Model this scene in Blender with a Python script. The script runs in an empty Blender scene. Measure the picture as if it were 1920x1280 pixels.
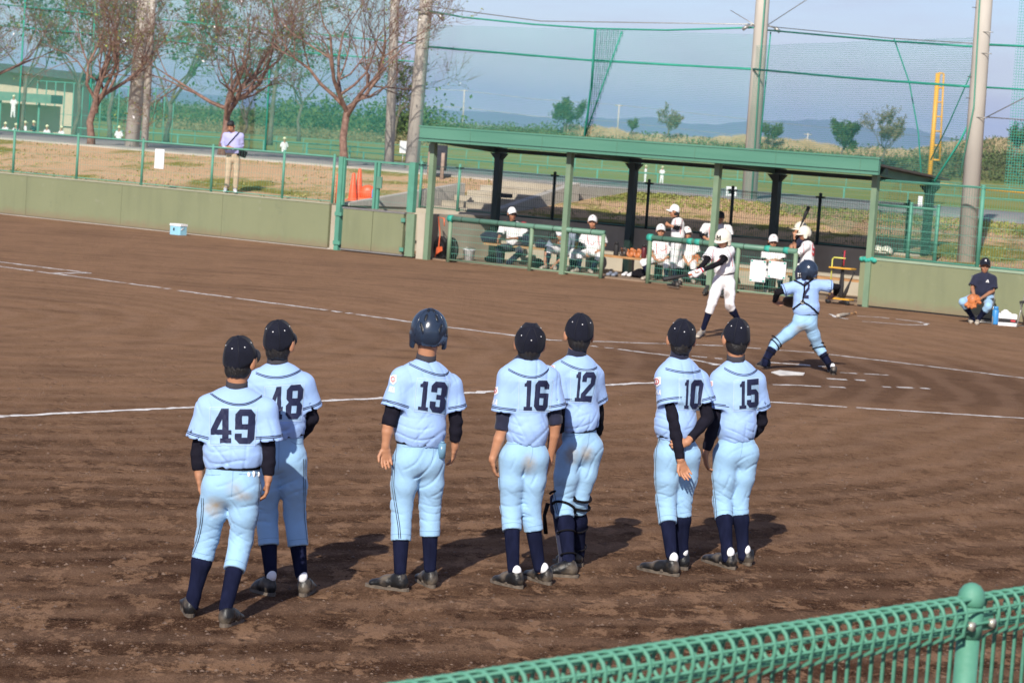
import bpy, bmesh, math, random
import numpy as np
from mathutils import Vector, Matrix
R = math.radians
scn = bpy.context.scene
col = scn.collection

# ------------------------------------------------------------------ camera
FPX, CAM_H = 4930.0, 2.85
ROLL, PITCH = R(3.9), math.atan(405.0 / 4930.0)
_c, _s = math.cos(ROLL), math.sin(ROLL)
cF = np.array([0, math.cos(PITCH), -math.sin(PITCH)])
_u0 = np.array([0, math.sin(PITCH), math.cos(PITCH)]); _r0 = np.array([1.0, 0, 0])
cR = _r0 * _c + _u0 * _s
cU = -_r0 * _s + _u0 * _c
cO = np.array([0, 0, CAM_H])
cam_d = bpy.data.cameras.new('camera'); cam = bpy.data.objects.new('camera', cam_d); col.objects.link(cam)
cam.matrix_world = Matrix(((cR[0], cU[0], -cF[0], cO[0]), (cR[1], cU[1], -cF[1], cO[1]), (cR[2], cU[2], -cF[2], cO[2]), (0, 0, 0, 1)))
cam_d.sensor_width = 36.0; cam_d.lens = 36.0 * FPX / 1920.0
cam_d.clip_start = 0.1; cam_d.clip_end = 30000
cam_d.dof.use_dof = True; cam_d.dof.focus_distance = 16.6; cam_d.dof.aperture_fstop = 8.3
scn.camera = cam

# ------------------------------------------------------------------ light
SUN_EL, SUN_DX, SUN_DY = R(33), -0.215, -0.977          # direction towards the sun
w = bpy.data.worlds.new('World'); scn.world = w; w.use_nodes = True
nt = w.node_tree; nt.nodes.clear()
def wn(t): return nt.nodes.new(t)
sky = wn('ShaderNodeTexSky'); sky.sky_type = 'NISHITA'; sky.sun_disc = False
sky.sun_elevation = SUN_EL; sky.sun_rotation = math.atan2(SUN_DX, SUN_DY)
sky.altitude = 0; sky.air_density = 1.0; sky.dust_density = 0.15; sky.ozone_density = 3.5
bg = wn('ShaderNodeBackground'); bg.inputs[1].default_value = 0.100
# thin high cloud, everywhere in the sky
tcw = wn('ShaderNodeTexCoord'); mp = wn('ShaderNodeMapping'); mp.inputs['Scale'].default_value = (1.6, 1.6, 9.0)
nz = wn('ShaderNodeTexNoise'); nz.inputs['Scale'].default_value = 3.2; nz.inputs['Detail'].default_value = 6; nz.inputs['Roughness'].default_value = 0.6
rmp = wn('ShaderNodeValToRGB'); rmp.color_ramp.elements[0].position = 0.40; rmp.color_ramp.elements[1].position = 0.74
rmp.color_ramp.elements[0].color = (0, 0, 0, 1); rmp.color_ramp.elements[1].color = (0.85, 0.85, 0.85, 1)
mx = wn('ShaderNodeMixRGB'); mx.inputs[2].default_value = (5.6, 5.4, 6.5, 1)
tint = wn('ShaderNodeMixRGB'); tint.blend_type = 'MULTIPLY'; tint.inputs[0].default_value = 1; tint.inputs[2].default_value = (0.86, 0.85, 1.04, 1)
nt.links.new(tcw.outputs['Generated'], mp.inputs[0]); nt.links.new(mp.outputs[0], nz.inputs[0])
nt.links.new(nz.outputs[0], rmp.inputs[0]); nt.links.new(rmp.outputs[0], mx.inputs[0])
nt.links.new(sky.outputs[0], tint.inputs[1]); nt.links.new(tint.outputs[0], mx.inputs[1])
nt.links.new(mx.outputs[0], bg.inputs[0])
ow = wn('ShaderNodeOutputWorld'); nt.links.new(bg.outputs[0], ow.inputs[0])
sun_d = bpy.data.lights.new('sun', 'SUN'); sun = bpy.data.objects.new('sun', sun_d); col.objects.link(sun)
sun_d.energy = 5.0; sun_d.angle = R(0.5); sun_d.color = (1.0, 0.94, 0.84)
sun.rotation_euler = Vector((SUN_DX * math.cos(SUN_EL), SUN_DY * math.cos(SUN_EL), math.sin(SUN_EL))).to_track_quat('Z', 'Y').to_euler()
sun.location = (-10, -40, 40)
vs = scn.view_settings; vs.view_transform = 'Standard'; vs.look = 'None'; vs.gamma = 1.0; vs.use_curve_mapping = False; vs.exposure = 0.24
scn.cycles.use_denoising = True
scn.cycles.transparent_max_bounces = 24
scn.cycles.max_bounces = 6

# ------------------------------------------------------------------ helpers
def V(*a): return np.array(a, float)
def nrm(a):
    a = np.asarray(a, float); return a / (np.linalg.norm(a) + 1e-12)
def ray(x, y): return cF * FPX + cR * (x - 960) - cU * (y - 640)
def G(x, y, z=0.0):
    d = ray(x, y); return cO + d * ((z - CAM_H) / d[2])
def P(x, y, Y):
    d = ray(x, y); return cO + d * (Y / d[1])
# the field fence on the far side: s runs along it (to the right), t away from the field
FO = V(-1.85, 53.5, 0); E1 = V(0.8154, -0.5789, 0); E2 = V(0.5789, 0.8154, 0)
def ST(s, t, z=0.0): return FO + E1 * s + E2 * t + V(0, 0, z)
def at_t(x, y, t):
    """point on the vertical plane t = const seen at a pixel"""
    d = ray(x, y); k = (t - (cO - FO) @ E2) / (d @ E2); return cO + d * k

def tag(o, label=None, cat=None, group=None, kind=None):
    if label: o['label'] = label
    if cat: o['category'] = cat
    if group: o['group'] = group
    if kind: o['kind'] = kind
    return o
def empty(name, loc, label=None, cat=None, group=None):
    o = bpy.data.objects.new(name, None); col.objects.link(o); o.location = loc; o.empty_display_size = 0.2
    return tag(o, label, cat, group)
def link(name, me, mat=None, parent=None, loc=(0, 0, 0)):
    o = bpy.data.objects.new(name, me); col.objects.link(o); o.location = loc
    if mat is not None:
        me.materials.clear(); me.materials.append(mat)
    if parent is not None: o.parent = parent
    return o
def mesh(name, v, f, smooth=False):
    me = bpy.data.meshes.new(name)
    v = np.asarray(v, np.float32)
    if isinstance(f, np.ndarray) and f.ndim == 2:
        n, k = f.shape
        me.vertices.add(len(v)); me.vertices.foreach_set('co', v.ravel())
        me.loops.add(n * k); me.loops.foreach_set('vertex_index', f.astype(np.int32).ravel())
        me.polygons.add(n); me.polygons.foreach_set('loop_start', np.arange(0, n * k, k, dtype=np.int32))
        me.polygons.foreach_set('loop_total', np.full(n, k, np.int32))
        me.update(calc_edges=True)
    else:
        me.from_pydata([tuple(p) for p in v], [], [tuple(q) for q in f])
    if smooth: me.polygons.foreach_set('use_smooth', [True] * len(me.polygons))
    me.update()
    return me

class MB:
    """collects boxes, bars and tubes into one mesh"""
    def __init__(s): s.v = []; s.f = []; s.sm = []
    def add(s, vs, fs, smooth=False):
        n = len(s.v); s.v += [tuple(map(float, p)) for p in vs]; s.f += [tuple(i + n for i in q) for q in fs]; s.sm += [smooth] * len(fs)
    def hexa(s, p):   # 8 points: bottom ring, top ring
        s.add(p, [(3, 2, 1, 0), (4, 5, 6, 7), (0, 1, 5, 4), (1, 2, 6, 5), (2, 3, 7, 6), (3, 0, 4, 7)])
    def box(s, c, h, ax=(1, 0, 0), ay=(0, 1, 0), az=(0, 0, 1)):
        c = np.asarray(c, float); ax = nrm(ax) * h[0]; ay = nrm(ay) * h[1]; az = nrm(az) * h[2]
        s.hexa([c - ax - ay - az, c + ax - ay - az, c + ax + ay - az, c - ax + ay - az, c - ax - ay + az, c + ax - ay + az, c + ax + ay + az, c - ax + ay + az])
    def stbox(s, s0, s1, t0, t1, z0, z1):
        s.hexa([ST(s0, t0, z0), ST(s1, t0, z0), ST(s1, t1, z0), ST(s0, t1, z0), ST(s0, t0, z1), ST(s1, t0, z1), ST(s1, t1, z1), ST(s0, t1, z1)])
    def tube(s, pts, rs, n=8, caps=True, smooth=True):
        pts = [np.asarray(p, float) for p in pts]
        if not hasattr(rs, '__len__'): rs = [rs] * len(pts)
        vs, fs = [], []; prev = None
        for i, p in enumerate(pts):
            a = pts[max(i - 1, 0)]; b = pts[min(i + 1, len(pts) - 1)]; d = nrm(b - a)
            if prev is None:
                h = V(0, 0, 1) if abs(d[2]) < 0.9 else V(1, 0, 0); x = nrm(np.cross(d, h))
            else: x = nrm(prev - d * (prev @ d))
            prev = x; y = np.cross(d, x)
            for k in range(n):
                a_ = 2 * math.pi * k / n; vs.append(p + rs[i] * (x * math.cos(a_) + y * math.sin(a_)))
        for i in range(len(pts) - 1):
            for k in range(n):
                fs.append((i * n + k, i * n + (k + 1) % n, (i + 1) * n + (k + 1) % n, (i + 1) * n + k))
        if caps:
            fs.append(tuple(range(n - 1, -1, -1))); fs.append(tuple((len(pts) - 1) * n + k for k in range(n)))
        s.add(vs, fs, smooth)
    def lathe(s, c, prof, n=16, ax=(1, 0, 0), ay=(0, 1, 0), az=(0, 0, 1), smooth=True):
        c = np.asarray(c, float); ax, ay, az = nrm(ax), nrm(ay), nrm(az); vs, fs = [], []
        for r, z in prof:
            for k in range(n):
                a = 2 * math.pi * k / n; vs.append(c + az * z + r * (ax * math.cos(a) + ay * math.sin(a)))
        for i in range(len(prof) - 1):
            for k in range(n): fs.append((i * n + k, i * n + (k + 1) % n, (i + 1) * n + (k + 1) % n, (i + 1) * n + k))
        fs.append(tuple(range(n - 1, -1, -1))); fs.append(tuple((len(prof) - 1) * n + k for k in range(n)))
        s.add(vs, fs, smooth)
    def ball(s, c, r, n=10, m=6, ax=(1, 0, 0), ay=(0, 1, 0), az=(0, 0, 1)):
        if not hasattr(r, '__len__'): r = (r, r, r)
        c = np.asarray(c, float); ax, ay, az = nrm(ax), nrm(ay), nrm(az); vs, fs = [], []
        for i in range(m + 1):
            th = math.pi * (0.02 + 0.96 * i / m)
            for k in range(n):
                a = 2 * math.pi * k / n
                vs.append(c + ax * r[0] * math.sin(th) * math.cos(a) + ay * r[1] * math.sin(th) * math.sin(a) + az * r[2] * math.cos(th))
        for i in range(m):
            for k in range(n): fs.append((i * n + k, (i + 1) * n + k, (i + 1) * n + (k + 1) % n, i * n + (k + 1) % n))
        fs.append(tuple(range(n))); fs.append(tuple(m * n + k for k in range(n - 1, -1, -1)))
        s.add(vs, fs, True)
    def build(s, name, mat, parent=None, kind=None, origin=None):
        """as a child its vertices are world points made local to the parent's place"""
        o = np.zeros(3)
        if parent is not None:
            o = np.array(parent.location, float)
            if parent.parent is not None: o = o + np.array(parent.parent.location, float)
        loc = (0, 0, 0)
        if origin is not None: loc = tuple(np.asarray(origin, float) - o); o = np.asarray(origin, float)
        me = bpy.data.meshes.new(name); me.from_pydata([tuple(np.array(p) - o) for p in s.v], [], s.f)
        me.polygons.foreach_set('use_smooth', s.sm); me.update()
        ob = link(name, me, mat, parent, loc)
        if kind: ob['kind'] = kind
        return ob

def M_(name, colr, rough=0.7, var=0.0, scale=8.0, col2=None, bump=0.0, bscale=None, metal=0.0, spec=0.5, detail=5, stretch=None, sheen=0.0, stain=None, ramp=(0.35, 0.65)):
    """plain procedural material: base colour broken up by noise, fine bump; optional stain attribute"""
    m = bpy.data.materials.new(name); m.use_nodes = True; n = m.node_tree; b = n.nodes['Principled BSDF']
    b.inputs['Roughness'].default_value = rough; b.inputs['Metallic'].default_value = metal
    b.inputs['Specular IOR Level'].default_value = spec
    if sheen: b.inputs['Sheen Weight'].default_value = sheen
    c4 = (*colr, 1); b.inputs['Base Color'].default_value = c4
    tc = n.nodes.new('ShaderNodeTexCoord'); src = tc.outputs['Object']
    if stretch:
        mp_ = n.nodes.new('ShaderNodeMapping'); mp_.inputs['Scale'].default_value = stretch; n.links.new(src, mp_.inputs[0]); src = mp_.outputs[0]
    last = None
    if var or col2:
        tx = n.nodes.new('ShaderNodeTexNoise'); tx.inputs['Scale'].default_value = scale; tx.inputs['Detail'].default_value = detail
        n.links.new(src, tx.inputs[0]); rp = n.nodes.new('ShaderNodeValToRGB')
        rp.color_ramp.elements[0].position = ramp[0]; rp.color_ramp.elements[1].position = ramp[1]
        if col2: a, z = c4, (*col2, 1)
        else: a, z = tuple(x * (1 - var) for x in colr) + (1,), tuple(min(1, x * (1 + var)) for x in colr) + (1,)
        rp.color_ramp.elements[0].color = a; rp.color_ramp.elements[1].color = z
        n.links.new(tx.outputs[0], rp.inputs[0]); last = rp.outputs[0]
    if stain:
        at = n.nodes.new('ShaderNodeAttribute'); at.attribute_name = 'stain'
        t2 = n.nodes.new('ShaderNodeTexNoise'); t2.inputs['Scale'].default_value = 22; t2.inputs['Detail'].default_value = 6; n.links.new(tc.outputs['Object'], t2.inputs[0])
        mm = n.nodes.new('ShaderNodeMath'); mm.operation = 'MULTIPLY'; n.links.new(at.outputs['Fac'], mm.inputs[0]); n.links.new(t2.outputs[0], mm.inputs[1])
        m2 = n.nodes.new('ShaderNodeMath'); m2.operation = 'MULTIPLY'; m2.inputs[1].default_value = 1.7; m2.use_clamp = True; n.links.new(mm.outputs[0], m2.inputs[0])
        mi = n.nodes.new('ShaderNodeMixRGB'); mi.inputs[2].default_value = (*stain, 1); n.links.new(m2.outputs[0], mi.inputs[0])
        if last is not None: n.links.new(last, mi.inputs[1])
        else: mi.inputs[1].default_value = c4
        last = mi.outputs[0]
    if last is not None: n.links.new(last, b.inputs['Base Color'])
    if bump:
        t3 = n.nodes.new('ShaderNodeTexNoise'); t3.inputs['Scale'].default_value = bscale or scale * 4; t3.inputs['Detail'].default_value = 6
        n.links.new(src, t3.inputs[0]); bp = n.nodes.new('ShaderNodeBump'); bp.inputs['Strength'].default_value = bump; bp.inputs['Distance'].default_value = 0.02
        n.links.new(t3.outputs[0], bp.inputs['Height']); n.links.new(bp.outputs[0], b.inputs['Normal'])
    return m

MT = {}
MT['skin'] = M_('skin', (0.44, 0.205, 0.112), 0.55, 0.08, 14, bump=0.05, bscale=120)
MT['skin_tan'] = M_('skin_tan', (0.36, 0.165, 0.09), 0.55, 0.08, 14, bump=0.05, bscale=120)
MT['hair'] = M_('hair', (0.012, 0.010, 0.010), 0.55, 0.3, 60, bump=0.5, bscale=160, stretch=(1, 1, 0.3))
MT['jersey'] = M_('jersey_blue', (0.315, 0.47, 0.79), 0.85, 0.03, 5, bump=0.22, bscale=18, sheen=0.2, spec=0.12)
MT['patch'] = M_('patch_blue', (0.34, 0.505, 0.71), 0.8, 0.03, 9, bump=0.08, bscale=40, spec=0.2)
MT['trousers'] = M_('trousers_blue', (0.295, 0.485, 0.695), 0.85, 0.04, 6, bump=0.30, bscale=15, sheen=0.2, spec=0.12, stain=(0.34, 0.26, 0.17))
MT['white'] = M_('white_cloth', (0.78, 0.76, 0.77), 0.85, 0.03, 6, bump=0.15, bscale=24, spec=0.2, stain=(0.16, 0.10, 0.07))
MT['white_plain'] = M_('white_cotton', (0.80, 0.79, 0.80), 0.8, 0.03, 9, bump=0.1, bscale=60, spec=0.2)
MT['red'] = M_('red_print', (0.55, 0.05, 0.06), 0.7)
MT['redpatch'] = M_('red_cloth', (0.40, 0.03, 0.05), 0.8, 0.08, 12)
MT['stitch'] = M_('stitch_thread', (0.62, 0.70, 0.78), 0.9)
MT['navy'] = M_('navy_cloth', (0.018, 0.020, 0.042), 0.85, 0.12, 14, bump=0.1, bscale=60, sheen=0.15, spec=0.2)
MT['number'] = M_('navy_number', (0.016, 0.020, 0.060), 0.65, 0.05, 20, spec=0.3)
MT['cap'] = M_('cap_cloth', (0.011, 0.012, 0.021), 0.9, 0.12, 20, bump=0.12, bscale=90, sheen=0.06, spec=0.1)
MT['sock'] = M_('navy_sock', (0.009, 0.011, 0.030), 0.95, 0.25, 20, bump=0.15, bscale=130, spec=0.05, stretch=(1, 1, .3))
MT['black'] = M_('black_cloth', (0.009, 0.008, 0.010), 0.85, 0.2, 20, bump=0.2, bscale=30, spec=0.1)
MT['shirt'] = M_('undershirt_cloth', (0.012, 0.011, 0.018), 0.9, 0.15, 20, bump=0.3, bscale=22, spec=0.08)
MT['collar'] = M_('undershirt_collar', (0.05, 0.047, 0.056), 0.85, 0.1, 20, bump=0.15, bscale=50, spec=0.15)
MT['shoe'] = M_('shoe_leather', (0.010, 0.010, 0.011), 0.42, scale=11, col2=(0.12, 0.095, 0.072), bump=0.25, bscale=40, ramp=(0.48, 0.70), spec=0.35)
MT['sole'] = M_('shoe_sole', (0.115, 0.09, 0.068), 0.8, 0.3, 25)
MT['shoe_tan'] = M_('dusty_shoe', (0.42, 0.36, 0.29), 0.7, 0.2, 25)
MT['helmet'] = M_('helmet_navy', (0.020, 0.032, 0.058), 0.22, 0.1, 9, spec=0.5)
MT['helmet_white'] = M_('helmet_cream', (0.74, 0.69, 0.58), 0.3, 0.04, 9)
MT['dark'] = M_('dark_plastic', (0.008, 0.008, 0.010), 0.5, 0.2, 20)
MT['leather'] = M_('orange_leather', (0.42, 0.13, 0.035), 0.5, 0.25, 22, bump=0.3, bscale=30)
MT['leather_dark'] = M_('dark_leather', (0.035, 0.022, 0.016), 0.5, 0.25, 22, bump=0.3, bscale=30)
MT['khaki'] = M_('khaki_cotton', (0.47, 0.37, 0.25), 0.85, 0.06, 8, bump=0.2, bscale=18)
MT['lilac'] = M_('lilac_cotton', (0.42, 0.42, 0.70), 0.85, 0.05, 8, bump=0.2, bscale=18)
MT['grey_shirt'] = M_('grey_shirt', (0.22, 0.25, 0.32), 0.85, 0.08, 8)
# ------------------------------------------------------------------ soft bodies: signed distance fields meshed with surface nets
F4 = np.float32
def fold(k1, k2, ph):
    k1 = np.asarray(k1, float); k2 = np.asarray(k2, float)
    return lambda p: np.sin(p @ k1.astype(F4) + 2.0 * np.sin(p @ k2.astype(F4) + ph))
def crease(k1, k2, k3, ph):
    """short sharp valleys in cloth"""
    k1, k2, k3 = [np.asarray(k, float).astype(F4) for k in (k1, k2, k3)]
    def fn(p):
        v = np.abs(np.sin(p @ k1 + 1.6 * np.sin(p @ k2 + ph)))
        g = np.clip(1 - v / .55, 0, 1) ** 1.4
        return g * np.clip(.25 + 1.3 * np.sin(p @ k3 + ph * 2.3 + 1.2 * np.sin(p @ k2 * 1.7)), 0, 1) - .12
    return fn
class Sdf:
    def __init__(s): s.p = []; s.disp = None
    def _add(s, fn, lo, hi, k, op='u'): s.p.append((fn, np.asarray(lo, float), np.asarray(hi, float), k, op))
    def cap(s, A, B, ra, rb, k=0.01, op='u'):
        A = np.asarray(A, float); B = np.asarray(B, float); d = (B - A).astype(F4); L2 = float(d @ d) + 1e-9; A4 = A.astype(F4)
        def fn(p):
            q = p - A4; t = np.clip((q @ d) / L2, 0, 1)
            return np.sqrt(((q - t[..., None] * d) ** 2).sum(-1)) - (ra + (rb - ra) * t)
        m = max(ra, rb); s._add(fn, np.minimum(A, B) - m, np.maximum(A, B) + m, k, op)
    def ecap(s, A, B, ra, rb, side, k=0.02, op='u'):
        """tapered capsule with an elliptic section: ra, rb = (half width along side, half depth)"""
        A = np.asarray(A, float); B = np.asarray(B, float); d = B - A; L2 = float(d @ d) + 1e-9; e = nrm(d)
        sd = np.asarray(side, float); sd = nrm(sd - e * (sd @ e)); fd = np.cross(e, sd)
        A4, d4, s4, f4, e4 = A.astype(F4), d.astype(F4), sd.astype(F4), fd.astype(F4), e.astype(F4)
        def fn(p):
            q = p - A4; t = np.clip((q @ d4) / L2, 0, 1); q = q - t[..., None] * d4
            a = ra[0] + (rb[0] - ra[0]) * t; b = ra[1] + (rb[1] - ra[1]) * t; m = np.minimum(a, b)
            x, y, z = q @ s4, q @ f4, q @ e4
            k0 = np.sqrt((x / a) ** 2 + (y / b) ** 2 + (z / m) ** 2) + 1e-6
            k1 = np.sqrt((x / a ** 2) ** 2 + (y / b ** 2) ** 2 + (z / m ** 2) ** 2) + 1e-6
            return k0 * (k0 - 1) / k1
        m = max(*ra, *rb); s._add(fn, np.minimum(A, B) - m, np.maximum(A, B) + m, k, op)
    def ell(s, C, r, X, Y, Z, k=0.02, op='u'):
        C = np.asarray(C, float); Mx = np.stack([X, Y, Z], 1).astype(F4); r4 = np.asarray(r, F4); C4 = C.astype(F4)
        def fn(p):
            q = (p - C4) @ Mx; k0 = np.sqrt(((q / r4) ** 2).sum(-1)) + 1e-6; k1 = np.sqrt(((q / r4 ** 2) ** 2).sum(-1)) + 1e-6
            return k0 * (k0 - 1) / k1
        m = max(r); s._add(fn, C - m, C + m, k, op)
    def cut(s, pt, n):
        """keep the side the normal does not point to"""
        pt = np.asarray(pt, F4); n = nrm(n).astype(F4)
        s.p.append((lambda p: (p - pt) @ n, None, None, 0, 'i'))
    def _comb(s, d, v, k, op):
        if op == 'i': return np.maximum(d, v)
        if op == 's': return np.maximum(d, -v)
        if k <= 0: return np.minimum(d, v)
        h = np.maximum(k - np.abs(d - v), 0) / k
        return np.minimum(d, v) - h * h * k * 0.25
    def eval(s, p):
        p = np.asarray(p, F4); d = np.full(p.shape[:-1], 9.0, F4)
        for fn, lo, hi, k, op in s.p: d = s._comb(d, fn(p), k, op)
        if s.disp is not None: d = d + s.disp(p)
        return d
    def mesh(s, res):
        lo = np.min([q[1] for q in s.p if q[1] is not None and q[4] == 'u'], 0) - res * 2.5 - 0.012
        hi = np.max([q[2] for q in s.p if q[1] is not None and q[4] == 'u'], 0) + res * 2.5 + 0.012
        n = np.ceil((hi - lo) / res).astype(int) + 1
        ax = [(lo[i] + res * np.arange(n[i])).astype(F4) for i in range(3)]
        D = np.full(n, 0.5, F4)
        def block(i0, i1):
            p = np.empty((i1[0] - i0[0], i1[1] - i0[1], i1[2] - i0[2], 3), F4)
            p[..., 0] = ax[0][i0[0]:i1[0], None, None]; p[..., 1] = ax[1][None, i0[1]:i1[1], None]; p[..., 2] = ax[2][None, None, i0[2]:i1[2]]
            return p
        for fn, l, h, k, op in s.p:
            if l is None: i0, i1 = np.zeros(3, int), n
            else:
                m = max(k, 0) + res * 2 + 0.012
                i0 = np.maximum(np.floor((l - m - lo) / res).astype(int), 0); i1 = np.minimum(np.ceil((h + m - lo) / res).astype(int) + 1, n)
                if np.any(i1 <= i0): continue
            sl = tuple(slice(a, b) for a, b in zip(i0, i1))
            D[sl] = s._comb(D[sl], fn(block(i0, i1)), k, op)
        if s.disp is not None:
            ix = np.argwhere(np.abs(D) < 0.03 + res)
            p = np.stack([ax[0][ix[:, 0]], ax[1][ix[:, 1]], ax[2][ix[:, 2]]], 1)
            D[ix[:, 0], ix[:, 1], ix[:, 2]] += s.disp(p)
        S = D < 0
        c = [S[:-1, :-1, :-1], S[1:, :-1, :-1], S[:-1, 1:, :-1], S[1:, 1:, :-1], S[:-1, :-1, 1:], S[1:, :-1, 1:], S[:-1, 1:, 1:], S[1:, 1:, 1:]]
        any_ = np.logical_or.reduce(c); all_ = np.logical_and.reduce(c)
        act = np.argwhere(any_ & ~all_)
        vid = np.full(n, -1, np.int64); vid[act[:, 0], act[:, 1], act[:, 2]] = np.arange(len(act))
        corner = np.array([[a & 1, a >> 1 & 1, a >> 2 & 1] for a in range(8)])
        val = np.stack([D[act[:, 0] + o[0], act[:, 1] + o[1], act[:, 2] + o[2]] for o in corner], 1)
        acc = np.zeros((len(act), 3)); cnt = np.zeros(len(act))
        for a in range(8):
            for bit in (1, 2, 4):
                if a & bit: continue
                b = a | bit; va, vb = val[:, a], val[:, b]; mk = (va < 0) != (vb < 0)
                t = np.where(mk, va / np.where(mk, va - vb, 1), 0)
                acc += np.where(mk[:, None], corner[a] + t[:, None] * (corner[b] - corner[a]), 0); cnt += mk
        verts = (act + acc / np.maximum(cnt, 1)[:, None]) * res + lo
        faces = []
        for axis in range(3):
            u, v = (axis + 1) % 3, (axis + 2) % 3
            sa = [slice(None)] * 3; sb = [slice(None)] * 3; sa[axis] = slice(0, -1); sb[axis] = slice(1, None)
            A_, B_ = S[tuple(sa)], S[tuple(sb)]
            for flip, e in ((False, np.argwhere(A_ & ~B_)), (True, np.argwhere(~A_ & B_))):
                e = e[(e[:, u] > 0) & (e[:, v] > 0)]
                if not len(e): continue
                du = np.zeros(3, int); du[u] = 1; dv = np.zeros(3, int); dv[v] = 1
                q = [vid[tuple((e - du - dv).T)], vid[tuple((e - dv).T)], vid[tuple(e.T)], vid[tuple((e - du).T)]]
                if flip: q = q[::-1]
                faces.append(np.stack(q, 1))
        faces = np.concatenate(faces); faces = faces[(faces >= 0).all(1)]
        return verts, faces
    def trace(s, O, D, tmax=1e9, steps=70):
        """march rays onto the surface; returns points and a hit mask"""
        O = np.asarray(O, float); D = np.asarray(D, float); t = np.zeros(len(O))
        for _ in range(steps):
            d = s.eval(O + D * t[:, None]); t = t + np.clip(d, -0.05, 0.06) * 0.75
        p = O + D * t[:, None]
        return p, np.abs(s.eval(p)) < 0.006
    def normal(s, p, e=0.006):
        g = np.stack([s.eval(p + e * np.eye(3)[i]) - s.eval(p - e * np.eye(3)[i]) for i in range(3)], -1)
        return g / (np.linalg.norm(g, axis=-1, keepdims=True) + 1e-9)
    def build(s, name, mat, parent, res, stains=None):
        v, f = s.mesh(res); o = np.array(parent.location, float)
        if parent.parent is not None: o = o + np.array(parent.parent.location, float)
        me = mesh(name, v - o, f, True)
        if stains is not None:
            a = me.attributes.new('stain', 'FLOAT', 'POINT'); val = np.zeros(len(v))
            for c, r, amt in stains: val = np.maximum(val, amt * np.clip(1.25 - np.linalg.norm((v - c) / np.asarray(r), axis=1), 0, 1))
            a.data.foreach_set('value', val.astype(F4))
        return link(name, me, mat, parent)
def ptloc(parent):
    o = np.array(parent.location, float)
    if parent.parent is not None: o = o + np.array(parent.parent.location, float)
    return o
def ribbon(name, S, pts, width, mat, parent, off=0.003, up=None):
    """thin band lying on a soft surface along a list of surface points"""
    pts = np.asarray(pts); n = S.normal(pts); tan = np.gradient(pts, axis=0); tan /= np.linalg.norm(tan, axis=1, keepdims=True) + 1e-9
    sd = np.cross(n, tan); sd /= np.linalg.norm(sd, axis=1, keepdims=True) + 1e-9
    a = pts + n * off - sd * width / 2; b = pts + n * off + sd * width / 2; v = np.empty((2 * len(pts), 3)); v[0::2] = a; v[1::2] = b
    f = np.array([(2 * i, 2 * i + 1, 2 * i + 3, 2 * i + 2) for i in range(len(pts) - 1)])
    return link(name, mesh(name, v - ptloc(parent), f, True), mat, parent)
def pixel_path(S, px, n=30):
    """points of a surface seen along a smooth line through the given picture points"""
    px = np.asarray(px, float)
    t = np.linspace(0, len(px) - 1, n)
    if len(px) == 3:   # a parabola through the three
        u = t / 2; q = np.outer((1 - u) * (1 - 2 * u), px[0]) + np.outer(4 * u * (1 - u), px[1]) + np.outer(u * (2 * u - 1), px[2])
    else: q = np.stack([np.interp(t, np.arange(len(px)), px[:, i]) for i in (0, 1)], 1)
    D = np.stack([nrm(ray(*p)) for p in q]); Y0 = min(l[1] for _, l, h, k, op in S.p if l is not None) - 0.3
    O = cO + D * (Y0 / D[:, 1])[:, None]
    p, ok = S.trace(O, D); return p[ok]

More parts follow.
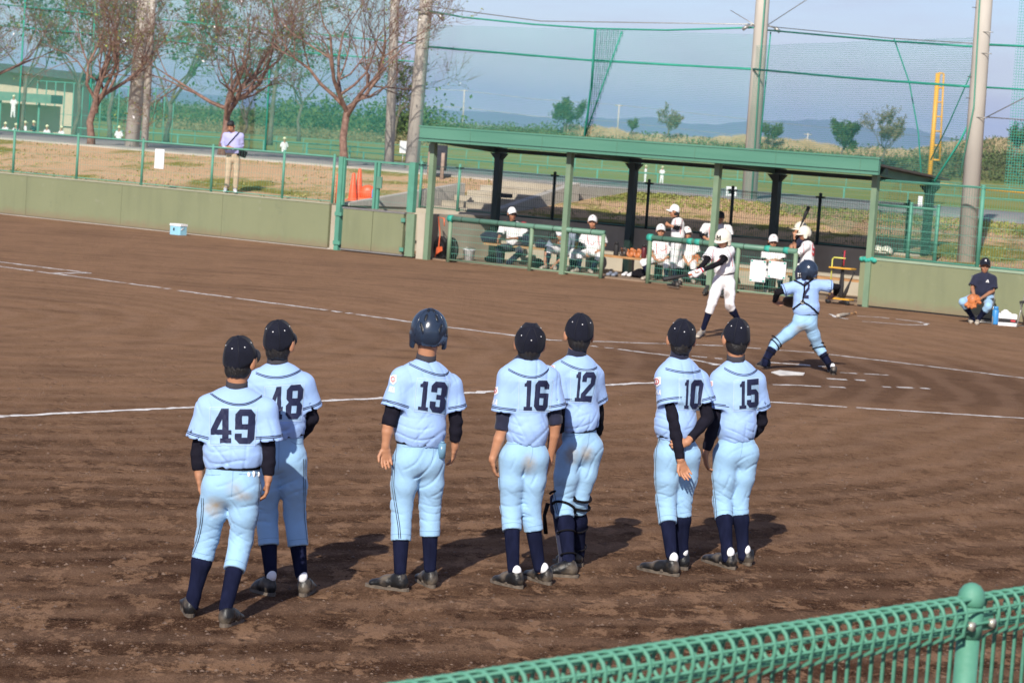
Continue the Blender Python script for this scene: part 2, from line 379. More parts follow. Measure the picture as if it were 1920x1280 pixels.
# block digits and letters on a 0..1 x 0..1 field (y down), as filled / cleared polygons
def _rect(a, b, c, d): return [(a, b), (c, b), (c, d), (a, d)]
def _oct(a, b, c, d, k=0.22, m=0.14): 
    return [(a + k, b), (c - k, b), (c, b + m), (c, d - m), (c - k, d), (a + k, d), (a, d - m), (a, b + m)]
GL = {
 '0': ([_oct(0, 0, 1, 1)], [_rect(.36, .2, .66, .8)]),
 '1': ([[(.35, 0), (.78, 0), (.78, .88), (1, .88), (1, 1), (.08, 1), (.08, .88), (.36, .88), (.36, .2), (.1, .2), (.1, .1), (.28, .08)]], []),
 '2': ([[(.22, 0), (.78, 0), (1, .14), (1, .42), (.40, .80), (1, .80), (1, 1), (0, 1), (0, .76), (.66, .37), (.66, .18), (.34, .18), (.34, .33), (0, .33), (0, .14)]], []),
 '3': ([_oct(0, 0, 1, .55), _oct(0, .45, 1, 1)], [_rect(.36, .18, .64, .42), _rect(.36, .58, .64, .82), _rect(-.1, .34, .36, .66), ]),
 '4': ([[(.5, 0), (.86, 0), (.86, .62), (1, .62), (1, .75), (.86, .75), (.86, .86), (.98, .86), (.98, 1), (.45, 1), (.45, .86), (.55, .86), (.55, .75), (0, .75), (0, .6)]], [[(.55, .3), (.55, .6), (.3, .6)]]),
 '5': ([_rect(0, 0, 1, .2), _rect(0, 0, .36, .56), _oct(0, .36, 1, 1)], [_rect(.36, .54, .64, .82), _rect(-.1, .56, .34, .72)]),
 '6': ([_oct(0, 0, 1, 1)], [_rect(.36, .2, .64, .42), _rect(.6, .28, 1.1, .42), _rect(.36, .58, .64, .82)]),
 '8': ([_oct(0, 0, 1, .54), _oct(0, .46, 1, 1)], [_rect(.35, .17, .65, .4), _rect(.35, .6, .65, .83)]),
 '9': ([_oct(0, 0, 1, 1)], [_rect(.35, .18, .64, .42), _rect(.35, .58, .64, .82), _rect(-.1, .58, .36, .7)]),
 'S': ([_rect(0, 0, 1, .2), _rect(0, 0, .32, .55), _rect(0, .4, 1, .6), _rect(.68, .45, 1, 1), _rect(0, .8, 1, 1)], []),
 'A': ([[(.36, 0), (.64, 0), (1, 1), (.7, 1), (.62, .76), (.38, .76), (.3, 1), (0, 1)]], [[(.5, .25), (.57, .58), (.43, .58)]]),
 'K': ([_rect(0, 0, .3, 1), [(.68, 0), (1, 0), (.3, .62), (.3, .36)], [(.42, .36), (.66, .36), (1, 1), (.66, 1), (.3, .5)]], []),
 'M': ([_rect(0, 0, .28, 1), _rect(.72, 0, 1, 1), [(0, 0), (.28, 0), (.5, .5), (.72, 0), (1, 0), (.56, .8), (.44, .8)]], []),
 'C': ([_oct(0, 0, 1, 1)], [_rect(.34, .2, 1.1, .8)]),
}
def inside(poly, x, y):
    c = np.zeros(x.shape, bool); n = len(poly)
    for i in range(n):
        (x1, y1), (x2, y2) = poly[i], poly[(i + 1) % n]
        if y1 == y2: continue
        c ^= ((y1 > y) != (y2 > y)) & (x < (x2 - x1) * (y - y1) / (y2 - y1) + x1)
    return c
def glyph_mask(ch, nx, ny):
    x, y = np.meshgrid((np.arange(nx) + .5) / nx, (np.arange(ny) + .5) / ny); m = np.zeros(x.shape, bool)
    for p in GL[ch][0]: m |= inside(p, x, y)
    for p in GL[ch][1]: m &= ~inside(p, x, y)
    return m
class Quad:
    """picture quad (TL, TR, BR, BL) laid on a soft surface"""
    def __init__(q, S, c, n=22):
        c = np.asarray(c, float); u, v = np.meshgrid(np.linspace(0, 1, n), np.linspace(0, 1, n))
        p = (1 - u)[..., None] * (1 - v)[..., None] * c[0] + u[..., None] * (1 - v)[..., None] * c[1] + u[..., None] * v[..., None] * c[2] + (1 - u)[..., None] * v[..., None] * c[3]
        D = np.stack([nrm(ray(*a)) for a in p.reshape(-1, 2)]); Y0 = min(l[1] for _, l, h, k, op in S.p if l is not None) - 0.3
        q.p, ok = S.trace(cO + D * (Y0 / D[:, 1])[:, None], D); q.ok = ok.reshape(n, n); q.n = S.normal(q.p); q.N = n
        q.p = q.p.reshape(n, n, 3); q.n = q.n.reshape(n, n, 3)
    def at(q, u, v, off):
        n = q.N - 1; x = np.clip(u * n, 0, n - 1e-4); y = np.clip(v * n, 0, n - 1e-4); i = x.astype(int); j = y.astype(int); a = (x - i)[..., None]; b = (y - j)[..., None]
        f = lambda g: (1 - a) * (1 - b) * g[j, i] + a * (1 - b) * g[j, i + 1] + a * b * g[j + 1, i + 1] + (1 - a) * b * g[j + 1, i]
        return f(q.p) + f(q.n) * off
    def patch(q, name, mat, parent, off=0.003):
        n = q.N; u, v = np.meshgrid(np.linspace(0, 1, n), np.linspace(0, 1, n)); edge = (u == 0) | (u == 1) | (v == 0) | (v == 1)
        vv = (q.at(u, v, off) - q.n * np.where(edge, off * 1.6, 0)[..., None]).reshape(-1, 3)
        f = np.array([(j * n + i, (j + 1) * n + i, (j + 1) * n + i + 1, j * n + i + 1) for j in range(n - 1) for i in range(n - 1)])
        return link(name, mesh(name, vv - ptloc(parent), f, True), mat, parent)
    def glyph(q, name, ch, box, mat, parent, off=0.006, nx=None, ny=76):
        u0, v0, u1, v1 = box; nx = nx or max(10, int(ny * 0.62)); m = glyph_mask(ch, nx, ny)
        u, v = np.meshgrid(np.linspace(u0, u1, nx + 1), np.linspace(v0, v1, ny + 1)); pts = q.at(u, v, off).reshape(-1, 3)
        j, i = np.nonzero(m); w_ = nx + 1; f = np.stack([j * w_ + i, (j + 1) * w_ + i, (j + 1) * w_ + i + 1, j * w_ + i + 1], 1)
        uu = (u0 + (u1 - u0) * (i + .5) / nx) * (q.N - 1); vv = (v0 + (v1 - v0) * (j + .5) / ny) * (q.N - 1)
        f = f[q.ok[np.clip(vv.round().astype(int), 0, q.N - 1), np.clip(uu.round().astype(int), 0, q.N - 1)]]
        if not len(f): return None
        used, inv = np.unique(f, return_inverse=True)
        return link(name, mesh(name, pts[used] - ptloc(parent), inv.reshape(f.shape), True), mat, parent)
# ------------------------------------------------------------------ people
def hand(S, wr, tip, pn, ts, curl=0.45, k=1.0, fist=False):
    k = k * .93
    d = nrm(tip - wr); pn = nrm(pn - d * (pn @ d)); w = np.cross(d, pn) * ts
    S.ecap(wr - d * .01, wr + d * .03 * k, (.026 * k, .019 * k), (.032 * k, .016 * k), w, .01)
    S.ecap(wr + d * .03 * k, wr + d * .078 * k, (.032 * k, .016 * k), (.038 * k, .013 * k), w, .008)
    c1 = 1.25 if fist else curl
    for i, L in enumerate((.068, .076, .071, .056)):
        o = wr + d * (.084 - .006 * abs(i - 1.2)) * k + w * (.029 - .0195 * i) * k
        spread = w * (.05 - .035 * i); a = nrm(d * math.cos(c1 * .7) + pn * math.sin(c1 * .7) + spread)
        b = nrm(d * math.cos(c1 * 1.9) + pn * math.sin(c1 * 1.9) + spread * .5)
        m = o + a * L * .5 * k
        S.cap(o, m, .0095 * k, .0088 * k, .004); S.cap(m, m + b * L * .5 * k, .0088 * k, .0072 * k, .004)
    tb = wr + d * .03 * k + w * .028 * k; t1 = tb + nrm(d * .75 + w * .5 + pn * .3) * .042 * k
    S.cap(tb, t1, .0125 * k, .0105 * k, .008); S.cap(t1, t1 + nrm(d * .9 + w * .12 + pn * .4) * .034 * k, .0105 * k, .008 * k, .004)

def part_of(prim_builder, cuts, S, k):
    """union of prims cut by planes, joined to S as one prim"""
    q = Sdf(); prim_builder(q)
    lo = np.min([p[1] for p in q.p], 0); hi = np.max([p[2] for p in q.p], 0)
    for c in cuts: q.cut(*c)
    S._add(q.eval, lo, hi, k)

def baseball_cap(root, C, hr, hf, hu, R_, mats, res=1, tilt=0.2, brim_side=None, eyelets=True, logo=None, name='cap', z0=.006):
    cm = mats
    f2 = hf * math.cos(tilt) + hu * math.sin(tilt); u2 = hu * math.cos(tilt) - hf * math.sin(tilt)
    o = C + u2 * z0; n, m_ = (48, 16) if res else (24, 8)
    rx, ry, hz = R_ * 1.0, R_ * 1.1, R_ * 1.26
    def pt(th, ph, off=0.0):
        s_, c_ = math.sin(th), math.cos(th)
        poly = math.cos(math.pi / 6) / math.cos((ph % (math.pi / 3)) - math.pi / 6)
        k = 1 + (poly - 1) * 0.95 * max(0, min(1, (1.5 - th) / 0.7))
        rr = (s_ ** 0.74) * k + off / R_
        z = hz * (c_ ** 0.86) + R_ * 0.12 * max(0, 1 - th / 0.55)
        back = max(0.0, -math.sin(ph))
        z -= R_ * 0.34 * back * max(0, (th - 1.0) / .57)
        return o + hr * rx * rr * math.cos(ph) + f2 * ry * rr * math.sin(ph) + u2 * (z + off * c_)
    vs = [o + u2 * (hz + R_ * 0.05)]; fs = []
    for i in range(1, m_ + 1):
        th = math.pi / 2 * i / m_
        for k in range(n): vs.append(pt(th, 2 * math.pi * k / n))
    for k in range(n): fs.append((0, 1 + k, 1 + (k + 1) % n))
    for i in range(m_ - 1):
        for k in range(n):
            a = 1 + i * n; fs.append((a + k, a + n + k, a + n + (k + 1) % n, a + (k + 1) % n))
    # turned-in sweatband edge
    b0 = len(vs)
    for k in range(n):
        p = np.array(vs[1 + (m_ - 1) * n + k]); vs.append(o + (p - o) * 0.93 - u2 * 0.004)
    a = 1 + (m_ - 1) * n
    for k in range(n): fs.append((a + k, b0 + k, b0 + (k + 1) % n, a + (k + 1) % n))
    base = ptloc(root)
    crown = link(name, mesh(name, np.array(vs) - base, fs, True), cm, root)
    # brim
    v, f = [], []; N = 12
    for j in range(6):
        q = j / 5
        for i in range(N + 1):
            ph = R(22) + R(136) * i / N; e = pt(math.pi / 2, ph)
            ext = 0.072 * (R_ / .094) * math.sin(math.pi * i / N) ** 0.6 * q
            x = (math.cos(ph))
            v.append(e + f2 * ext - u2 * (0.012 * q + 0.030 * x * x * q) + u2 * 0.004 - (base))
    m0 = len(v); v += [p - u2 * 0.0035 for p in v[:m0]]
    for j in range(5):
        for i in range(N):
            a = j * (N + 1) + i; f.append((a, a + 1, a + N + 2, a + N + 1)); f.append((m0 + a, m0 + a + N + 1, m0 + a + N + 2, m0 + a + 1))
    for i in range(N): a = 5 * (N + 1) + i; f.append((a, a + 1, m0 + a + 1, m0 + a))
    link('brim', mesh('brim', v, f, True), cm, crown)
    if eyelets:
        mb = MB(); mb.ball(o + u2 * (hz + R_ * .09), (.0075, .0075, .004), 10, 5, hr, f2, u2); mb.build('button', cm, crown)
        for k in range(6):
            ph = math.pi / 6 + k * math.pi / 3; th = 0.86
            p = pt(th, ph); nn = nrm(np.cross(pt(th + .05, ph) - p, pt(th, ph + .05) - p))
            if nn @ (p - o) < 0: nn = -nn
            mb = MB(); a_ = nrm(np.cross(nn, u2 + .01 * hr)); mb.ball(p + nn * .001, (.0042, .0042, .0018), 8, 4, a_, np.cross(nn, a_), nn); mb.build('eyelet', MT['white_plain'], crown)
        for k in range(6):   # panel seams
            ph = k * math.pi / 3; mb = MB(); pts = [pt(th, ph, .0006) for th in np.linspace(.1, 1.5, 12)]
            mb.tube(pts, .0011, 4); mb.build('seam', MT['dark'], crown)
    if logo:
        S = Sdf(); pts = []
        m = glyph_mask(logo[0], 12, 12)
        mb = MB()
        for j in range(12):
            for i in range(12):
                if m[j, i]:
                    def q(ii, jj): return pt(1.02 + .36 * (jj / 12 - .5) , math.pi / 2 - .42 * (ii / 12 - .5), .002)
                    mb.add([q(i, j), q(i, j + 1), q(i + 1, j + 1), q(i + 1, j)], [(0, 1, 2, 3)])
        mb.build('cap_letter', MT[logo[1]], crown)
    return crown

def batting_helmet(root, C, hr, hf, hu, R_, mat, vents=False, res=.006, logo=None, flaps=2):
    S = Sdf()
    S.ell(C + hu * .012 - hf * .004, (R_ * .96, R_ * 1.10, R_ * 1.12), hr, hf, hu, .01)
    for sd in ((-1, 1) if flaps == 2 else (flaps,)):
        S.ecap(C + hr * sd * R_ * .80 - hf * .005 - hu * .02, C + hr * sd * R_ * .80 + hf * .0 - hu * R_ * .72, (.046, .022), (.034, .02), hf, .02)
    S.ecap(C - hf * R_ * .80 - hu * .01 - hr * .03, C - hf * R_ * .80 - hu * .01 + hr * .03, (.028, .05), (.028, .05), hf, .03)
    # hollow it for the head and cut the rim
    S.ell(C - hu * .03 + hf * .012, (R_ * .83, R_ * .97, R_ * 1.05), hr, hf, hu, 0, 's')
    q = Sdf()
    front = lambda p: np.maximum((p - (C - hu * .012).astype(F4)) @ hu.astype(F4), -((p - (C + hf * .040).astype(F4)) @ hf.astype(F4)))
    S.p.append((lambda p: -front(p), None, None, 0, 'i'))
    chin = lambda p: np.maximum(np.maximum((p - (C - hu * .045).astype(F4)) @ hu.astype(F4), -((p - (C - hf * .035).astype(F4)) @ hf.astype(F4))), np.abs((p - C.astype(F4)) @ hr.astype(F4)) - R_ * .70)
    S.p.append((lambda p: -chin(p), None, None, 0, 'i'))
    S.cut(C - hu * R_ * .88, -hu)
    sh = S.build('helmet', mat, root, res)
    # brim
    v, f = [], []; N = 12; base = ptloc(sh)
    for j in range(5):
        qd = j / 4
        for i in range(N + 1):
            ph = R(18) + R(144) * i / N; e = C + hr * R_ * .95 * math.cos(ph) + hf * R_ * 1.08 * math.sin(ph) + hu * .005
            v.append(e + hf * .055 * math.sin(math.pi * i / N) ** .6 * qd - hu * (.014 * qd + .012 * math.cos(ph) ** 2 * qd) - base)
    m0 = len(v); v += [p - hu * .006 for p in v[:m0]]
    for j in range(4):
        for i in range(N):
            a = j * (N + 1) + i; f.append((a, a + 1, a + N + 2, a + N + 1)); f.append((m0 + a, m0 + a + N + 1, m0 + a + N + 2, m0 + a + 1))
    for i in range(N): a = 4 * (N + 1) + i; f.append((a, a + 1, m0 + a + 1, m0 + a))
    link('brim', mesh('brim', v, f, True), mat, sh)
    if vents:
        for sd in (-1, 1):
            for (az, el, L, tw) in ((17, 70, .021, 0), (19, 44, .024, 0), (26, 16, .034, .5)):
                a = R(az) * sd; e = R(el)
                dr = nrm(-hf * math.cos(e) * math.cos(a) + hr * math.cos(e) * math.sin(a) + hu * math.sin(e))
                pt_, ok = S.trace(np.array([C + dr * .3]), np.array([-dr]))
                if not ok[0]: continue
                nn = S.normal(pt_)[0]; up = nrm(hu - nn * (hu @ nn)); sdv = np.cross(up, nn)
                lg = nrm(up + sdv * tw * sd); wd = np.cross(nn, lg)
                mb = MB(); mb.ball(pt_[0] - nn * .001, (.0085, L, .0035), 10, 6, wd, lg, nn); mb.build('vent', MT['dark'], sh)
                mb = MB()
                rim = [pt_[0] + nn * .001 + wd * .0105 * math.cos(t) + lg * (L + .003) * math.sin(t) for t in np.linspace(0, 2 * math.pi, 17)]
                mb.tube(rim, .0016, 5, False); mb.build('vent_rim', mat, sh)
            # raised ridge from front to back
            pts = []
            for el in np.linspace(88, -8, 16):
                a = R(38 + .25 * (88 - el) * .5) * sd; e = R(el); dr = nrm(-hf * math.cos(e) * math.cos(a) + hr * math.cos(e) * math.sin(a) + hu * math.sin(e)); pts.append(C + dr * .3)
            pts = np.array(pts); pp, ok = S.trace(pts, np.array([nrm(C - p) for p in pts]))
            mb = MB(); mb.tube(list(pp[ok]), .0035, 6); mb.build('ridge', mat, sh)
    if logo:
        ch, mt, sz = logo; m = glyph_mask(ch, 12, 12); mb = MB(); cc = C + hf * .2 + hu * R_ * .62
        g = np.array([[cc + hr * sz * (i / 12 - .5) - hu * sz * (j / 12 - .5) for i in range(13)] for j in range(13)]).reshape(-1, 3)
        pp, ok = S.trace(g, np.tile(nrm(-hf - hu * .3), (len(g), 1))); pp = pp + S.normal(pp) * .002; pp = pp.reshape(13, 13, 3)
        for j in range(12):
            for i in range(12):
                if m[j, i]: mb.add([pp[j, i], pp[j + 1, i], pp[j + 1, i + 1], pp[j, i + 1]], [(0, 1, 2, 3)])
        mb.build('helmet_letter', MT[mt], sh)
    return sh, S

def rigid(yaw, pitch=0.0, roll=0.0):
    f = V(math.sin(yaw) * math.cos(pitch), math.cos(yaw) * math.cos(pitch), math.sin(pitch))
    r = nrm(np.cross(f, V(0, 0, 1))); u = np.cross(r, f)
    r, u = r * math.cos(roll) + u * math.sin(roll), u * math.cos(roll) - r * math.sin(roll)
    return r, f, u

def person(o):
    """o: picture positions (x, y, extra depth) of the joints of one figure standing at depth Y"""
    res = o.get('res', .0065); gz = o.get('gz', 0.0); yaw = R(o.get('yaw', 0)); k = o.get('k', 1.0)
    feet = {}
    for sd in 'LR':
        if 'heel' + sd in o: feet[sd] = (G(*o['heel' + sd], gz), G(*o['toe' + sd], gz))
    Yb = o.get('Y') or np.mean([p[1] for a in feet.values() for p in a])
    Xc = P(*o['waist'][:2], Yb)[0]; ta = math.tan(yaw)
    def jt(key):
        a = o[key]; p = P(a[0], a[1], Yb)
        dy = -(p[0] - Xc) * ta if o.get('auto', True) and abs(ta) < 3 else 0
        return P(a[0], a[1], Yb + dy + (a[2] if len(a) > 2 else 0))
    loc = np.mean([p for a in feet.values() for p in a], 0) if feet else P(*o['waist'][:2], Yb)
    loc[2] = o.get('locz', gz)
    root = empty('person', loc, o['label'], 'person', o.get('group'))
    r, f, _u = rigid(yaw)
    W, N = jt('waist'), jt('neck'); up = nrm(N - W); fr = nrm(f - up * (f @ up)); rt = np.cross(fr, up)
    Hd = jt('head'); hy = R(o.get('hyaw', o.get('yaw', 0))); hr, hf, hu = rigid(hy, R(o.get('hpitch', 0)), R(o.get('hroll', 0)))
    Hc = Hd; Hd = Hd - hu * o.get('hdrop', 0)
    sh = {s_: jt('sh' + s_) for s_ in 'LR'}; el = {s_: jt('el' + s_) for s_ in 'LR'}; wr = {s_: jt('wr' + s_) for s_ in 'LR'}; ha = {s_: jt('ha' + s_) for s_ in 'LR'}
    C = jt('crotch')
    hipc = W * .38 + C * .62; hip = {'L': hipc - rt * o.get('hl', .076) * k, 'R': hipc + rt * o.get('hl', .076) * k}
    if 'hipL' in o: hip = {s_: jt('hip' + s_) for s_ in 'LR'}
    kn = {s_: jt('kn' + s_) for s_ in 'LR'}
    an = {}
    for s_ in 'LR':
        a = o['an' + s_]
        if s_ in feet and len(a) == 2: an[s_] = P(a[0], a[1], feet[s_][0][1] + .045)
        else: an[s_] = jt('an' + s_)
    sgn = {'L': -1, 'R': 1}
    smat = MT[o.get('skin', 'skin')]
    team = o.get('team', 'blue'); jm, tm, km = {'blue': ('jersey', 'trousers', 'sock'), 'white': ('white', 'white', 'sock'), 'coach': ('white', 'navy', 'sock'), 'navyblue': ('navy', 'trousers', 'sock'), 'civil': ('lilac', 'khaki', 'khaki')}[team]
    jm = o.get('jm', jm); tm = o.get('tm', tm)
    # ---- body: one continuous skin
    B = Sdf()
    B.ecap(hipc, W, (.12 * k, .085 * k), (.10 * k, .075 * k), rt, .03); B.ecap(W, N - up * .12, (.10 * k, .075 * k), (.125 * k, .08 * k), rt, .04)
    B.cap(sh['L'], sh['R'], .045 * k, .045 * k, .04)
    nb = Hd - hu * .055 - hf * .022
    B.cap(N - up * .03 + fr * .012, nb, .056 * k, .052 * k, .02)
    B.ell(Hd + hu * .01 - hf * .006, (.073, .09, .095), hr, hf, hu, .02)
    B.ell(Hd - hu * .052 + hf * .026, (.057, .062, .072), hr, hf, hu, .03)
    B.ell(Hd - hu * .103 + hf * .055, (.026, .022, .018), hr, hf, hu, .025)
    for s_ in (-1, 1):
        B.ell(Hd + hr * s_ * .087 - hf * .008 - hu * .020, (.012, .021, .034), nrm(hr + hf * .35 * s_ * -1), nrm(hf - hr * .35 * s_ * -1), nrm(hu - hf * .2), .006)
        if o.get('face'):
            B.ell(Hd + hr * s_ * .031 + hf * .084 - hu * .018, (.016, .010, .010), hr, hf, hu, .008, 's')
            B.ell(Hd + hr * s_ * .045 + hf * .055 - hu * .05, (.02, .022, .02), hr, hf, hu, .02)
    if o.get('face'):
        B.cap(Hd + hf * .088 - hu * .012, Hd + hf * .104 - hu * .046, .008, .0125, .012)
        B.ell(Hd + hf * .086 - hu * .078, (.022, .010, .0085), hr, hf, hu, .008)
    for s_ in 'LR':
        B.cap(sh[s_], el[s_], .043 * k, .034 * k, .03); d = wr[s_] - el[s_]
        B.cap(el[s_], el[s_] + d * .3, .034 * k, .0345 * k, .006); B.cap(el[s_] + d * .3, wr[s_], .0345 * k, .0225 * k, .006)
        pn = -rt * sgn[s_] if 'pn' + s_ not in o else V(*o['pn' + s_])
        tip = ha[s_]; ts = o.get('ts' + s_, 1 if (np.cross(nrm(tip - wr[s_]), pn) @ fr) > 0 else -1)
        if o.get('hands', True): hand(B, wr[s_], tip, pn, ts, o.get('curl' + s_, .45), k, o.get('fist' + s_, False))
        else: B.cap(wr[s_], wr[s_] + nrm(tip - wr[s_]) * .11, .028, .022, .02)
        B.cap(hip[s_], kn[s_], .065 * k, .045 * k, .03); B.cap(kn[s_], an[s_], .042 * k, .020 * k, .02)
        if s_ in feet and o.get('foot', False): B.cap(an[s_], feet[s_][0] * .4 + feet[s_][1] * .6 + V(0, 0, .035), .03, .025, .02)
    B.build('body', smat, root, o.get('bres', res))
    # ---- jersey
    J = Sdf(); wa, ca = o.get('ww', .135), o.get('cw', .165); wd, cd = o.get('wd', .10), o.get('cd', .105)
    L = np.linalg.norm(N - W)
    def torso(q):
        q.ecap(W - up * .03, W + up * .06, (wa, wd), (wa + .017, wd + .017), rt, .03)
        q.ecap(W + up * .06, W + up * L * .48, (wa + .017, wd + .017), ((wa + ca) / 2, cd), rt, .05)
        q.ecap(W + up * L * .48, W + up * L * .74, ((wa + ca) / 2, cd), (ca, cd), rt, .05)
        q.ecap(W + up * L * .74, N - up * .085, (ca, cd), (ca * .70, cd * .80), rt, .05)
    part_of(torso, [(W - up * o.get('hemdrop', .034), -up + fr * o.get('hemtilt', 0) + rt * o.get('hemroll', 0))], J, .02)
    nk = N - up * .040
    hem = {}
    for s_ in 'LR':
        J.cap(nk - up * .012 + rt * sgn[s_] * .035, sh[s_] - up * .004, .046 * k, .060 * k, .055)
        ud = nrm(el[s_] - sh[s_]); H = sh[s_] + (el[s_] - sh[s_]) * o.get('hem' + s_, .72); hem[s_] = (H, ud)
        A4, H4, u4 = sh[s_].astype(F4), H.astype(F4), ud.astype(F4); LL = float((H - sh[s_]) @ ud); ra, rb = .063 * k, o.get('slv', .078) * k
        def fn(p, A4=A4, H4=H4, u4=u4, LL=LL, ra=ra, rb=rb):
            q = p - A4; t = q @ u4; tc = np.clip(t / LL, 0, 1.1); rad = np.sqrt(((q - np.clip(t, 0, LL * 1.1)[..., None] * u4) ** 2).sum(-1))
            d = rad - (ra + (rb - ra) * tc)
            inner = np.maximum(rad - (ra + (rb - ra) * tc - .009), -(t - LL * .70))
            return np.maximum(np.maximum(d, t - LL), -inner)
        m = max(ra, rb) + .02; J._add(fn, np.minimum(sh[s_], H) - m, np.maximum(sh[s_], H) + m, .035)
    fa = o.get('fold', 1.0) * (1 if res < .008 else .8); ph = o.get('seed', 1) * 1.7
    f1 = crease(rt * 30 + up * 24 + fr * 9, up * 9 + rt * 5, up * 14 - rt * 9, ph); f2 = crease(rt * -27 + up * 27 + fr * 9, rt * 11 - up * 5, rt * 17 + up * 8, ph + 2); f3 = crease(up * 52 + rt * 9, rt * 14 + up * 4, rt * 19, ph + 4); f5 = crease(rt * 42 + up * 7, up * 9, up * 11 + rt * 7, ph + 6); f4 = fold(rt * 13 + up * 9, up * 7 + rt * 4, ph)
    W4, up4 = W.astype(F4), up.astype(F4)
    def jd(p):
        h = ((p - W4) @ up4) / L; low = np.clip(1.0 - h / .5, 0, 1); a = .0022 + .0050 * low
        return (a * (f1(p) + f2(p) * .9) + .0075 * low * f3(p) + .0045 * f5(p) + .0022 * (.3 + low) * f4(p)) * fa
    J.disp = jd
    jer = J.build('jersey', MT[jm], root, o.get('jres', res), o.get('jstains') and [(P(x, y, Yb - .1), rr, am) for x, y, rr, am in o['jstains']])
    # ---- trousers
    T = Sdf(); pa = o.get('pw', .142)
    def pelvis(q):
        q.ecap(W + up * .0, hipc, (wa + .004, wd * .98), (pa, .105 * k), rt, .03)
        for s_ in 'LR': q.ell(hip[s_] * .75 + hipc * .25 - fr * .028 + up * .012, (.077 * k, .082 * k, .088 * k), rt, fr, up, .035)
    wc = [(W + up * .016, up)] if not o.get('sit') else [(W + up * .016, up)]
    part_of(pelvis, wc, T, .02)
    hm = {}
    for s_ in 'LR':
        Hm = kn[s_] + (an[s_] - kn[s_]) * o.get('hm' + s_, o.get('hm', .33)); hm[s_] = Hm; dn = nrm(an[s_] - kn[s_])
        tw = o.get('tw', 1.0) * k
        def leg(q):
            mid = hip[s_] * .5 + kn[s_] * .5 - fr * (.006)
            q.ecap(hip[s_], mid, (.084 * tw, .095 * tw), (.075 * tw, .082 * tw), rt, .03); q.ecap(mid, kn[s_], (.0765 * tw, .082 * tw), (.0635 * tw, .068 * tw), rt, .03)
            q.ecap(kn[s_], Hm + dn * .03, (.0635 * tw, .068 * tw), (.0605 * tw, .063 * tw), rt, .02)
        part_of(leg, [(Hm, dn)], T, .03)
    g1 = crease(up * 46 + rt * 17, rt * 14 + up * 7, rt * 16 + fr * 14, ph + 1); g2 = crease(up * 30 - rt * 24 + fr * 12, rt * 8 + up * 10, up * 12 + rt * 9, ph + 3); g3 = crease(up * 68 + fr * 8, rt * 18, rt * 22 + up * 12, ph); g4 = crease(up * 24 + rt * 26 - fr * 10, rt * 9, up * 13 - rt * 10, ph + 5)
    kc = [kn[s_].astype(F4) for s_ in 'LR']; hc4 = (hipc - up * .10).astype(F4)
    def td(p):
        dk = np.minimum(((p - kc[0]) ** 2).sum(-1), ((p - kc[1]) ** 2).sum(-1)); a = np.exp(-dk / .014); b = np.exp(-((p - hc4) ** 2).sum(-1) / .024)
        return (.0018 * g2(p) + .0010 * g4(p) + .0085 * a * g1(p) + .0055 * a * g3(p) + .0085 * b * (g2(p) + .5 * g4(p))) * o.get('tfold', 1.0)
    T.disp = td
    stains = [(P(x, y, Yb + dz), rr, am) for x, y, dz, rr, am in o.get('stains', [])]
    tr = T.build('trousers', MT[tm], root, res, stains or None)
    # ---- belt
    if o.get('belt', True):
        vs, fs, n = [], [], 40
        for i in range(n):
            a = 2 * math.pi * i / n; q = rt * (wa + .0085) * math.cos(a) + fr * (wd + .0085) * math.sin(a)
            q2 = rt * (wa + .0075) * math.cos(a) + fr * (wd + .0075) * math.sin(a)
            vs += [W + q - up * .024, W + q + up * .012, W + q * .93 + up * .012, W + q * .93 - up * .024]
        for i in range(n):
            for j in range(4): fs.append((i * 4 + j, ((i + 1) % n) * 4 + j, ((i + 1) % n) * 4 + (j + 1) % 4, i * 4 + (j + 1) % 4))
        link('belt', mesh('belt', np.array(vs) - ptloc(root), fs), MT['black'], root)
    # ---- undershirt sleeves and collar
    if any('cuf' + s_ in o for s_ in 'LR'):
        for s_ in 'LR':
            U = Sdf()
            c = o.get('cuf' + s_, 0)
            if c <= 0: continue
            E = sh[s_] + (el[s_] - sh[s_]) * min(c, 1); pts = [sh[s_] + (el[s_] - sh[s_]) * .45, E]
            if c <= 1: part_of(lambda q: q.cap(pts[0], E + nrm(el[s_] - sh[s_]) * .03, .049 * k, .046 * k), [(E, el[s_] - sh[s_])], U, 0)
            else:
                X = el[s_] + (wr[s_] - el[s_]) * (c - 1); U.cap(pts[0], el[s_], .048 * k, .0395 * k, .012)
                X = el[s_] + (wr[s_] - el[s_]) * min(c - 1, 1); M3 = el[s_] + (wr[s_] - el[s_]) * .4; dd = nrm(wr[s_] - el[s_])
                part_of(lambda q: (q.cap(el[s_], M3, .0395 * k, .0395 * k, .01), q.cap(M3, el[s_] + (wr[s_] - el[s_]) * 1.1, .0395 * k, .0275 * k, .01)), [(X, dd)], U, .012)
            u1 = fold(up * 90, rt * 25, 1)
            U.disp = lambda p: .0016 * u1(p)
            U.build('undershirt_sleeve', MT[o.get('um', 'shirt')], root, res)
    if o.get('collar', True):
        ax = nrm(nb - N); mb = MB(); cc = N - up * .022 + fr * .010
        sx = nrm(rt - ax * (rt @ ax)); sy = np.cross(ax, sx)
        mb.lathe(cc, [(.082 * k, -.02), (.070 * k, .004), (.0635 * k, .022), (.061 * k, .040), (.0600 * k, .064), (.0555 * k, .066), (.052 * k, .050)], 24, sx, sy, ax)
        mb.build('collar', MT[o.get('cm', 'collar')], root)
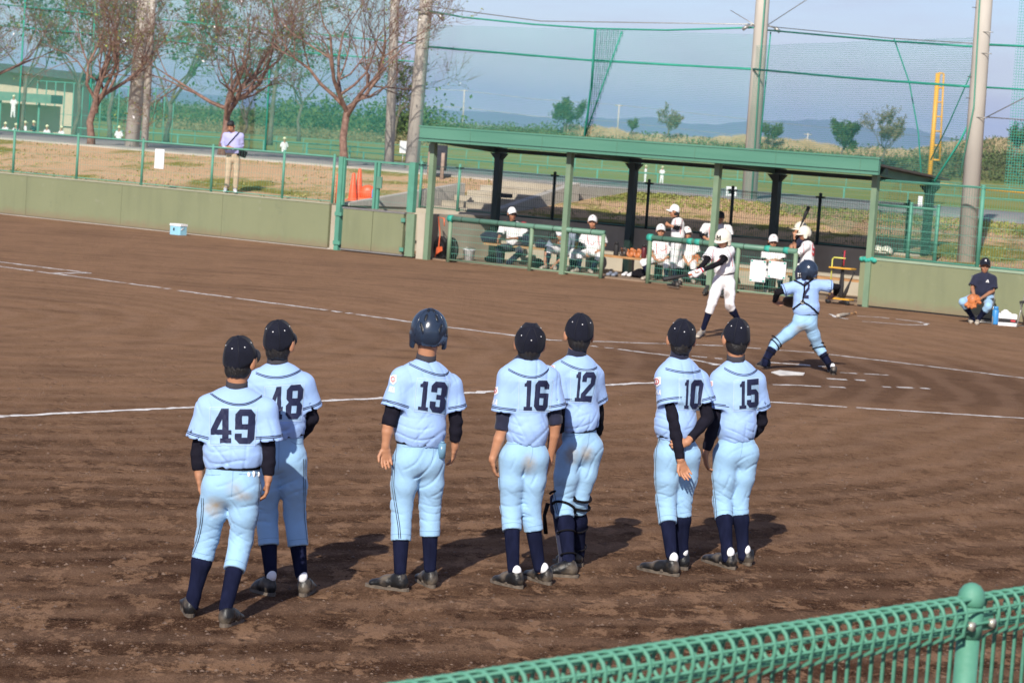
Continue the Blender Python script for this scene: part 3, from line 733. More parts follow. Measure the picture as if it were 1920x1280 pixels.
    # ---- socks and shoes
    for s_ in 'LR':
        if not o.get('socks', True): break
        Q = Sdf(); d = an[s_] - kn[s_]; bk = -nrm(fr - nrm(d) * (fr @ nrm(d)))
        hf_ = o.get('hm' + s_, o.get('hm', .33)); t0 = max(.12, hf_ - .05)
        if t0 > .3: Q.cap(kn[s_] + d * t0, an[s_] - d * .06, .0505 * k, .037 * k, .03)
        else: Q.cap(kn[s_] + d * .12, kn[s_] + d * .38 + bk * .006, .048 * k, .0525 * k, .02); Q.cap(kn[s_] + d * .38 + bk * .006, an[s_] - d * .06, .0525 * k, .037 * k, .03); Q.cap(an[s_] - d * .08, an[s_] + V(0, 0, -.03), .0365 * k, .036 * k, .02)
        Q.build('sock', MT[km], root, res)
        if s_ in feet:
            hl, to = feet[s_]; dd = nrm(to - hl); wv = V(dd[1], -dd[0], 0); Ln = np.linalg.norm(to - hl); Ln = max(Ln, .22); to = hl + dd * Ln
            z = V(0, 0, 1.0)
            Q = Sdf()
            Q.ecap(hl + dd * .042 + z * .048, hl + dd * Ln * .5 + z * .044, (.033, .044), (.036, .036), wv, .02)
            Q.ecap(hl + dd * Ln * .5 + z * .042, to - dd * .046 + z * .028, (.037, .034), (.041, .023), wv, .03)
            Q.cap(hl + dd * .048 + z * .05, hl + dd * .058 + z * .082, .039, .040, .02)
            Q.cap(hl + dd * .085 + z * .066, hl + dd * .15 + z * .044, .030, .03, .03)
            Q.ell(hl + dd * .062 + z * .115, (.031, .034, .03), wv, dd, z, .006, 's')
            Q.cut(hl + z * .012, -z); q0 = hl
            shoe = Q.build('shoe', MT[o.get('shoe', 'shoe')], root, min(res, .008) if res < .01 else res)
            mb = MB(); out = []
            for i in range(20):
                a = 2 * math.pi * i / 20; u = .5 + .5 * math.cos(a)
                wdt = .036 + .008 * u - .006 * max(0, 1 - abs(u - .4) * 4)
                out.append(hl + dd * (Ln * (.5 + .52 * math.cos(a))) + wv * wdt * math.copysign(abs(math.sin(a)) ** .75, math.sin(a)))
            mb.add([p + z * .001 for p in out] + [p + z * .021 for p in out], [tuple(range(19, -1, -1)), tuple(range(20, 40))] + [(i, (i + 1) % 20, 20 + (i + 1) % 20, 20 + i) for i in range(20)])
            mb.build('sole', MT[o.get('sole', 'sole')], shoe)
            if res < .008:
                mb = MB()
                for i in range(3):
                    c0 = hl + dd * (.105 + .026 * i) + z * (.094 - .012 * i); mb.tube([c0 - wv * .028 - z * .008, c0 + z * .003, c0 + wv * .028 - z * .008], .003, 5)
                mb.build('laces', MT['dark'], shoe)
                for sg in (-1, 1):
                    mb = MB(); c0 = hl + dd * .11 + z * .02; mb.hexa([c0 + wv * sg * .0395 - dd * .012, c0 + wv * sg * .0395 + dd * .01, c0 + wv * sg * .033 + dd * .01, c0 + wv * sg * .033 - dd * .012,
                        c0 + wv * sg * .034 + z * .048 + dd * .012, c0 + wv * sg * .034 + z * .048 + dd * .026, c0 + wv * sg * .027 + z * .048 + dd * .026, c0 + wv * sg * .027 + z * .048 + dd * .012])
                    mb.build('side_stripe', MT['sole'], shoe)
            if o.get('white' + s_, o.get('whitesock', False)):
                Q = Sdf(); Q.ell(an[s_] * .55 + hl * .45 + dd * .012 + z * .055, (.030, .030, .038), wv, dd, z, .01); Q.build('white_sock', MT['white_plain'], root, min(res, .008))
    # ---- head wear, hair
    hk = o.get('hat', 'cap'); capR = o.get('capR', .094)
    if o.get('hairy', True):
        Q = Sdf(); Q.ell(Hd + hu * .002 - hf * .006, (.0755, .090, .098), hr, hf, hu, .01)
        Q.ell(Hd - hu * .062 - hf * .026, (.066, .068, .062), hr, hf, hu, .03)
        if hk == 'none': Q.ell(Hd + hu * .045 - hf * .0, (.082, .097, .078), hr, hf, hu, .02)
        Q.ell(Hd + hf * .10 - hu * .055, (.10, .10, .095), hr, hf, hu, .01, 's')
        Q.cut(Hd - hu * (o.get('hairlow', .078) + .022) - hf * .05, -hu - hf * .15)
        hh = fold(hu * 60 + hr * 160, hr * 60, 1); Q.disp = lambda p: .0022 * hh(p)
        Q.build('hair', MT['hair'], root, min(res, .009) if res < .012 else res)
    if hk == 'cap': baseball_cap(root, Hd, hr, hf, hu, capR, MT[o.get('capm', 'cap')], res < .008, R(o.get('captilt', 10) + 9), eyelets=res < .008, logo=o.get('caplogo'))
    elif hk == 'helmet': o['_H'] = batting_helmet(root, Hc, hr, hf, hu, o.get('helR', .122), MT[o.get('capm', 'helmet')], o.get('vents', False), min(res, .008), o.get('hellogo'))
    if o.get('face'):
        for s_ in (-1, 1):
            mb = MB(); mb.ball(Hd + hr * s_ * .031 + hf * .0785 - hu * .019, (.0125, .007, .005), 8, 5, hr, hf, hu); mb.build('eye', MT['dark'], root)
            mb = MB(); c0 = Hd + hr * s_ * .031 + hf * .083 - hu * .001; mb.tube([c0 - hr * .016 - hf * .003, c0 + hu * .004, c0 + hr * .016 - hf * .003], .0035, 5); mb.build('eyebrow', MT['hair'], root)
        mb = MB(); c0 = Hd + hf * .0905 - hu * .078; mb.tube([c0 - hr * .022 - hf * .008, c0 + hf * .004, c0 + hr * .022 - hf * .008], .003, 5); mb.build('mouth', MT['redpatch'], root)
    info = dict(root=root, J=J, T=T, jer=jer, tr=tr, W=W, N=N, up=up, fr=fr, rt=rt, sh=sh, el=el, wr=wr, ha=ha, hip=hip, kn=kn, an=an, hm=hm, hem=hem, Hd=Hd, hr=hr, hf=hf, hu=hu, Yb=Yb, feet=feet, k=k, B=B)
    # ---- sleeve hem stripes: two rings
    if o.get('stripes', True):
        pm = MT[o.get('pm', 'navy')]
        for s_ in 'LR':
            H, ud = hem[s_]; a = nrm(np.cross(ud, fr + .01 * rt)); b = np.cross(ud, a)
            for d0 in (.022, .031):
                c0 = H - ud * d0; an_ = np.linspace(0, 2 * math.pi, 33); O = np.array([c0 + (a * math.cos(t) + b * math.sin(t)) * .16 for t in an_]); D = np.array([-(a * math.cos(t) + b * math.sin(t)) for t in an_])
                pp, ok = J.trace(O, D); rr = np.linalg.norm(pp - c0, axis=1); good = ok & (rr < .105) & (np.abs((pp - c0) @ ud) < .01)
                # contiguous runs only
                run = []
                for i in range(33):
                    if good[i]: run.append(pp[i])
                    if (not good[i] or i == 32) and run:
                        if len(run) > 7: ribbon('piping', J, run, .0042 if res < .008 else .008, pm, jer)
                        run = []
                if res > .008: break
        # trouser side stripe: double line down the outer leg
        for s_ in 'LR':
            if o.get('sidepx'): break
            top = hip[s_] + up * .10; ax = [top, hip[s_], kn[s_], hm[s_] - (hm[s_] - kn[s_]) * .02]
            cp = np.concatenate([np.linspace(ax[i], ax[i + 1], 10 + 6 * (i == 1), endpoint=(i == 2)) for i in range(3)])
            for off in ((-.006, .006) if res < .008 else (0,)):
                O = cp + rt * sgn[s_] * .25 - fr * (.10 * o.get('strback', .0)) + fr * off; D = np.array([nrm(q + fr * off - p) for p, q in zip(O, cp)])
                pp, ok = T.trace(O, D); ok &= np.linalg.norm(pp - cp, axis=1) < .18
                if ok.sum() > 5: ribbon('side_stripe', T, pp[ok], .0046 if res < .008 else .012, pm, tr)
    if res < .008:   # turned up trouser hems
        for s_ in 'LR':
            dn = nrm(an[s_] - kn[s_]); c0 = hm[s_] - dn * .035; a = nrm(np.cross(dn, fr)); b = np.cross(dn, a); an_ = np.linspace(0, 2 * math.pi, 29)
            dr = np.array([a * math.cos(t) + b * math.sin(t) for t in an_]); pp, ok = T.trace(c0 + dr * .14, -dr); ok &= np.linalg.norm(pp - c0, axis=1) < .09
            if ok.sum() > 20: ribbon('hem_seam', T, pp[ok], .0028, MT['seam'], tr, off=.001)
    return info
# ------------------------------------------------------------------ ground, banks, road, far country
rng = random.Random(7); nrg = np.random.default_rng(5)
def gmat(name, c_dark, c_mid, c_light, kind):
    m = bpy.data.materials.new(name); m.use_nodes = True; n = m.node_tree; L = n.links.new; b = n.nodes['Principled BSDF']
    b.inputs['Roughness'].default_value = 0.95; b.inputs['Specular IOR Level'].default_value = 0.0
    tc = n.nodes.new('ShaderNodeTexCoord'); P_ = tc.outputs['Object']
    def noise(sc, det=6, rough=.6, vec=None, st=None, dist=0):
        if st:
            mp_ = n.nodes.new('ShaderNodeMapping'); mp_.inputs['Scale'].default_value = st; L(vec or P_, mp_.inputs[0]); vec = mp_.outputs[0]
        t = n.nodes.new('ShaderNodeTexNoise'); t.inputs['Scale'].default_value = sc; t.inputs['Detail'].default_value = det; t.inputs['Roughness'].default_value = rough; t.inputs['Distortion'].default_value = dist
        L(vec or P_, t.inputs[0]); return t.outputs[0]
    def ramp(x, a, b_, ca=(0, 0, 0, 1), cb=(1, 1, 1, 1)):
        r = n.nodes.new('ShaderNodeValToRGB'); r.color_ramp.elements[0].position = a; r.color_ramp.elements[1].position = b_; r.color_ramp.elements[0].color = ca; r.color_ramp.elements[1].color = cb; L(x, r.inputs[0]); return r.outputs[0]
    def mixc(f, a, c):
        x = n.nodes.new('ShaderNodeMixRGB')
        for i, v in ((0, f), (1, a), (2, c)):
            if isinstance(v, (int, float)): x.inputs[i].default_value = v
            elif isinstance(v, tuple): x.inputs[i].default_value = (*v, 1)
            else: L(v, x.inputs[i])
        return x.outputs[0]
    def math_(op, a, c=0.0, clamp=False):
        x = n.nodes.new('ShaderNodeMath'); x.operation = op; x.use_clamp = clamp
        for i, v in ((0, a), (1, c)):
            if isinstance(v, (int, float)): x.inputs[i].default_value = v
            else: L(v, x.inputs[i])
        return x.outputs[0]
    return m, n, L, b, P_, noise, ramp, mixc, math_
def soil_material():
    m, n, L, b, P_, noise, ramp, mixc, math_ = gmat('infield_soil', 0, 0, 0, 0)
    dark, light = (0.030, 0.014, 0.0085), (0.33, 0.19, 0.110)
    sx = n.nodes.new('ShaderNodeSeparateXYZ'); L(P_, sx.inputs[0])
    # freshly watered strip close to the near bench, drier towards the diamond
    wet = math_('ADD', math_('MULTIPLY', noise(.22, 4), 7.0), sx.outputs[1]); dry = ramp(math_('MULTIPLY', math_('SUBTRACT', wet, 18.5), 1 / 14.0, True), 0.0, 1.0)
    base = mixc(dry, (0.066, 0.033, 0.0195), (0.262, 0.152, 0.087))
    inv = math_('SUBTRACT', 1.0, dry); wk = math_('ADD', math_('MULTIPLY', inv, .66), .14); lk = math_('ADD', math_('MULTIPLY', inv, .60), .20)
    p1 = ramp(noise(.8, 8, .68, st=(1, .55, 1)), .46, .60); base = mixc(math_('MULTIPLY', p1, .45), base, light)
    p2 = ramp(noise(1.7, 8, .72, st=(1, .5, 1)), .50, .60); base = mixc(math_('MULTIPLY', p2, wk), base, dark)
    p5 = ramp(noise(3.4, 9, .74, st=(1, .5, 1)), .52, .57); base = mixc(math_('MULTIPLY', p5, lk), base, light)
    p4 = ramp(noise(7, 8, .74, st=(1, .5, 1)), .53, .59); base = mixc(math_('MULTIPLY', p4, wk), base, dark)
    p3 = ramp(noise(13, 7, .75, st=(1, .6, 1)), .55, .66); base = mixc(math_('MULTIPLY', p3, lk), base, light)
    p6 = ramp(noise(1.3, 8, .70, st=(.30, 1.15, 1)), .52, .64); base = mixc(math_('MULTIPLY', p6, math_('MULTIPLY', dry, .55)), base, (0.115, 0.066, 0.040))
    p7 = ramp(noise(5.5, 7, .75, st=(.35, 1.0, 1)), .56, .64); base = mixc(math_('MULTIPLY', p7, math_('MULTIPLY', dry, .50)), base, (0.085, 0.048, 0.030))
    # damp, trodden soil round the plate
    hd = n.nodes.new('ShaderNodeVectorMath'); hd.operation = 'DISTANCE'; hd.inputs[1].default_value = (4.6, 32.6, 0); L(P_, hd.inputs[0])
    rnd = math_('ADD', math_('MULTIPLY', hd.outputs['Value'], .11), math_('MULTIPLY', noise(.9, 6, .7), .75)); base = mixc(math_('MULTIPLY', ramp(rnd, .60, .95, (1, 1, 1, 1), (0, 0, 0, 1)), .62), base, (0.075, 0.042, 0.029))
    # rake marks: long shallow arcs
    mp_ = n.nodes.new('ShaderNodeMapping'); mp_.inputs['Location'].default_value = (9.0, -33.0, 0); L(P_, mp_.inputs[0])
    wv = n.nodes.new('ShaderNodeTexWave'); wv.wave_type = 'RINGS'; wv.rings_direction = 'Z'; wv.inputs['Scale'].default_value = .55; wv.inputs['Distortion'].default_value = 7; wv.inputs['Detail'].default_value = 5; wv.inputs['Detail Scale'].default_value = .7; L(mp_.outputs[0], wv.inputs[0])
    base = mixc(math_('MULTIPLY', ramp(wv.outputs[0], .35, .9), .26), base, (0.33, 0.205, 0.135))
    base = mixc(math_('MULTIPLY', ramp(noise(.5, 8, .75, st=(.5, .9, 1)), .53, .70), .40), base, (0.085, 0.048, 0.033))
    fg = noise(70, 4, .8); base = mixc(math_('MULTIPLY', ramp(fg, .50, .64), .35), base, (0.30, 0.19, 0.125)); base = mixc(math_('MULTIPLY', ramp(fg, .36, .50, (1, 1, 1, 1), (0, 0, 0, 1)), .40), base, (0.045, 0.024, 0.017))
    # sand grains
    vo = n.nodes.new('ShaderNodeTexVoronoi'); vo.inputs['Scale'].default_value = 48; L(P_, vo.inputs[0])
    gr = math_('MULTIPLY', math_('LESS_THAN', vo.outputs['Distance'], .16), math_('GREATER_THAN', noise(31, 2), .54)); base = mixc(math_('MULTIPLY', gr, .75), base, (0.36, 0.26, 0.19))
    L(base, b.inputs['Base Color'])
    bp = n.nodes.new('ShaderNodeBump'); bp.inputs['Strength'].default_value = 1.0; bp.inputs['Distance'].default_value = .07
    h = math_('ADD', math_('MULTIPLY', noise(16.0, 8, .75, st=(1, .7, 1)), .34), math_('MULTIPLY', noise(55, 6, .7), .20))
    cv = n.nodes.new('ShaderNodeTexVoronoi'); cv.inputs['Scale'].default_value = 3.4; cv.inputs['Randomness'].default_value = 1; L(P_, cv.inputs[0]); h = math_('SUBTRACT', h, math_('MULTIPLY', ramp(cv.outputs['Distance'], .10, .20, (1, 1, 1, 1), (0, 0, 0, 1)), .30)); L(h, bp.inputs['Height']); L(bp.outputs[0], b.inputs['Normal'])
    return m
def turf_material(name, g1, g2, e1, e2, amt=(.42, .58), sc=.55, st=(1, 1, 1), fine=9):
    m, n, L, b, P_, noise, ramp, mixc, math_ = gmat(name, 0, 0, 0, 0)
    g = mixc(noise(fine, 6, .7), g1, g2); e = mixc(noise(fine * .7, 6, .7), e1, e2)
    k = ramp(math_('ADD', math_('MULTIPLY', noise(sc, 6, .62, st=st), .8), math_('MULTIPLY', noise(fine * 2, 3), .2)), *amt)
    L(mixc(k, e, g), b.inputs['Base Color'])
    bp = n.nodes.new('ShaderNodeBump'); bp.inputs['Strength'].default_value = .8; bp.inputs['Distance'].default_value = .06; L(noise(fine * 2.5, 6, .75), bp.inputs['Height']); L(bp.outputs[0], b.inputs['Normal'])
    return m
MT['soil'] = soil_material()
MT['bank'] = turf_material('bank_turf', (0.17, 0.17, 0.035), (0.30, 0.29, 0.08), (0.56, 0.36, 0.20), (0.69, 0.47, 0.29), (.49, .56), .45)
MT['lawn'] = turf_material('lawn_turf', (0.165, 0.20, 0.05), (0.225, 0.255, 0.075), (0.31, 0.28, 0.12), (0.36, 0.32, 0.15), (.30, .55), .045, fine=.9)
MT['levee'] = turf_material('levee_growth', (0.055, 0.085, 0.022), (0.10, 0.13, 0.04), (0.14, 0.14, 0.06), (0.20, 0.17, 0.085), (.33, .58), .12, fine=.8)
MT['asphalt'] = M_('asphalt', (0.23, 0.225, 0.21), .9, .12, 3, bump=.15, bscale=90)
MT['conc'] = M_('old_concrete', (0.36, 0.31, 0.235), .9, scale=1.4, col2=(0.46, 0.41, 0.32), bump=.15, bscale=40)
MT['conc2'] = M_('grey_concrete', (0.37, 0.345, 0.30), .9, scale=1.2, col2=(0.46, 0.43, 0.375), bump=.12, bscale=40)
MT['pole'] = M_('pole_concrete', (0.44, 0.40, 0.35), .85, scale=2.2, col2=(0.53, 0.49, 0.43), bump=.1, bscale=60, stretch=(1, 1, .35))
def pad_material():
    m, n, L, b, P_, noise, ramp, mixc, math_ = gmat('padded_wall_green', 0, 0, 0, 0); b.inputs['Roughness'].default_value = .6; b.inputs['Specular IOR Level'].default_value = .25
    c = mixc(noise(.8, 7, .6), (0.185, 0.205, 0.115), (0.235, 0.25, 0.145)); c = mixc(math_('MULTIPLY', ramp(noise(2.2, 7, .7, st=(1, 1, .12)), .52, .72), .35), c, (0.13, 0.145, 0.09)); c = mixc(math_('MULTIPLY', ramp(noise(5, 7, .75), .60, .70), .45), c, (0.30, 0.30, 0.22)); c = mixc(math_('MULTIPLY', ramp(noise(3.1, 6, .8, st=(1, 1, 2.2)), .63, .70), .55), c, (0.08, 0.11, 0.085))
    sz = n.nodes.new('ShaderNodeSeparateXYZ'); L(P_, sz.inputs[0]); splash = math_('ADD', sz.outputs[2], math_('MULTIPLY', noise(6, 5, .7), .30))
    c = mixc(math_('MULTIPLY', ramp(splash, .20, .36, (1, 1, 1, 1), (0, 0, 0, 1)), .6), c, (0.22, 0.15, 0.10)); L(c, b.inputs['Base Color']); bp = n.nodes.new('ShaderNodeBump'); bp.inputs['Strength'].default_value = .25; bp.inputs['Distance'].default_value = .02; L(noise(2.5, 6, .6), bp.inputs['Height']); L(bp.outputs[0], b.inputs['Normal']); return m
MT['pad'] = pad_material()
MT['green'] = M_('green_paint', (0.088, 0.275, 0.195), .62, .08, 5)
MT['nearfence'] = M_('near_fence_paint', (0.075, 0.245, 0.165), .6, scale=18, col2=(0.095, 0.28, 0.195), bump=.1, bscale=60)
MT['green2'] = M_('dull_green_paint', (0.085, 0.19, 0.135), .5, scale=2.5, col2=(0.12, 0.24, 0.17))
MT['green3'] = M_('olive_green_paint', (0.15, 0.23, 0.145), .55, scale=3, col2=(0.19, 0.27, 0.17))
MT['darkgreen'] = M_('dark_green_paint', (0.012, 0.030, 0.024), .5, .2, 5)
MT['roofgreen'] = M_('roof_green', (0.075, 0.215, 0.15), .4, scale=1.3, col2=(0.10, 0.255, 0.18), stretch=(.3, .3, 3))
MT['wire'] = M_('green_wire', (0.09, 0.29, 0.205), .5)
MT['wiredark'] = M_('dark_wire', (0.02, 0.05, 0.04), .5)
MT['metal'] = M_('grey_metal', (0.35, 0.34, 0.32), .4, .1, 9, metal=.6)
MT['brownmetal'] = M_('brown_roof_sheet', (0.075, 0.055, 0.045), .5, .15, 5)
MT['wood'] = M_('bench_wood', (0.42, 0.22, 0.09), .6, .2, 5, stretch=(1, 1, 9))
MT['chalk'] = None
MT['bark'] = M_('cherry_bark', (0.12, 0.062, 0.046), .8, scale=9, col2=(0.26, 0.16, 0.12), bump=.4, bscale=25)
MT['bark2'] = M_('grey_bark', (0.085, 0.078, 0.055), .85, scale=7, col2=(0.16, 0.145, 0.105), bump=.4, bscale=25)
MT['orange'] = M_('orange_plastic', (0.80, 0.10, 0.03), .45, .06, 8)
MT['orangemetal'] = M_('orange_paint', (0.70, 0.14, 0.05), .5, .12, 9)
MT['yellow'] = M_('yellow_paint', (0.72, 0.37, 0.03), .5, .08, 9)
MT['yellowgreen'] = M_('pale_yellow_paint', (0.62, 0.60, 0.12), .5, .08, 9)
MT['bluep'] = M_('blue_plastic', (0.045, 0.24, 0.55), .35, .05, 9)
MT['paleblue'] = M_('pale_blue_plastic', (0.28, 0.55, 0.70), .4, .05, 9)
MT['paper'] = M_('white_board', (0.80, 0.80, 0.80), .5, .02, 5)
MT['teal'] = M_('teal_cloth', (0.03, 0.33, 0.25), .7, .15, 12)
MT['rubber'] = M_('black_rubber', (0.015, 0.014, 0.014), .7, .2, 12)
MT['cream'] = M_('cream_render', (0.50, 0.43, 0.31), .8, .05, 3)

def sheet(name, rows, mat, kind='structure', smooth=True):
    """rows of points -> one grid sheet"""
    n = len(rows[0]); v = np.concatenate([np.asarray(r, float) for r in rows]); f = np.array([(j * n + i, j * n + i + 1, (j + 1) * n + i + 1, (j + 1) * n + i) for j in range(len(rows) - 1) for i in range(n - 1)])
    o = link(name, mesh(name, v, f, smooth), mat); o['kind'] = kind; return o
# infield soil: one sheet, running in under the dugout and the banks
soil = sheet('soil_field', [[V(x, y, 0) for x in np.linspace(-70, 60, 14)] for y in (-12, 0, 10, 20, 30, 40, 50, 60, 75, 110)], MT['soil'])
# bank between fence line and road
def zb(t): return float(np.interp(t, [0, .25, 2.60, 8.0], [.93, .94, .96, 1.52]))
bank_v, bank_f = [], []
ss = sorted(set([round(x, 2) for x in np.arange(-46, 26.1, .5)] + [-2.3, -.15, 10.25])); tt = [.22, .6, 1.0, 1.5, 2.0, 2.6, 3.1, 3.6, 4.2, 4.8, 5.3, 6, 6.7, 7.3, 8.0]
idx = {}
def bv(i, j):
    if (i, j) not in idx:
        s_, t_ = ss[i], tt[j]; h = .035 * math.sin(s_ * 1.9 + t_) * math.sin(t_ * 2.3 + s_ * .7) if 0 < j < len(tt) - 1 else 0
        idx[i, j] = len(bank_v); bank_v.append(ST(s_, t_, zb(t_) + h))
    return idx[i, j]
for i in range(len(ss) - 1):
    for j in range(len(tt) - 1):
        s_, t_ = (ss[i] + ss[i + 1]) / 2, (tt[j] + tt[j + 1]) / 2
        if -2.3 < s_ < 10.25 and t_ < 2.6: continue
        if -2.3 < s_ < -.15 and t_ < 5.3: continue
        bank_f.append((bv(i, j), bv(i + 1, j), bv(i + 1, j + 1), bv(i, j + 1)))
bk = link('grass_bank', mesh('grass_bank', bank_v, bank_f, True), MT['bank']); bk['kind'] = 'structure'
# road along the top
sheet('road', [[ST(s_, t_, z) for s_ in np.linspace(-70, 40, 12)] for t_, z in ((8.0, 1.525), (8.03, 1.56), (13, 1.58), (17.9, 1.545), (18.0, 1.5))], MT['asphalt'], smooth=False)
m = MB(); m.stbox(-70, -2.2, 7.88, 7.99, 1.40, 1.56); kb = m.build('road_kerb', MT['conc2']); kb['kind'] = 'structure'
# far playing field, falling away behind the road, out to the horizon
rows = []
for t_, z in ((18, 1.5), (21, 1.25), (28, .7), (36, .2), (55, -.3), (90, -.7), (140, -.85), (220, -.9), (330, -.9), (460, -.9), (700, -.95), (1500, -1), (3000, -1), (5200, -1)):
    rows.append([ST(s_, t_, z) for s_ in np.linspace(-1.25 * t_ - 70, .9 * t_ + 45, 24)])
sheet('far_lawn', rows, MT['lawn'])
# levee beyond it with wild growth
def levee_top(x): return 2.0 + .25 * math.sin(x * .06) + 3.4 / (1 + math.exp(-(x - 64) / 4.0)) + .35 * math.sin(x * .19 + 1)
rows = []
for k, (dy, hz) in enumerate(((0, 0), (3, .5), (6, .85), (8, 1.0), (14, 1.02), (40, .9))):
    rows.append([V(x, 402 - max(0, x - 40) * .55 + dy, -.95 + (levee_top(x) + .95) * hz + (.12 * math.sin(x * 1.7 + k * 2) + .1 * math.sin(x * .63 + k) if k else 0)) for x in np.linspace(-190, 150, 220)])
sheet('levee', rows, MT['levee'])
# hills on the horizon
hx = np.array([-3600, -1500, -900, -560, -300, -100, 100, 280, 430, 560, 700, 860, 960, 1090, 1200, 1330, 1450, 1600, 1760, 1950, 2400, 4000]) * 1.0
hz_ = np.array([40, 42, 40, 36, 44, 46, 40, 52, 66, 54, 60, 84, 96, 98, 84, 92, 78, 58, 50, 66, 50, 40]) * .98
rows = []
for k, (dy, f_) in enumerate(((0, 0), (150, .5), (330, .85), (500, 1.0), (900, .6), (1400, 0))):
    xs = np.linspace(-3600, 4000, 300); zz = np.interp(xs, hx, hz_)
    rows.append([V(x, 9000 + dy + 30 * math.sin(x * .01 + k), -2 + f_ * z * (1 + .05 * math.sin(x * .021 + k * 1.3) + .03 * math.sin(x * .067 + k))) for x, z in zip(xs, zz)])
sheet('mountains', rows, M_('hill_forest', (0.05, 0.075, 0.05), .9, .3, .01))

# chalk markings -----------------------------------------------------
def chalk_mat():
    m, n, L, b, P_, noise, ramp, mixc, math_ = gmat('chalk', 0, 0, 0, 0)
    L(mixc(ramp(noise(9, 7, .75), .36, .50), (0.22, 0.15, 0.105), (0.72, 0.69, 0.66)), b.inputs['Base Color']); return m
MT['chalk'] = chalk_mat()
def chalk(name, px, width, fade=0.0, z=.004):
    pts = [G(x, y, z) for x, y in px]; v, f = [], []
    for a, b in zip(pts[:-1], pts[1:]):
        L_ = np.linalg.norm(b - a); d = (b - a) / L_; sd = V(d[1], -d[0], 0); N_ = max(2, int(L_ / .10)); base = len(v)
        for i in range(N_ + 1):
            p = a + d * L_ * i / N_; wob = sd * .012 * math.sin(i * .9 + L_) ; w1, w2 = width * (.5 + .16 * nrg.standard_normal()), width * (.5 + .16 * nrg.standard_normal())
            v += [p + wob + sd * max(.01, w1), p + wob - sd * max(.01, w2)]
        for i in range(N_):
            if nrg.random() < fade: continue
            f.append((base + 2 * i, base + 2 * i + 1, base + 2 * i + 3, base + 2 * i + 2))
    o = link(name, mesh(name, v, f), MT['chalk']); o['kind'] = 'structure'; return o
chalk('foul_line', [(-40, 782.5), (0, 780), (725, 745.5), (930, 733), (1150, 720.5), (1236, 716.5)], .10)
chalk('foul_line', [(-30, 495), (0, 499.5), (319, 541.5)], .085, .04); chalk('foul_line', [(336, 544.6), (640, 585), (840, 613), (1030, 637)], .085, .06); chalk('foul_line', [(1110, 648), (1259, 667), (1364, 686)], .07, .15)
chalk('runner_lane_line', [(-20, 488), (0, 491), (170, 512), (101, 511.5)], .08, .05)
chalk('box_line', [(1024, 637), (1110, 639.5), (1355, 648), (1527, 661), (1700, 681), (1940, 711)], .065, .08)
chalk('box_line', [(1429, 752), (1623, 765), (1940, 785)], .075, .05)
chalk('batters_box_line', [(1433, 720), (1508, 722.5), (1600, 727)], .07, .2); chalk('batters_box_line', [(1575, 698), (1666, 703)], .075, .3)
chalk('batters_box_line', [(1551, 709.5), (1623, 713)], .09, .4); chalk('batters_box_line', [(1640, 724), (1770, 729)], .09, .5); chalk('batters_box_line', [(1297, 667), (1369, 674)], .08, .4); chalk('batters_box_line', [(1314, 679), (1356, 686)], .10, .4); chalk('batters_box_line', [(1430, 678), (1549, 687)], .10, .3)
m = MB(); pl = [G(1446, 697, .012), G(1462, 693.5, .012), G(1509, 698.5, .012), G(1506, 702, .012), G(1462, 702.5, .012)]; m.add(pl + [p - V(0, 0, .01) for p in pl], [(4, 3, 2, 1, 0)] + [(i, (i + 1) % 5, 5 + (i + 1) % 5, 5 + i) for i in range(5)])
tag(m.build('home_plate', M_('plate_rubber', (0.70, 0.66, 0.60), .7, .2, 6)), 'white home plate dusted with soil at the feet of the catcher', 'home plate')
chalk('circle_mark', [(1607, 592), (1639, 594), (1648, 594.3), (1722, 603), (1739, 607), (1734, 609.5), (1690, 608), (1617, 602)], .065, .1); chalk('circle_mark', [(1558, 588.5), (1566, 594), (1588, 597.5)], .075, .05)
# loose clods on the near soil
v, f = [], []
for i in range(5200):
    y = 13 + 16 * nrg.random() ** 1.6; x = (nrg.random() - .5) * .48 * y; r_ = .004 + .011 * nrg.random() ** 3; b0 = len(v)
    for k in range(5): a = 2 * math.pi * k / 5 + nrg.random(); v.append((x + r_ * (1 + .4 * nrg.random()) * math.cos(a), y + r_ * math.sin(a), -.001))
    v.append((x, y, r_ * (.5 + .5 * nrg.random()))); f += [(b0 + k, b0 + (k + 1) % 5, b0 + 5) for k in range(5)]
cl = link('soil_clods', mesh('soil_clods', v, f), M_('soil_clod', (0.07, 0.042, 0.03), .95, scale=30, col2=(0.17, 0.11, 0.075))); cl['kind'] = 'stuff'; tag(cl, 'small loose clods of brown soil scattered over the infield', 'soil')

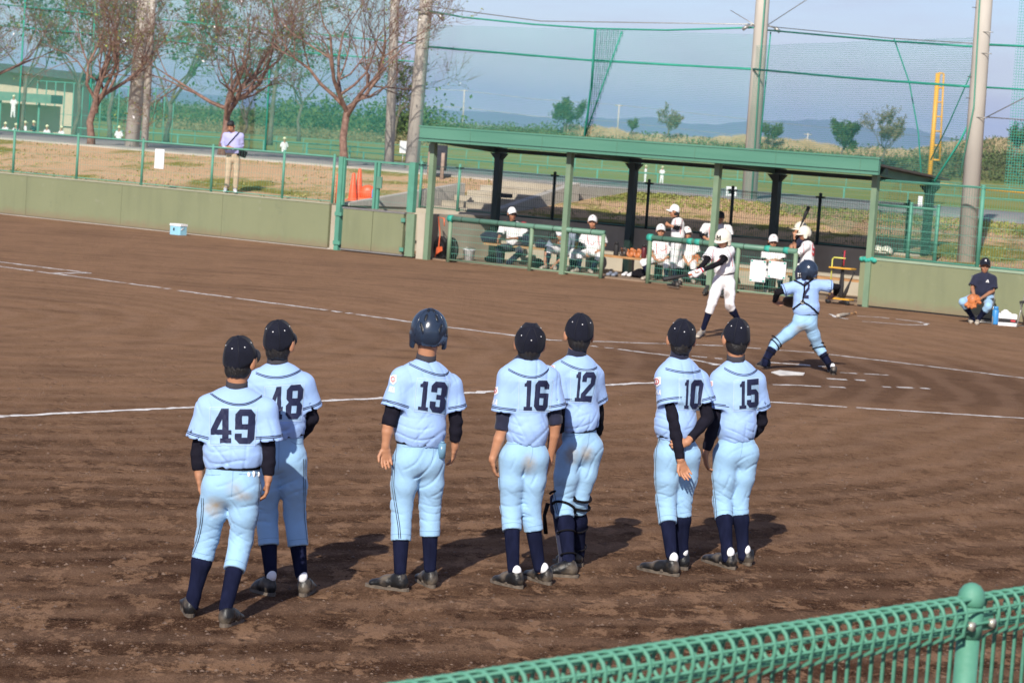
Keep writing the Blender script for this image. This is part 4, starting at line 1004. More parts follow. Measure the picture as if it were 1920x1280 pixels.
# ------------------------------------------------------------------ wire fences
def wires(mb, p0, p1, z0, z1, pitch=.05, rows=None, r=.0028, curl=0.0):
    """welded mesh between two ground points: uprights and level wires"""
    p0, p1 = np.asarray(p0, float), np.asarray(p1, float); L_ = np.linalg.norm(p1 - p0); d = (p1 - p0) / L_; nn = V(-d[1], d[0], 0); n = max(1, int(round(L_ / pitch)))
    def prism(a, b):
        ax = nrm(b - a); u = nrm(np.cross(ax, nn + .01 * d)); w_ = np.cross(ax, u); q = [u, -.5 * u + .87 * w_, -.5 * u - .87 * w_]
        mb.add([a + r * k for k in q] + [b + r * k for k in q], [(0, 1, 4, 3), (1, 2, 5, 4), (2, 0, 3, 5)])
    for i in range(n + 1):
        p = p0 + d * L_ * i / n; prism(p + V(0, 0, z0), p + V(0, 0, z1))
        if curl: prism(p + V(0, 0, z1), p - nn * curl + V(0, 0, z1 - curl * .6))
    rows = rows if rows is not None else list(np.arange(z0, z1 + .01, .15))
    for z in rows: prism(p0 + V(0, 0, z) - nn * r * 2, p1 + V(0, 0, z) - nn * r * 2)
    if curl:
        for q in (.5, 1.0): prism(p0 - nn * curl * q + V(0, 0, z1 - curl * .6 * q), p1 - nn * curl * q + V(0, 0, z1 - curl * .6 * q))
def post(root, s_, t_, z0, z1, r, mat, name='post', cap=True, sq=None):
    mb = MB()
    if sq: mb.stbox(s_ - sq, s_ + sq, t_ - sq, t_ + sq, z0, z1)
    else:
        mb.tube([ST(s_, t_, z0), ST(s_, t_, z1)], r, 10)
        if cap: mb.ball(ST(s_, t_, z1), (r * 1.15, r * 1.15, r * .8), 10, 4)
    return mb.build(name, mat, root)

# left padded wall and the fence standing on it
WL = -46
wall = empty('padded_wall', tuple(ST(-7, .1)), 'long olive green padded wall left of the gate', 'wall')
edges = [WL, -34, -22, -14.6, -11.6, -8.6, -5.6, -2.62]
for a, b in zip(edges[:-1], edges[1:]):
    m = MB(); m.stbox(a + .004, b - .004, -.02, .17, .03, .935); m.build('wall_panel', MT['pad'], wall)
m = MB(); m.stbox(WL, -2.62, -.035, .20, .938, .962); m.build('coping', M_('pale_coping', (0.36, 0.36, 0.25), .7, .06, 3), wall)
m = MB(); m.stbox(WL, -2.55, .002, .20, 0, .028); m.build('footing', MT['conc2'], wall)
m = MB(); m.stbox(-2.60, -2.42, .03, .25, 0, .93); m.build('end_post', MT['conc'], wall)
fence = empty('wire_fence', tuple(ST(-7, .1, .96)), 'green welded wire fence with round posts on top of the long left wall', 'fence')
fx = [-26, -24.1, -22.2, -20.3, -18.4, -16.3, -14.25] + [at_t(x, y, .1) for x, y in ((26, 286), (145, 300), (266, 320), (397, 330), (530, 350))]
fx = [(p if not hasattr(p, '__len__') else float((p - FO) @ E1)) for p in fx] + [-2.66]
for x in fx: post(fence, x, .10, .96, 1.97, .03, MT['green'])
m = MB(); m.tube([ST(fx[0], .1, 1.93), ST(-2.66, .1, 1.93)], .02, 8); m.build('top_rail', MT['green'], fence)
m = MB(); m.tube([ST(fx[0], .1, 1.0), ST(-2.66, .1, 1.0)], .012, 6); m.build('bottom_rail', MT['green'], fence)
m = MB(); wires(m, ST(fx[5], .12), ST(-2.7, .12), 1.0, 1.92, .075, [1.0, 1.15, 1.3, 1.45, 1.6, 1.75, 1.9], .0024); m.build('wire_mesh', MT['wire'], fence, 'stuff')
# the white notice on the fence
m = MB(); p = at_t(299, 298, .07); m.box(p, (.135, .006, .215), E1, E2, (0, 0, 1)); tag(m.build('notice_board', MT['paper'], origin=p), 'blank white notice sheet fixed to the wire fence left of the standing man', 'notice')

# gate: two padded leaves below, wire leaves above
gate = empty('field_gate', tuple(ST(-1.4, 0)), 'pale green double gate with padded lower leaves and wire upper leaves', 'gate')
for s_, w_ in ((-2.36, .055), (-.47, .07)):
    m = MB(); m.stbox(s_ - w_, s_ + w_, -.06, .06, .0 if s_ < -1 else .93, 1.95); m.build('gate_post', MT['green'], gate)
    m = MB(); m.stbox(s_ + w_ + .002, s_ + w_ + .04, -.03, .03, .95, 1.93) if s_ < -1 else m.stbox(s_ - w_ - .04, s_ - w_ - .002, -.03, .03, .95, 1.93); m.build('gate_stile', MT['green'], gate)
for a, b in ((-2.22, -1.43), (-1.415, -.62)):
    m = MB(); m.stbox(a, b, -.05, .03, .06, .88); m.build('gate_panel', MT['pad'], gate)
m = MB(); m.stbox(-2.24, -.60, -.06, .04, .885, .915); m.build('gate_top_rail', MT['metal'], gate)
m = MB(); m.stbox(-2.24, -.60, -.06, .04, .025, .055); m.build('gate_bottom_rail', MT['metal'], gate)
m = MB(); m.stbox(-.56, -.36, -.03, .05, .03, .90); m.build('side_panel', MT['green3'], gate)
for z in (.16, .76):
    m = MB(); m.stbox(-2.42, -2.24, -.085, -.065, z - .04, z + .04); m.build('hinge', MT['green'], gate)
    m = MB(); m.stbox(-.66, -.56, -.085, -.065, z - .04, z + .04); m.build('hinge', MT['green'], gate)
for s_ in (-1.46, -1.37):
    m = MB(); m.stbox(s_ - .028, s_ + .028, -.025, .025, .93, 1.90); m.build('gate_stile', MT['green'], gate)
m = MB(); m.stbox(-2.26, -.58, -.02, .02, 1.88, 1.92); m.build('gate_top_bar', MT['green'], gate)
m = MB(); m.stbox(-1.39, -1.25, -.05, -.03, 1.36, 1.60); m.build('lock_box', MT['green2'], gate)
m = MB(); wires(m, ST(-2.25, .01), ST(-1.5, .01), .95, 1.88, .05, None, .0018); wires(m, ST(-1.33, .01), ST(-.58, .01), .95, 1.88, .05, None, .0018); m.build('wire_mesh', MT['wire'], gate, 'stuff')
m = MB(); m.stbox(-.30, -.12, .02, .20, 0, .93); tag(m.build('concrete_pillar', MT['conc']), 'short bare concrete pillar between the gate and the dugout', 'pillar')

# ------------------------------------------------------------------ dugout
dug = empty('dugout', tuple(ST(5, 1.2)), 'green roofed open team dugout with concrete back wall', 'dugout')
m = MB(); m.stbox(-.12, 10.3, .22, 2.42, .0, .03); m.build('floor_slab', M_('dusty_floor', (0.24, 0.165, 0.11), .9, .15, 4), dug)
m = MB(); m.stbox(-2.3, 10.25, 2.42, 2.58, 0, .93); m.build('back_wall', MT['conc'], dug)
m = MB(); m.stbox(-.30, -.14, .24, 2.40, 0, .92); m.build('end_wall', MT['conc'], dug)
m = MB(); m.stbox(10.06, 10.22, .24, 2.40, 0, .92); m.build('end_wall', MT['conc'], dug)
# roof: sloping sheets behind a deep fascia
m = MB(); m.stbox(-.08, 10.32, -.40, -.33, 2.40, 2.68); fa = m.build('fascia', MT['roofgreen'], dug)
m = MB(); m.stbox(-.10, 10.34, -.415, -.31, 2.682, 2.715); m.build('fascia_cap', MT['roofgreen'], fa)
m = MB(); m.stbox(-.09, 10.33, -.412, -.405, 2.455, 2.465); m.build('fascia_groove', MT['darkgreen'], fa)
for s_ in np.arange(1.2, 10, 1.75):
    m = MB(); m.stbox(s_ - .004, s_ + .004, -.408, -.402, 2.405, 2.675); m.build('fascia_joint', MT['green2'], fa)
for i, s_ in enumerate(np.linspace(-.06, 10.30, 14)[:-1]):
    m = MB(); s1 = s_ + 10.36 / 13; m.hexa([ST(s_, -.325, 2.56), ST(s1 - .01, -.325, 2.56), ST(s1 - .01, 2.55, 2.36), ST(s_, 2.55, 2.36), ST(s_, -.325, 2.60), ST(s1 - .01, -.325, 2.60), ST(s1 - .01, 2.55, 2.40), ST(s_, 2.55, 2.40)]); m.build('roof_sheet', MT['brownmetal'], dug)
for s_ in (0, 3.37, 6.75, 10.08):
    m = MB(); m.hexa([ST(s_ - .04, -.32, 2.40), ST(s_ + .04, -.32, 2.40), ST(s_ + .04, 2.5, 2.22), ST(s_ - .04, 2.5, 2.22), ST(s_ - .04, -.32, 2.54), ST(s_ + .04, -.32, 2.54), ST(s_ + .04, 2.5, 2.35), ST(s_ - .04, 2.5, 2.35)]); m.build('rafter', MT['green2'], dug)
    m = MB(); m.stbox(s_ - .055, s_ + .055, -.055, .055, 0, 2.40); m.build('front_post', MT['green3'], dug)
for s_ in (.13, 3.5, 6.83, 10.12):
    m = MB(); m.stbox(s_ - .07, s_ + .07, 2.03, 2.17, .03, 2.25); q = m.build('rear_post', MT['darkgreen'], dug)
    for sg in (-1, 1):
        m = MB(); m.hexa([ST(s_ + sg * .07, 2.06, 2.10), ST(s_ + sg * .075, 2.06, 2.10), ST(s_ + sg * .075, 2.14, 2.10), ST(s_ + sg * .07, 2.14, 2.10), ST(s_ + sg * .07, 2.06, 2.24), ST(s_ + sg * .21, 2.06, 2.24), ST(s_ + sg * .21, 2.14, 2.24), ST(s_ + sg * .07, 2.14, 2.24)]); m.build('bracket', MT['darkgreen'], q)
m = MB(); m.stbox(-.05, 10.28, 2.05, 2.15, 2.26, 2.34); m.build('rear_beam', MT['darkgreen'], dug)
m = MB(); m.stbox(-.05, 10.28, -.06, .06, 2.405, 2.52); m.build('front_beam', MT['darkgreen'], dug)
# mesh fence on the back wall
bf = empty('wire_fence', tuple(ST(4, 2.5, .93)), 'dark welded wire fence on the low wall at the back of the dugout', 'fence')
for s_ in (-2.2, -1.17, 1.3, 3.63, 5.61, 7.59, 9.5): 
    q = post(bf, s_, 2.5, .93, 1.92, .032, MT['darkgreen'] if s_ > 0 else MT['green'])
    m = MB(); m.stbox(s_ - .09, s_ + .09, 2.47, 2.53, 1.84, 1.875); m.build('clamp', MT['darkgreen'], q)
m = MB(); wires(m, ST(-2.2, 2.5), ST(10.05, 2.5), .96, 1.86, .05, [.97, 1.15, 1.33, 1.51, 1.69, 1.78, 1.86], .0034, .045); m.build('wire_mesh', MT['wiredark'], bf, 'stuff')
m = MB(); m.tube([ST(-2.2, 2.5, .965), ST(10.05, 2.5, .965)], .014, 6); m.build('bottom_rail', MT['green2'], bf)
# stairs behind it
st_ = empty('stairs', tuple(ST(-1.1, 4)), 'weathered concrete stairs climbing from the dugout to the road', 'stairs')
for i in range(6):
    z = 1.0 + .12 * i; t0 = 2.62 + .46 * i; m = MB(); m.stbox(-2.05, -.32, t0, t0 + (.455 if i < 5 else .9), .5, z); q = m.build('step', MT['conc'], st_)
def sloped_wall(name, a, b, w_, mat, root, zb_=.3):
    (s0, t0, z0), (s1, t1, z1) = a, b; m = MB(); d = nrm(ST(s1, t1) - ST(s0, t0)); n_ = V(-d[1], d[0], 0) * w_
    A0, B0 = ST(s0, t0, zb_), ST(s1, t1, zb_); m.hexa([A0 - n_, B0 - n_, B0 + n_, A0 + n_, A0 - n_ + V(0, 0, z0 - zb_), B0 - n_ + V(0, 0, z1 - zb_), B0 + n_ + V(0, 0, z1 - zb_), A0 + n_ + V(0, 0, z0 - zb_)]); return m.build(name, mat, root)
sloped_wall('cheek_wall', (-2.42, .3, .955), (-2.2, 4.0, 1.46), .05, MT['conc'], st_); sloped_wall('coping', (-2.42, .28, .99), (-2.2, 4.0, 1.50), .085, MT['conc2'], st_, .94)
sloped_wall('cheek_wall', (-.2, 2.62, 1.0), (-.2, 5.4, 1.62), .07, MT['conc'], st_); sloped_wall('coping', (-.2, 2.6, 1.06), (-.2, 5.5, 1.68), .10, MT['conc2'], st_, 1.01)
m = MB(); m.stbox(-2.05, -.32, 5.85, 7.85, 1.3, 1.585); m.build('landing', MT['conc2'], st_)
m = MB(); m.box(ST(-.75, 3.55, 1.32), (.18, .10, .045), E1, E2); tag(m.build('stone_block', MT['rubber']), 'dark block lying on the lower stairs behind the seated coach', 'block')
# front rails with wire mesh
for nm, s0, s1, mid, lb, cp in (('A', .55, 4.27, 2.57, 'green pipe railing with wire mesh in front of the left half of the dugout', (.57,)), ('B', 5.35, 8.55, 7.32, 'green pipe railing with two white boards in front of the right dugout half', (5.37,))):
    rl = empty('dugout_railing', tuple(ST((s0 + s1) / 2, 0)), lb, 'railing', 'dugout front railings')
    for s_ in (s0, mid, s1): post(rl, s_, 0, 0, .86, .042, MT['green3'], cap=False)
    m = MB(); m.tube([ST(s0 - .02, 0, .88), ST(s1 + .02, 0, .88)], .055, 12); m.build('padded_rail', MT['green2'], rl)
    m = MB(); wires(m, ST(s0 + .04, .02), ST(s1 - .04, .02), .06, .83, .05, [.06, .18, .31, .44, .57, .70, .82], .0034); m.build('wire_mesh', MT['wire'], rl, 'stuff')
    m = MB(); m.tube([ST(s0, .0, .05), ST(s1, .0, .05)], .018, 6); m.build('bottom_rail', MT['green3'], rl)
    for s_ in np.arange(s0 + .3, s1, .45):
        m = MB(); m.tube([ST(s_ - .008, 0, .88), ST(s_ + .008, 0, .88)], .0575, 12); m.build('tie_band', MT['darkgreen'], rl)
    for s_ in ((s0,) if nm == 'A' else (s0, 6.25, 6.42, 7.95, 8.35)):
        m = MB(); m.tube([ST(s_ - .05, 0, .88), ST(s_ + .05, 0, .88)], .066 if s_ != s0 else .075, 10); m.build('teal_wrap', MT['teal'], rl)
# benches
for i, (a, b) in enumerate(((.55, 2.75), (2.85, 5.1), (5.15, 7.4), (7.45, 9.75))):
    be = empty('bench', tuple(ST((a + b) / 2, 1.5)), ['wooden bench plank at the left end of the dugout under the coach', 'wooden bench plank with bottles and gloves on it', 'wooden bench plank behind the standing white capped boy', 'wooden bench plank at the right end of the dugout'][i], 'bench', 'benches in the dugout')
    m = MB(); m.stbox(a, b, 1.16, 1.48, .36, .40); m.build('seat_plank', MT['wood'], be)
    for s_ in (a + .35, b - .35):
        m = MB(); m.stbox(s_ - .05, s_ + .05, 1.24, 1.40, .03, .32); m.stbox(s_ - .05, s_ + .05, 1.17, 1.47, .321, .358); m.build('leg', MT['darkgreen'], be)

# right padded wall and fence
rw = empty('padded_wall', tuple(ST(12, .1)), 'olive green padded wall behind the seated catcher on the right', 'wall')
for a, b in ((9.9, 13.4), (13.4, 17), (17, 21)):
    m = MB(); m.stbox(a + .004, b - .004, -.02, .17, .03, .86); m.build('wall_panel', MT['pad'], rw)
m = MB(); m.stbox(9.89, 21, -.035, .21, .862, .905); m.build('coping', M_('pale_green_coping', (0.28, 0.36, 0.25), .6, .08, 3), rw)
m = MB(); m.stbox(9.9, 21, -.0, .20, 0, .028); m.build('footing', MT['rubber'], rw)
rf = empty('wire_fence', tuple(ST(12, .1, .9)), 'tall green welded wire fence above the right padded wall', 'fence')
for s_ in (10.02, 12.16, 14.3, 16.4): post(rf, s_, .10, .905, 2.33, .038, MT['green'])
m = MB(); wires(m, ST(10.05, .10), ST(16.4, .10), .93, 2.33, .05, list(np.arange(.93, 2.34, .17)), .0032, .05); m.build('wire_mesh', MT['wire'], rf, 'stuff')
m = MB(); m.tube([ST(10.02, .1, 2.31), ST(16.4, .1, 2.31)], .02, 6); m.build('top_rail', MT['green'], rf)
m = MB(); m.tube([ST(10.02, .1, .925), ST(16.4, .1, .925)], .016, 6); m.build('bottom_rail', MT['green'], rf)
sg_ = empty('wire_screen', tuple(ST(10.7, .3, .9)), 'lower green wire screen with two round posts beside the dugout end', 'fence')
for s_ in (10.74, 11.28): post(sg_, s_, .18, .905, 1.92, .036, MT['green'])
m = MB(); wires(m, ST(10.1, .18), ST(11.28, .18), .93, 1.86, .05, list(np.arange(.93, 1.87, .13)), .0034); m.build('wire_mesh', MT['wire'], sg_, 'stuff')
m = MB(); m.tube([ST(10.08, .18, 1.86), ST(11.28, .18, 1.86)], .02, 6); m.build('top_rail', MT['green'], sg_)
m = MB(); p = at_t(1628, 487, -.03)
for k in range(6): m.ball(p + E1 * (.05 * (k - 2.5)) + V(0, 0, .012 * math.sin(k * 2)), (.055, .05, .045), 8, 5)
tag(m.build('folded_net', MT['teal'], origin=p), 'folded teal net bundle lying on the end of the right wall', 'net')
# ------------------------------------------------------------------ poles, nets, trees, far things
def stpx(x, y, t): return at_t(x, y, t)
def concrete_pole(x0, y0, t, x1, y1, r0, r1, label, extra=1.5):
    a = at_t(x0, y0, t); b = at_t(x1, y1, t); b = b + (b - a) * (extra / np.linalg.norm(b - a)) ; b[0], b[1] = a[0] + (b[0] - a[0]) * 1, a[1]
    root = empty('utility_pole', tuple(a), label, 'pole')
    m = MB(); m.tube([a - V(0, 0, .3), a + (b - a) * .5, b], [r0, (r0 + r1) / 2, r1], 20); m.build('shaft', MT['pole'], root)
    return root, a, b
pE, aE, bE = concrete_pole(1405, 372, 8.6, 1430, 0, .175, .135, 'tall grey concrete pole rising behind the dugout roof', 4)
for y, w_ in ((132, 1.02), (48, 1.02)):
    p = at_t(1405 + 25 * (372 - y) / 372, y, 8.6); m = MB(); m.tube([p - V(0, 0, .02), p + V(0, 0, .02)], .16, 16); m.build('band', MT['metal'], pE)
p = at_t(1428, 48, 8.6)
for sx, nm in ((-1, 'insulator'), (1, 'insulator')):
    m = MB(); m.tube([p + V(sx * .15, 0, 0), p + V(sx * .30, 0, -.03)], .02, 6); m.tube([p + V(sx * .30, 0, -.03), p + V(sx * .42, 0, -.12)], .04, 8); m.build(nm, MT['metal'], pE)
m = MB(); m.tube([at_t(1409, 375 - 0, 8.4), at_t(1424, 132, 8.4), at_t(1434, 0, 8.4), at_t(1437, -60, 8.4)], .02, 6); m.build('cable', MT['wire'], pE)
pF, aF, bF = concrete_pole(1811, 494, .75, 1845, 0, .165, .135, 'thick concrete pole right behind the right hand fence', 4)
for y in (262, 390, 447): 
    p = at_t(1811 + 34 * (494 - y) / 494, y, .75); m = MB(); m.tube([p - V(0, 0, .012), p + V(0, 0, .012)], .163, 16); m.build('band', MT['metal'], pF)
m = MB(); m.tube([at_t(1800, 330, .55), at_t(1826, 200, .55), at_t(1837, 0, .55), at_t(1840, -60, .55)], .016, 6); m.build('cable', MT['wire'], pF)
for y in (15, 60, 100, 145, 185, 220):
    p = at_t(1811 + 34 * (494 - y) / 494, y, .6); m = MB(); m.tube([p - E1 * (.22 if y % 2 else -.22), p], .008, 5); m.build('step_bolt', MT['metal'], pF)
pA, aA, bA = concrete_pole(246, 275, 9.5, 271, 0, .205, .17, 'thick concrete pole standing between the two left bare trees', 4)
pB, aB, bB = concrete_pole(271, 271, 9.3, 286, 0, .10, .095, 'thin grey pole touching the thick left concrete pole', 4)
pC, aC, bC = concrete_pole(730, 303, 12.5, 741, 0, .13, .115, 'slim grey pole behind the bare tree beside the gate', 4)
pD, aD, bD = concrete_pole(772, 309, 10.5, 799, 0, .185, .15, 'thick concrete pole at the left end of the dugout roof', 4)
m = MB(); p = at_t(792, 22, 10.3); m.tube([p + V(-.25, 0, .05), p + V(.55, 0, -.05)], .025, 6); m.tube([p + V(.4, 0, -.03), p + V(.55, 0, -.18)], .05, 8); m.build('bracket', MT['metal'], pD)

def net_material(name, colr, cell, thread):
    m = bpy.data.materials.new(name); m.use_nodes = True; n = m.node_tree; L = n.links.new; n.nodes.clear()
    tc = n.nodes.new('ShaderNodeTexCoord'); sx = n.nodes.new('ShaderNodeSeparateXYZ'); L(tc.outputs['Object'], sx.inputs[0])
    outs = []
    for k in (0, 2):
        a = n.nodes.new('ShaderNodeMath'); a.operation = 'PINGPONG'; a.inputs[1].default_value = cell / 2; L(sx.outputs[k], a.inputs[0])
        b = n.nodes.new('ShaderNodeMath'); b.operation = 'LESS_THAN'; b.inputs[1].default_value = thread / 2; L(a.outputs[0], b.inputs[0]); outs.append(b.outputs[0])
    mxx = n.nodes.new('ShaderNodeMath'); mxx.operation = 'MAXIMUM'; L(outs[0], mxx.inputs[0]); L(outs[1], mxx.inputs[1])
    tr = n.nodes.new('ShaderNodeBsdfTransparent'); df = n.nodes.new('ShaderNodeBsdfDiffuse'); df.inputs[0].default_value = (*colr, 1); ms = n.nodes.new('ShaderNodeMixShader')
    L(mxx.outputs[0], ms.inputs[0]); L(tr.outputs[0], ms.inputs[1]); L(df.outputs[0], ms.inputs[2]); o = n.nodes.new('ShaderNodeOutputMaterial'); L(ms.outputs[0], o.inputs[0]); return m
MT['net'] = net_material('net_fine', (0.06, 0.33, 0.25), .040, .0042)
MT['net2'] = net_material('net_dense', (0.05, 0.28, 0.22), .036, .0052)
MT['net3'] = net_material('net_near', (0.05, 0.33, 0.26), .050, .0062)
MT['rope'] = M_('green_rope', (0.02, 0.30, 0.21), .7)
def net_sheet(root, a, b, z0, z1, mat, name='net_mesh'):
    """upright net from ground point a to b (own axes: x along, z up)"""
    a, b = V(a[0], a[1], 0), V(b[0], b[1], 0); L_ = np.linalg.norm(b - a); ang = math.atan2(b[1] - a[1], b[0] - a[0]); n = 16; nz = 6
    v = [(L_ * i / n, .05 * math.sin(i * 1.3 + j) * (0 < i < n), z0 + (z1 - z0) * j / nz) for j in range(nz + 1) for i in range(n + 1)]
    f = [(j * (n + 1) + i, j * (n + 1) + i + 1, (j + 1) * (n + 1) + i + 1, (j + 1) * (n + 1) + i) for j in range(nz) for i in range(n)]
    o = link(name, mesh(name, v, f, True), mat, root); loc = a - np.array(root.location); o.location = tuple(loc); o.rotation_euler = (0, 0, ang); return o
def rope(root, pts, r=.014, name='rope', mat='rope', sag=0.0, n=12):
    pts = [np.asarray(p, float) for p in pts]
    if len(pts) == 2 and sag:
        a, b = pts; pts = [a + (b - a) * i / n - V(0, 0, sag * 4 * (i / n) * (1 - i / n)) for i in range(n + 1)]
    m = MB(); m.tube(pts, r, 5); return m.build(name, MT[mat], root)
# net from the dugout pole to the middle pole
n1 = empty('safety_net', (float(aD[0] + .2), float(aD[1]), 1.6), 'fine green net hung between the two poles behind the dugout', 'net')
eT, dT = at_t(1416, 52, 8.5), at_t(800, 20, 10.4)
net_sheet(n1, dT, eT, 1.55, (eT[2] + dT[2]) / 2 - .25, MT['net'])
rope(n1, [dT, at_t(870, 33, 10.2), at_t(1000, 46, 9.9), at_t(1115, 54, 9.5), at_t(1250, 57, 9.1), eT], .022); rope(n1, [at_t(800, 12, 10.4), at_t(1015, 40, 9.9), at_t(1418, 46, 8.5)], .012, mat='metal'); rope(n1, [at_t(803, 88, 10.3), at_t(1100, 113, 9.5), at_t(1410, 130, 8.5)], .028)
rope(n1, [at_t(1116, 56, 9.4), at_t(1109, 160, 9.4), at_t(1096, 255, 9.4)], .028); rope(n1, [at_t(1166, 60, 9.2), at_t(1130, 160, 9.3), at_t(1097, 255, 9.4)], .018)
# gathered curtain of net
v = []; f = []; N_ = 14
for j in range(13):
    q = j / 12
    for i in range(N_):
        u = i / (N_ - 1); x = (1116 - 20 * q) + u * (50 * (1 - q) + 6); v.append(at_t(x, 56 + 200 * q, 9.45 - .22 * (i % 2)))
for j in range(12):
    for i in range(N_ - 1): f.append((j * N_ + i, j * N_ + i + 1, (j + 1) * N_ + i + 1, (j + 1) * N_ + i))
v = np.array(v); c0 = np.array(n1.location); o = link('net_curtain', mesh('net_curtain', v - c0, f), net_material('net_gathered', (0.05, 0.32, 0.24), .05, .009), n1)
# net from the middle pole to the right pole
n2 = empty('safety_net', (float(aE[0] + .2), float(aE[1]), 1.6), 'fine green net hung from the middle pole to the right pole', 'net')
fT = at_t(1832, 90, .8); net_sheet(n2, eT, fT, 1.0, (eT[2] + fT[2]) / 2 - .1, MT['net'])
rope(n2, [at_t(1440, 57, 8.4), at_t(1550, 67, 6), at_t(1680, 78, 3.4), at_t(1828, 88, .8)], .02); rope(n2, [at_t(1440, 50, 8.4), at_t(1670, 72, 3.4), at_t(1828, 82, .8)], .010, mat='metal'); rope(n2, [at_t(1412, 130, 8.4), at_t(1600, 147, 5), at_t(1822, 163, .8)], .024)
rope(n2, [at_t(1676, 72, 3.4), at_t(1705, 155, 3.3), at_t(1722, 250, 3.2), at_t(1728, 340, 3.1)], .014); rope(n2, [at_t(1822, 135, .9), at_t(1780, 230, 2), at_t(1745, 300, 2.6)], .012)
rope(n2, [at_t(1825, 215, .7), at_t(1800, 265, .7), at_t(1752, 340, .55)], .020); rope(n2, [at_t(1445, 60, 8.4), at_t(1436, 150, 8.4), at_t(1425, 270, 8.4)], .016)
rope(n2, [at_t(1440, 47, 8.4), at_t(1520, -5, 7.5)], .010, mat='metal'); rope(n2, [at_t(1415, 47, 8.4), at_t(1370, 20, 8.6)], .010, mat='metal')
# near net at the right edge
n3 = empty('safety_net', tuple(ST(12.4, .7, 1)), 'dense green net right of the thick right pole', 'net')
net_sheet(n3, ST(12.25, .75), ST(19, .75), 2.35, 9.5, MT['net3'])
rope(n3, [at_t(1850, 84, .75), at_t(1990, 90, .75)], .022); rope(n3, [at_t(1848, 164, .75), at_t(1990, 172, .75)], .018); rope(n3, [at_t(1852, 220, .75), at_t(1990, 230, .75)], .010, mat='metal'); rope(n3, [at_t(1846, 222, .75), at_t(1990, 148, .75)], .010, mat='metal')
# left nets behind the trees
n4 = empty('safety_net', tuple(ST(-20, 17.5, 1.5)), 'tall dense green net behind the row of bare trees', 'net')
net_sheet(n4, ST(-62, 17.6), ST(-15.2, 17.6), 1.5, 14, MT['net2'])
for y0, y1 in ((60, 84), (100, 118)): rope(n4, [at_t(-40, y0 - 55, 17.5), at_t(800, y1, 17.5)], .02)
for x in (40, 172, 505): rope(n4, [at_t(x + 8, -10, 17.5), at_t(x - 8, 262 + x * .05, 17.5)], .03)

# ---- trees
def tree_parts(root, base, H, seed, trunk_r, mat, fork=.28, limbs=5, spread=.8, lean=(0, 0), depth=4, leaf=None, leafn=900, leaf_size=.05, jitter=.25, twig_r=.006, up=.25):
    rg = random.Random(seed); base = np.asarray(base, float); tips = []; segs = {0: MB(), 1: MB(), 2: MB()}
    top = base + V(lean[0], lean[1], H * fork)
    mid = (base + top) / 2 + V(rg.uniform(-.03, .03), 0, 0) * H
    segs[0].tube([base - V(0, 0, .1), base + V(0, 0, .05 * H), mid, top], [trunk_r * 1.35, trunk_r, trunk_r * .88, trunk_r * .8], 10)
    def grow(p, d, L_, r, lev):
        n = 4; pts = [p]; dd = d
        for i in range(n):
            dd = nrm(dd + V(rg.gauss(0, jitter), rg.gauss(0, jitter), rg.gauss(0, jitter) + up * .35)); pts.append(pts[-1] + dd * L_ / n)
        rs = [r * (1 - .55 * i / n) for i in range(n + 1)]
        segs[1 if lev < 2 else 2].tube(pts, [max(x, twig_r * .5) for x in rs], 7 if lev == 0 else 5 if lev < 3 else 3, caps=False)
        if lev >= depth: tips.extend(pts[1:]); return
        if lev >= depth - 1: tips.extend(pts[2:])
        kids = rg.randint(3, 4) if lev < depth - 1 else rg.randint(7, 9)
        for k in range(kids):
            i = rg.choice([1, 2, 2, 3, 3, 4]) if k else 4; q = pts[i]; ax = nrm(np.cross(dd, V(rg.gauss(0, 1), rg.gauss(0, 1), rg.gauss(0, 1))))
            ang = rg.uniform(.35, .95) if k else rg.uniform(.05, .3); nd = nrm(dd * math.cos(ang) + ax * math.sin(ang)); grow(q, nd, L_ * rg.uniform(.55, .78), max(rs[i] * .68, twig_r), lev + 1)
    for k in range(limbs):
        a = 2 * math.pi * (k + rg.uniform(-.25, .25)) / limbs; el_ = rg.uniform(.6, 1.05) * spread
        d = V(math.cos(a) * math.sin(el_), math.sin(a) * math.sin(el_), math.cos(el_)); grow(top - V(0, 0, rg.uniform(0, .08) * H * (k > 0)), d, H * .36 * rg.uniform(.8, 1.1), trunk_r * rg.uniform(.45, .62), 0)
    segs[0].build('trunk', mat, root)
    segs[1].build('branches', mat, root, 'stuff'); segs[2].build('twigs', mat, root, 'stuff')
    if mat is MT['bark'] and tips:
        T_ = np.array(tips); i = nrg.integers(0, len(T_), 700); leaf_cloud('young_leaves', T_[i] + nrg.normal(0, .04, (700, 3)), .032, MT['leaf_young'], root)
        i = nrg.integers(0, len(T_), 70); leaf_cloud('blossoms', T_[i] + nrg.normal(0, .04, (70, 3)), .035, MT['white_plain'], root)
    if leaf and tips:
        T_ = np.array(tips); i = nrg.integers(0, len(T_), leafn); c = T_[i] + nrg.normal(0, leaf_size * 1.3, (leafn, 3)); leaf_cloud('leaves', c, leaf_size, leaf, root)
def leaf_cloud(name, c, size, mat, root, kind='stuff'):
    n = len(c); a = nrg.normal(size=(n, 3)); a /= np.linalg.norm(a, axis=1, keepdims=True); b = np.cross(a, nrg.normal(size=(n, 3))); b /= np.linalg.norm(b, axis=1, keepdims=True)
    s_ = size * (.5 + nrg.random((n, 1))); v = np.stack([c - a * s_, c + b * s_ * .55, c + a * s_, c - b * s_ * .55], 1).reshape(-1, 3); f = np.arange(4 * n).reshape(n, 4)
    o = link(name, mesh(name, v - (ptloc(root) if root is not None else 0), f), mat, root); o['kind'] = kind; return o
def leaf_mat(name, c1, c2, sc=3.0):
    m = M_(name, c1, .7, scale=sc, col2=c2, detail=2); m.node_tree.nodes['Principled BSDF'].inputs['Specular IOR Level'].default_value = .2; return m
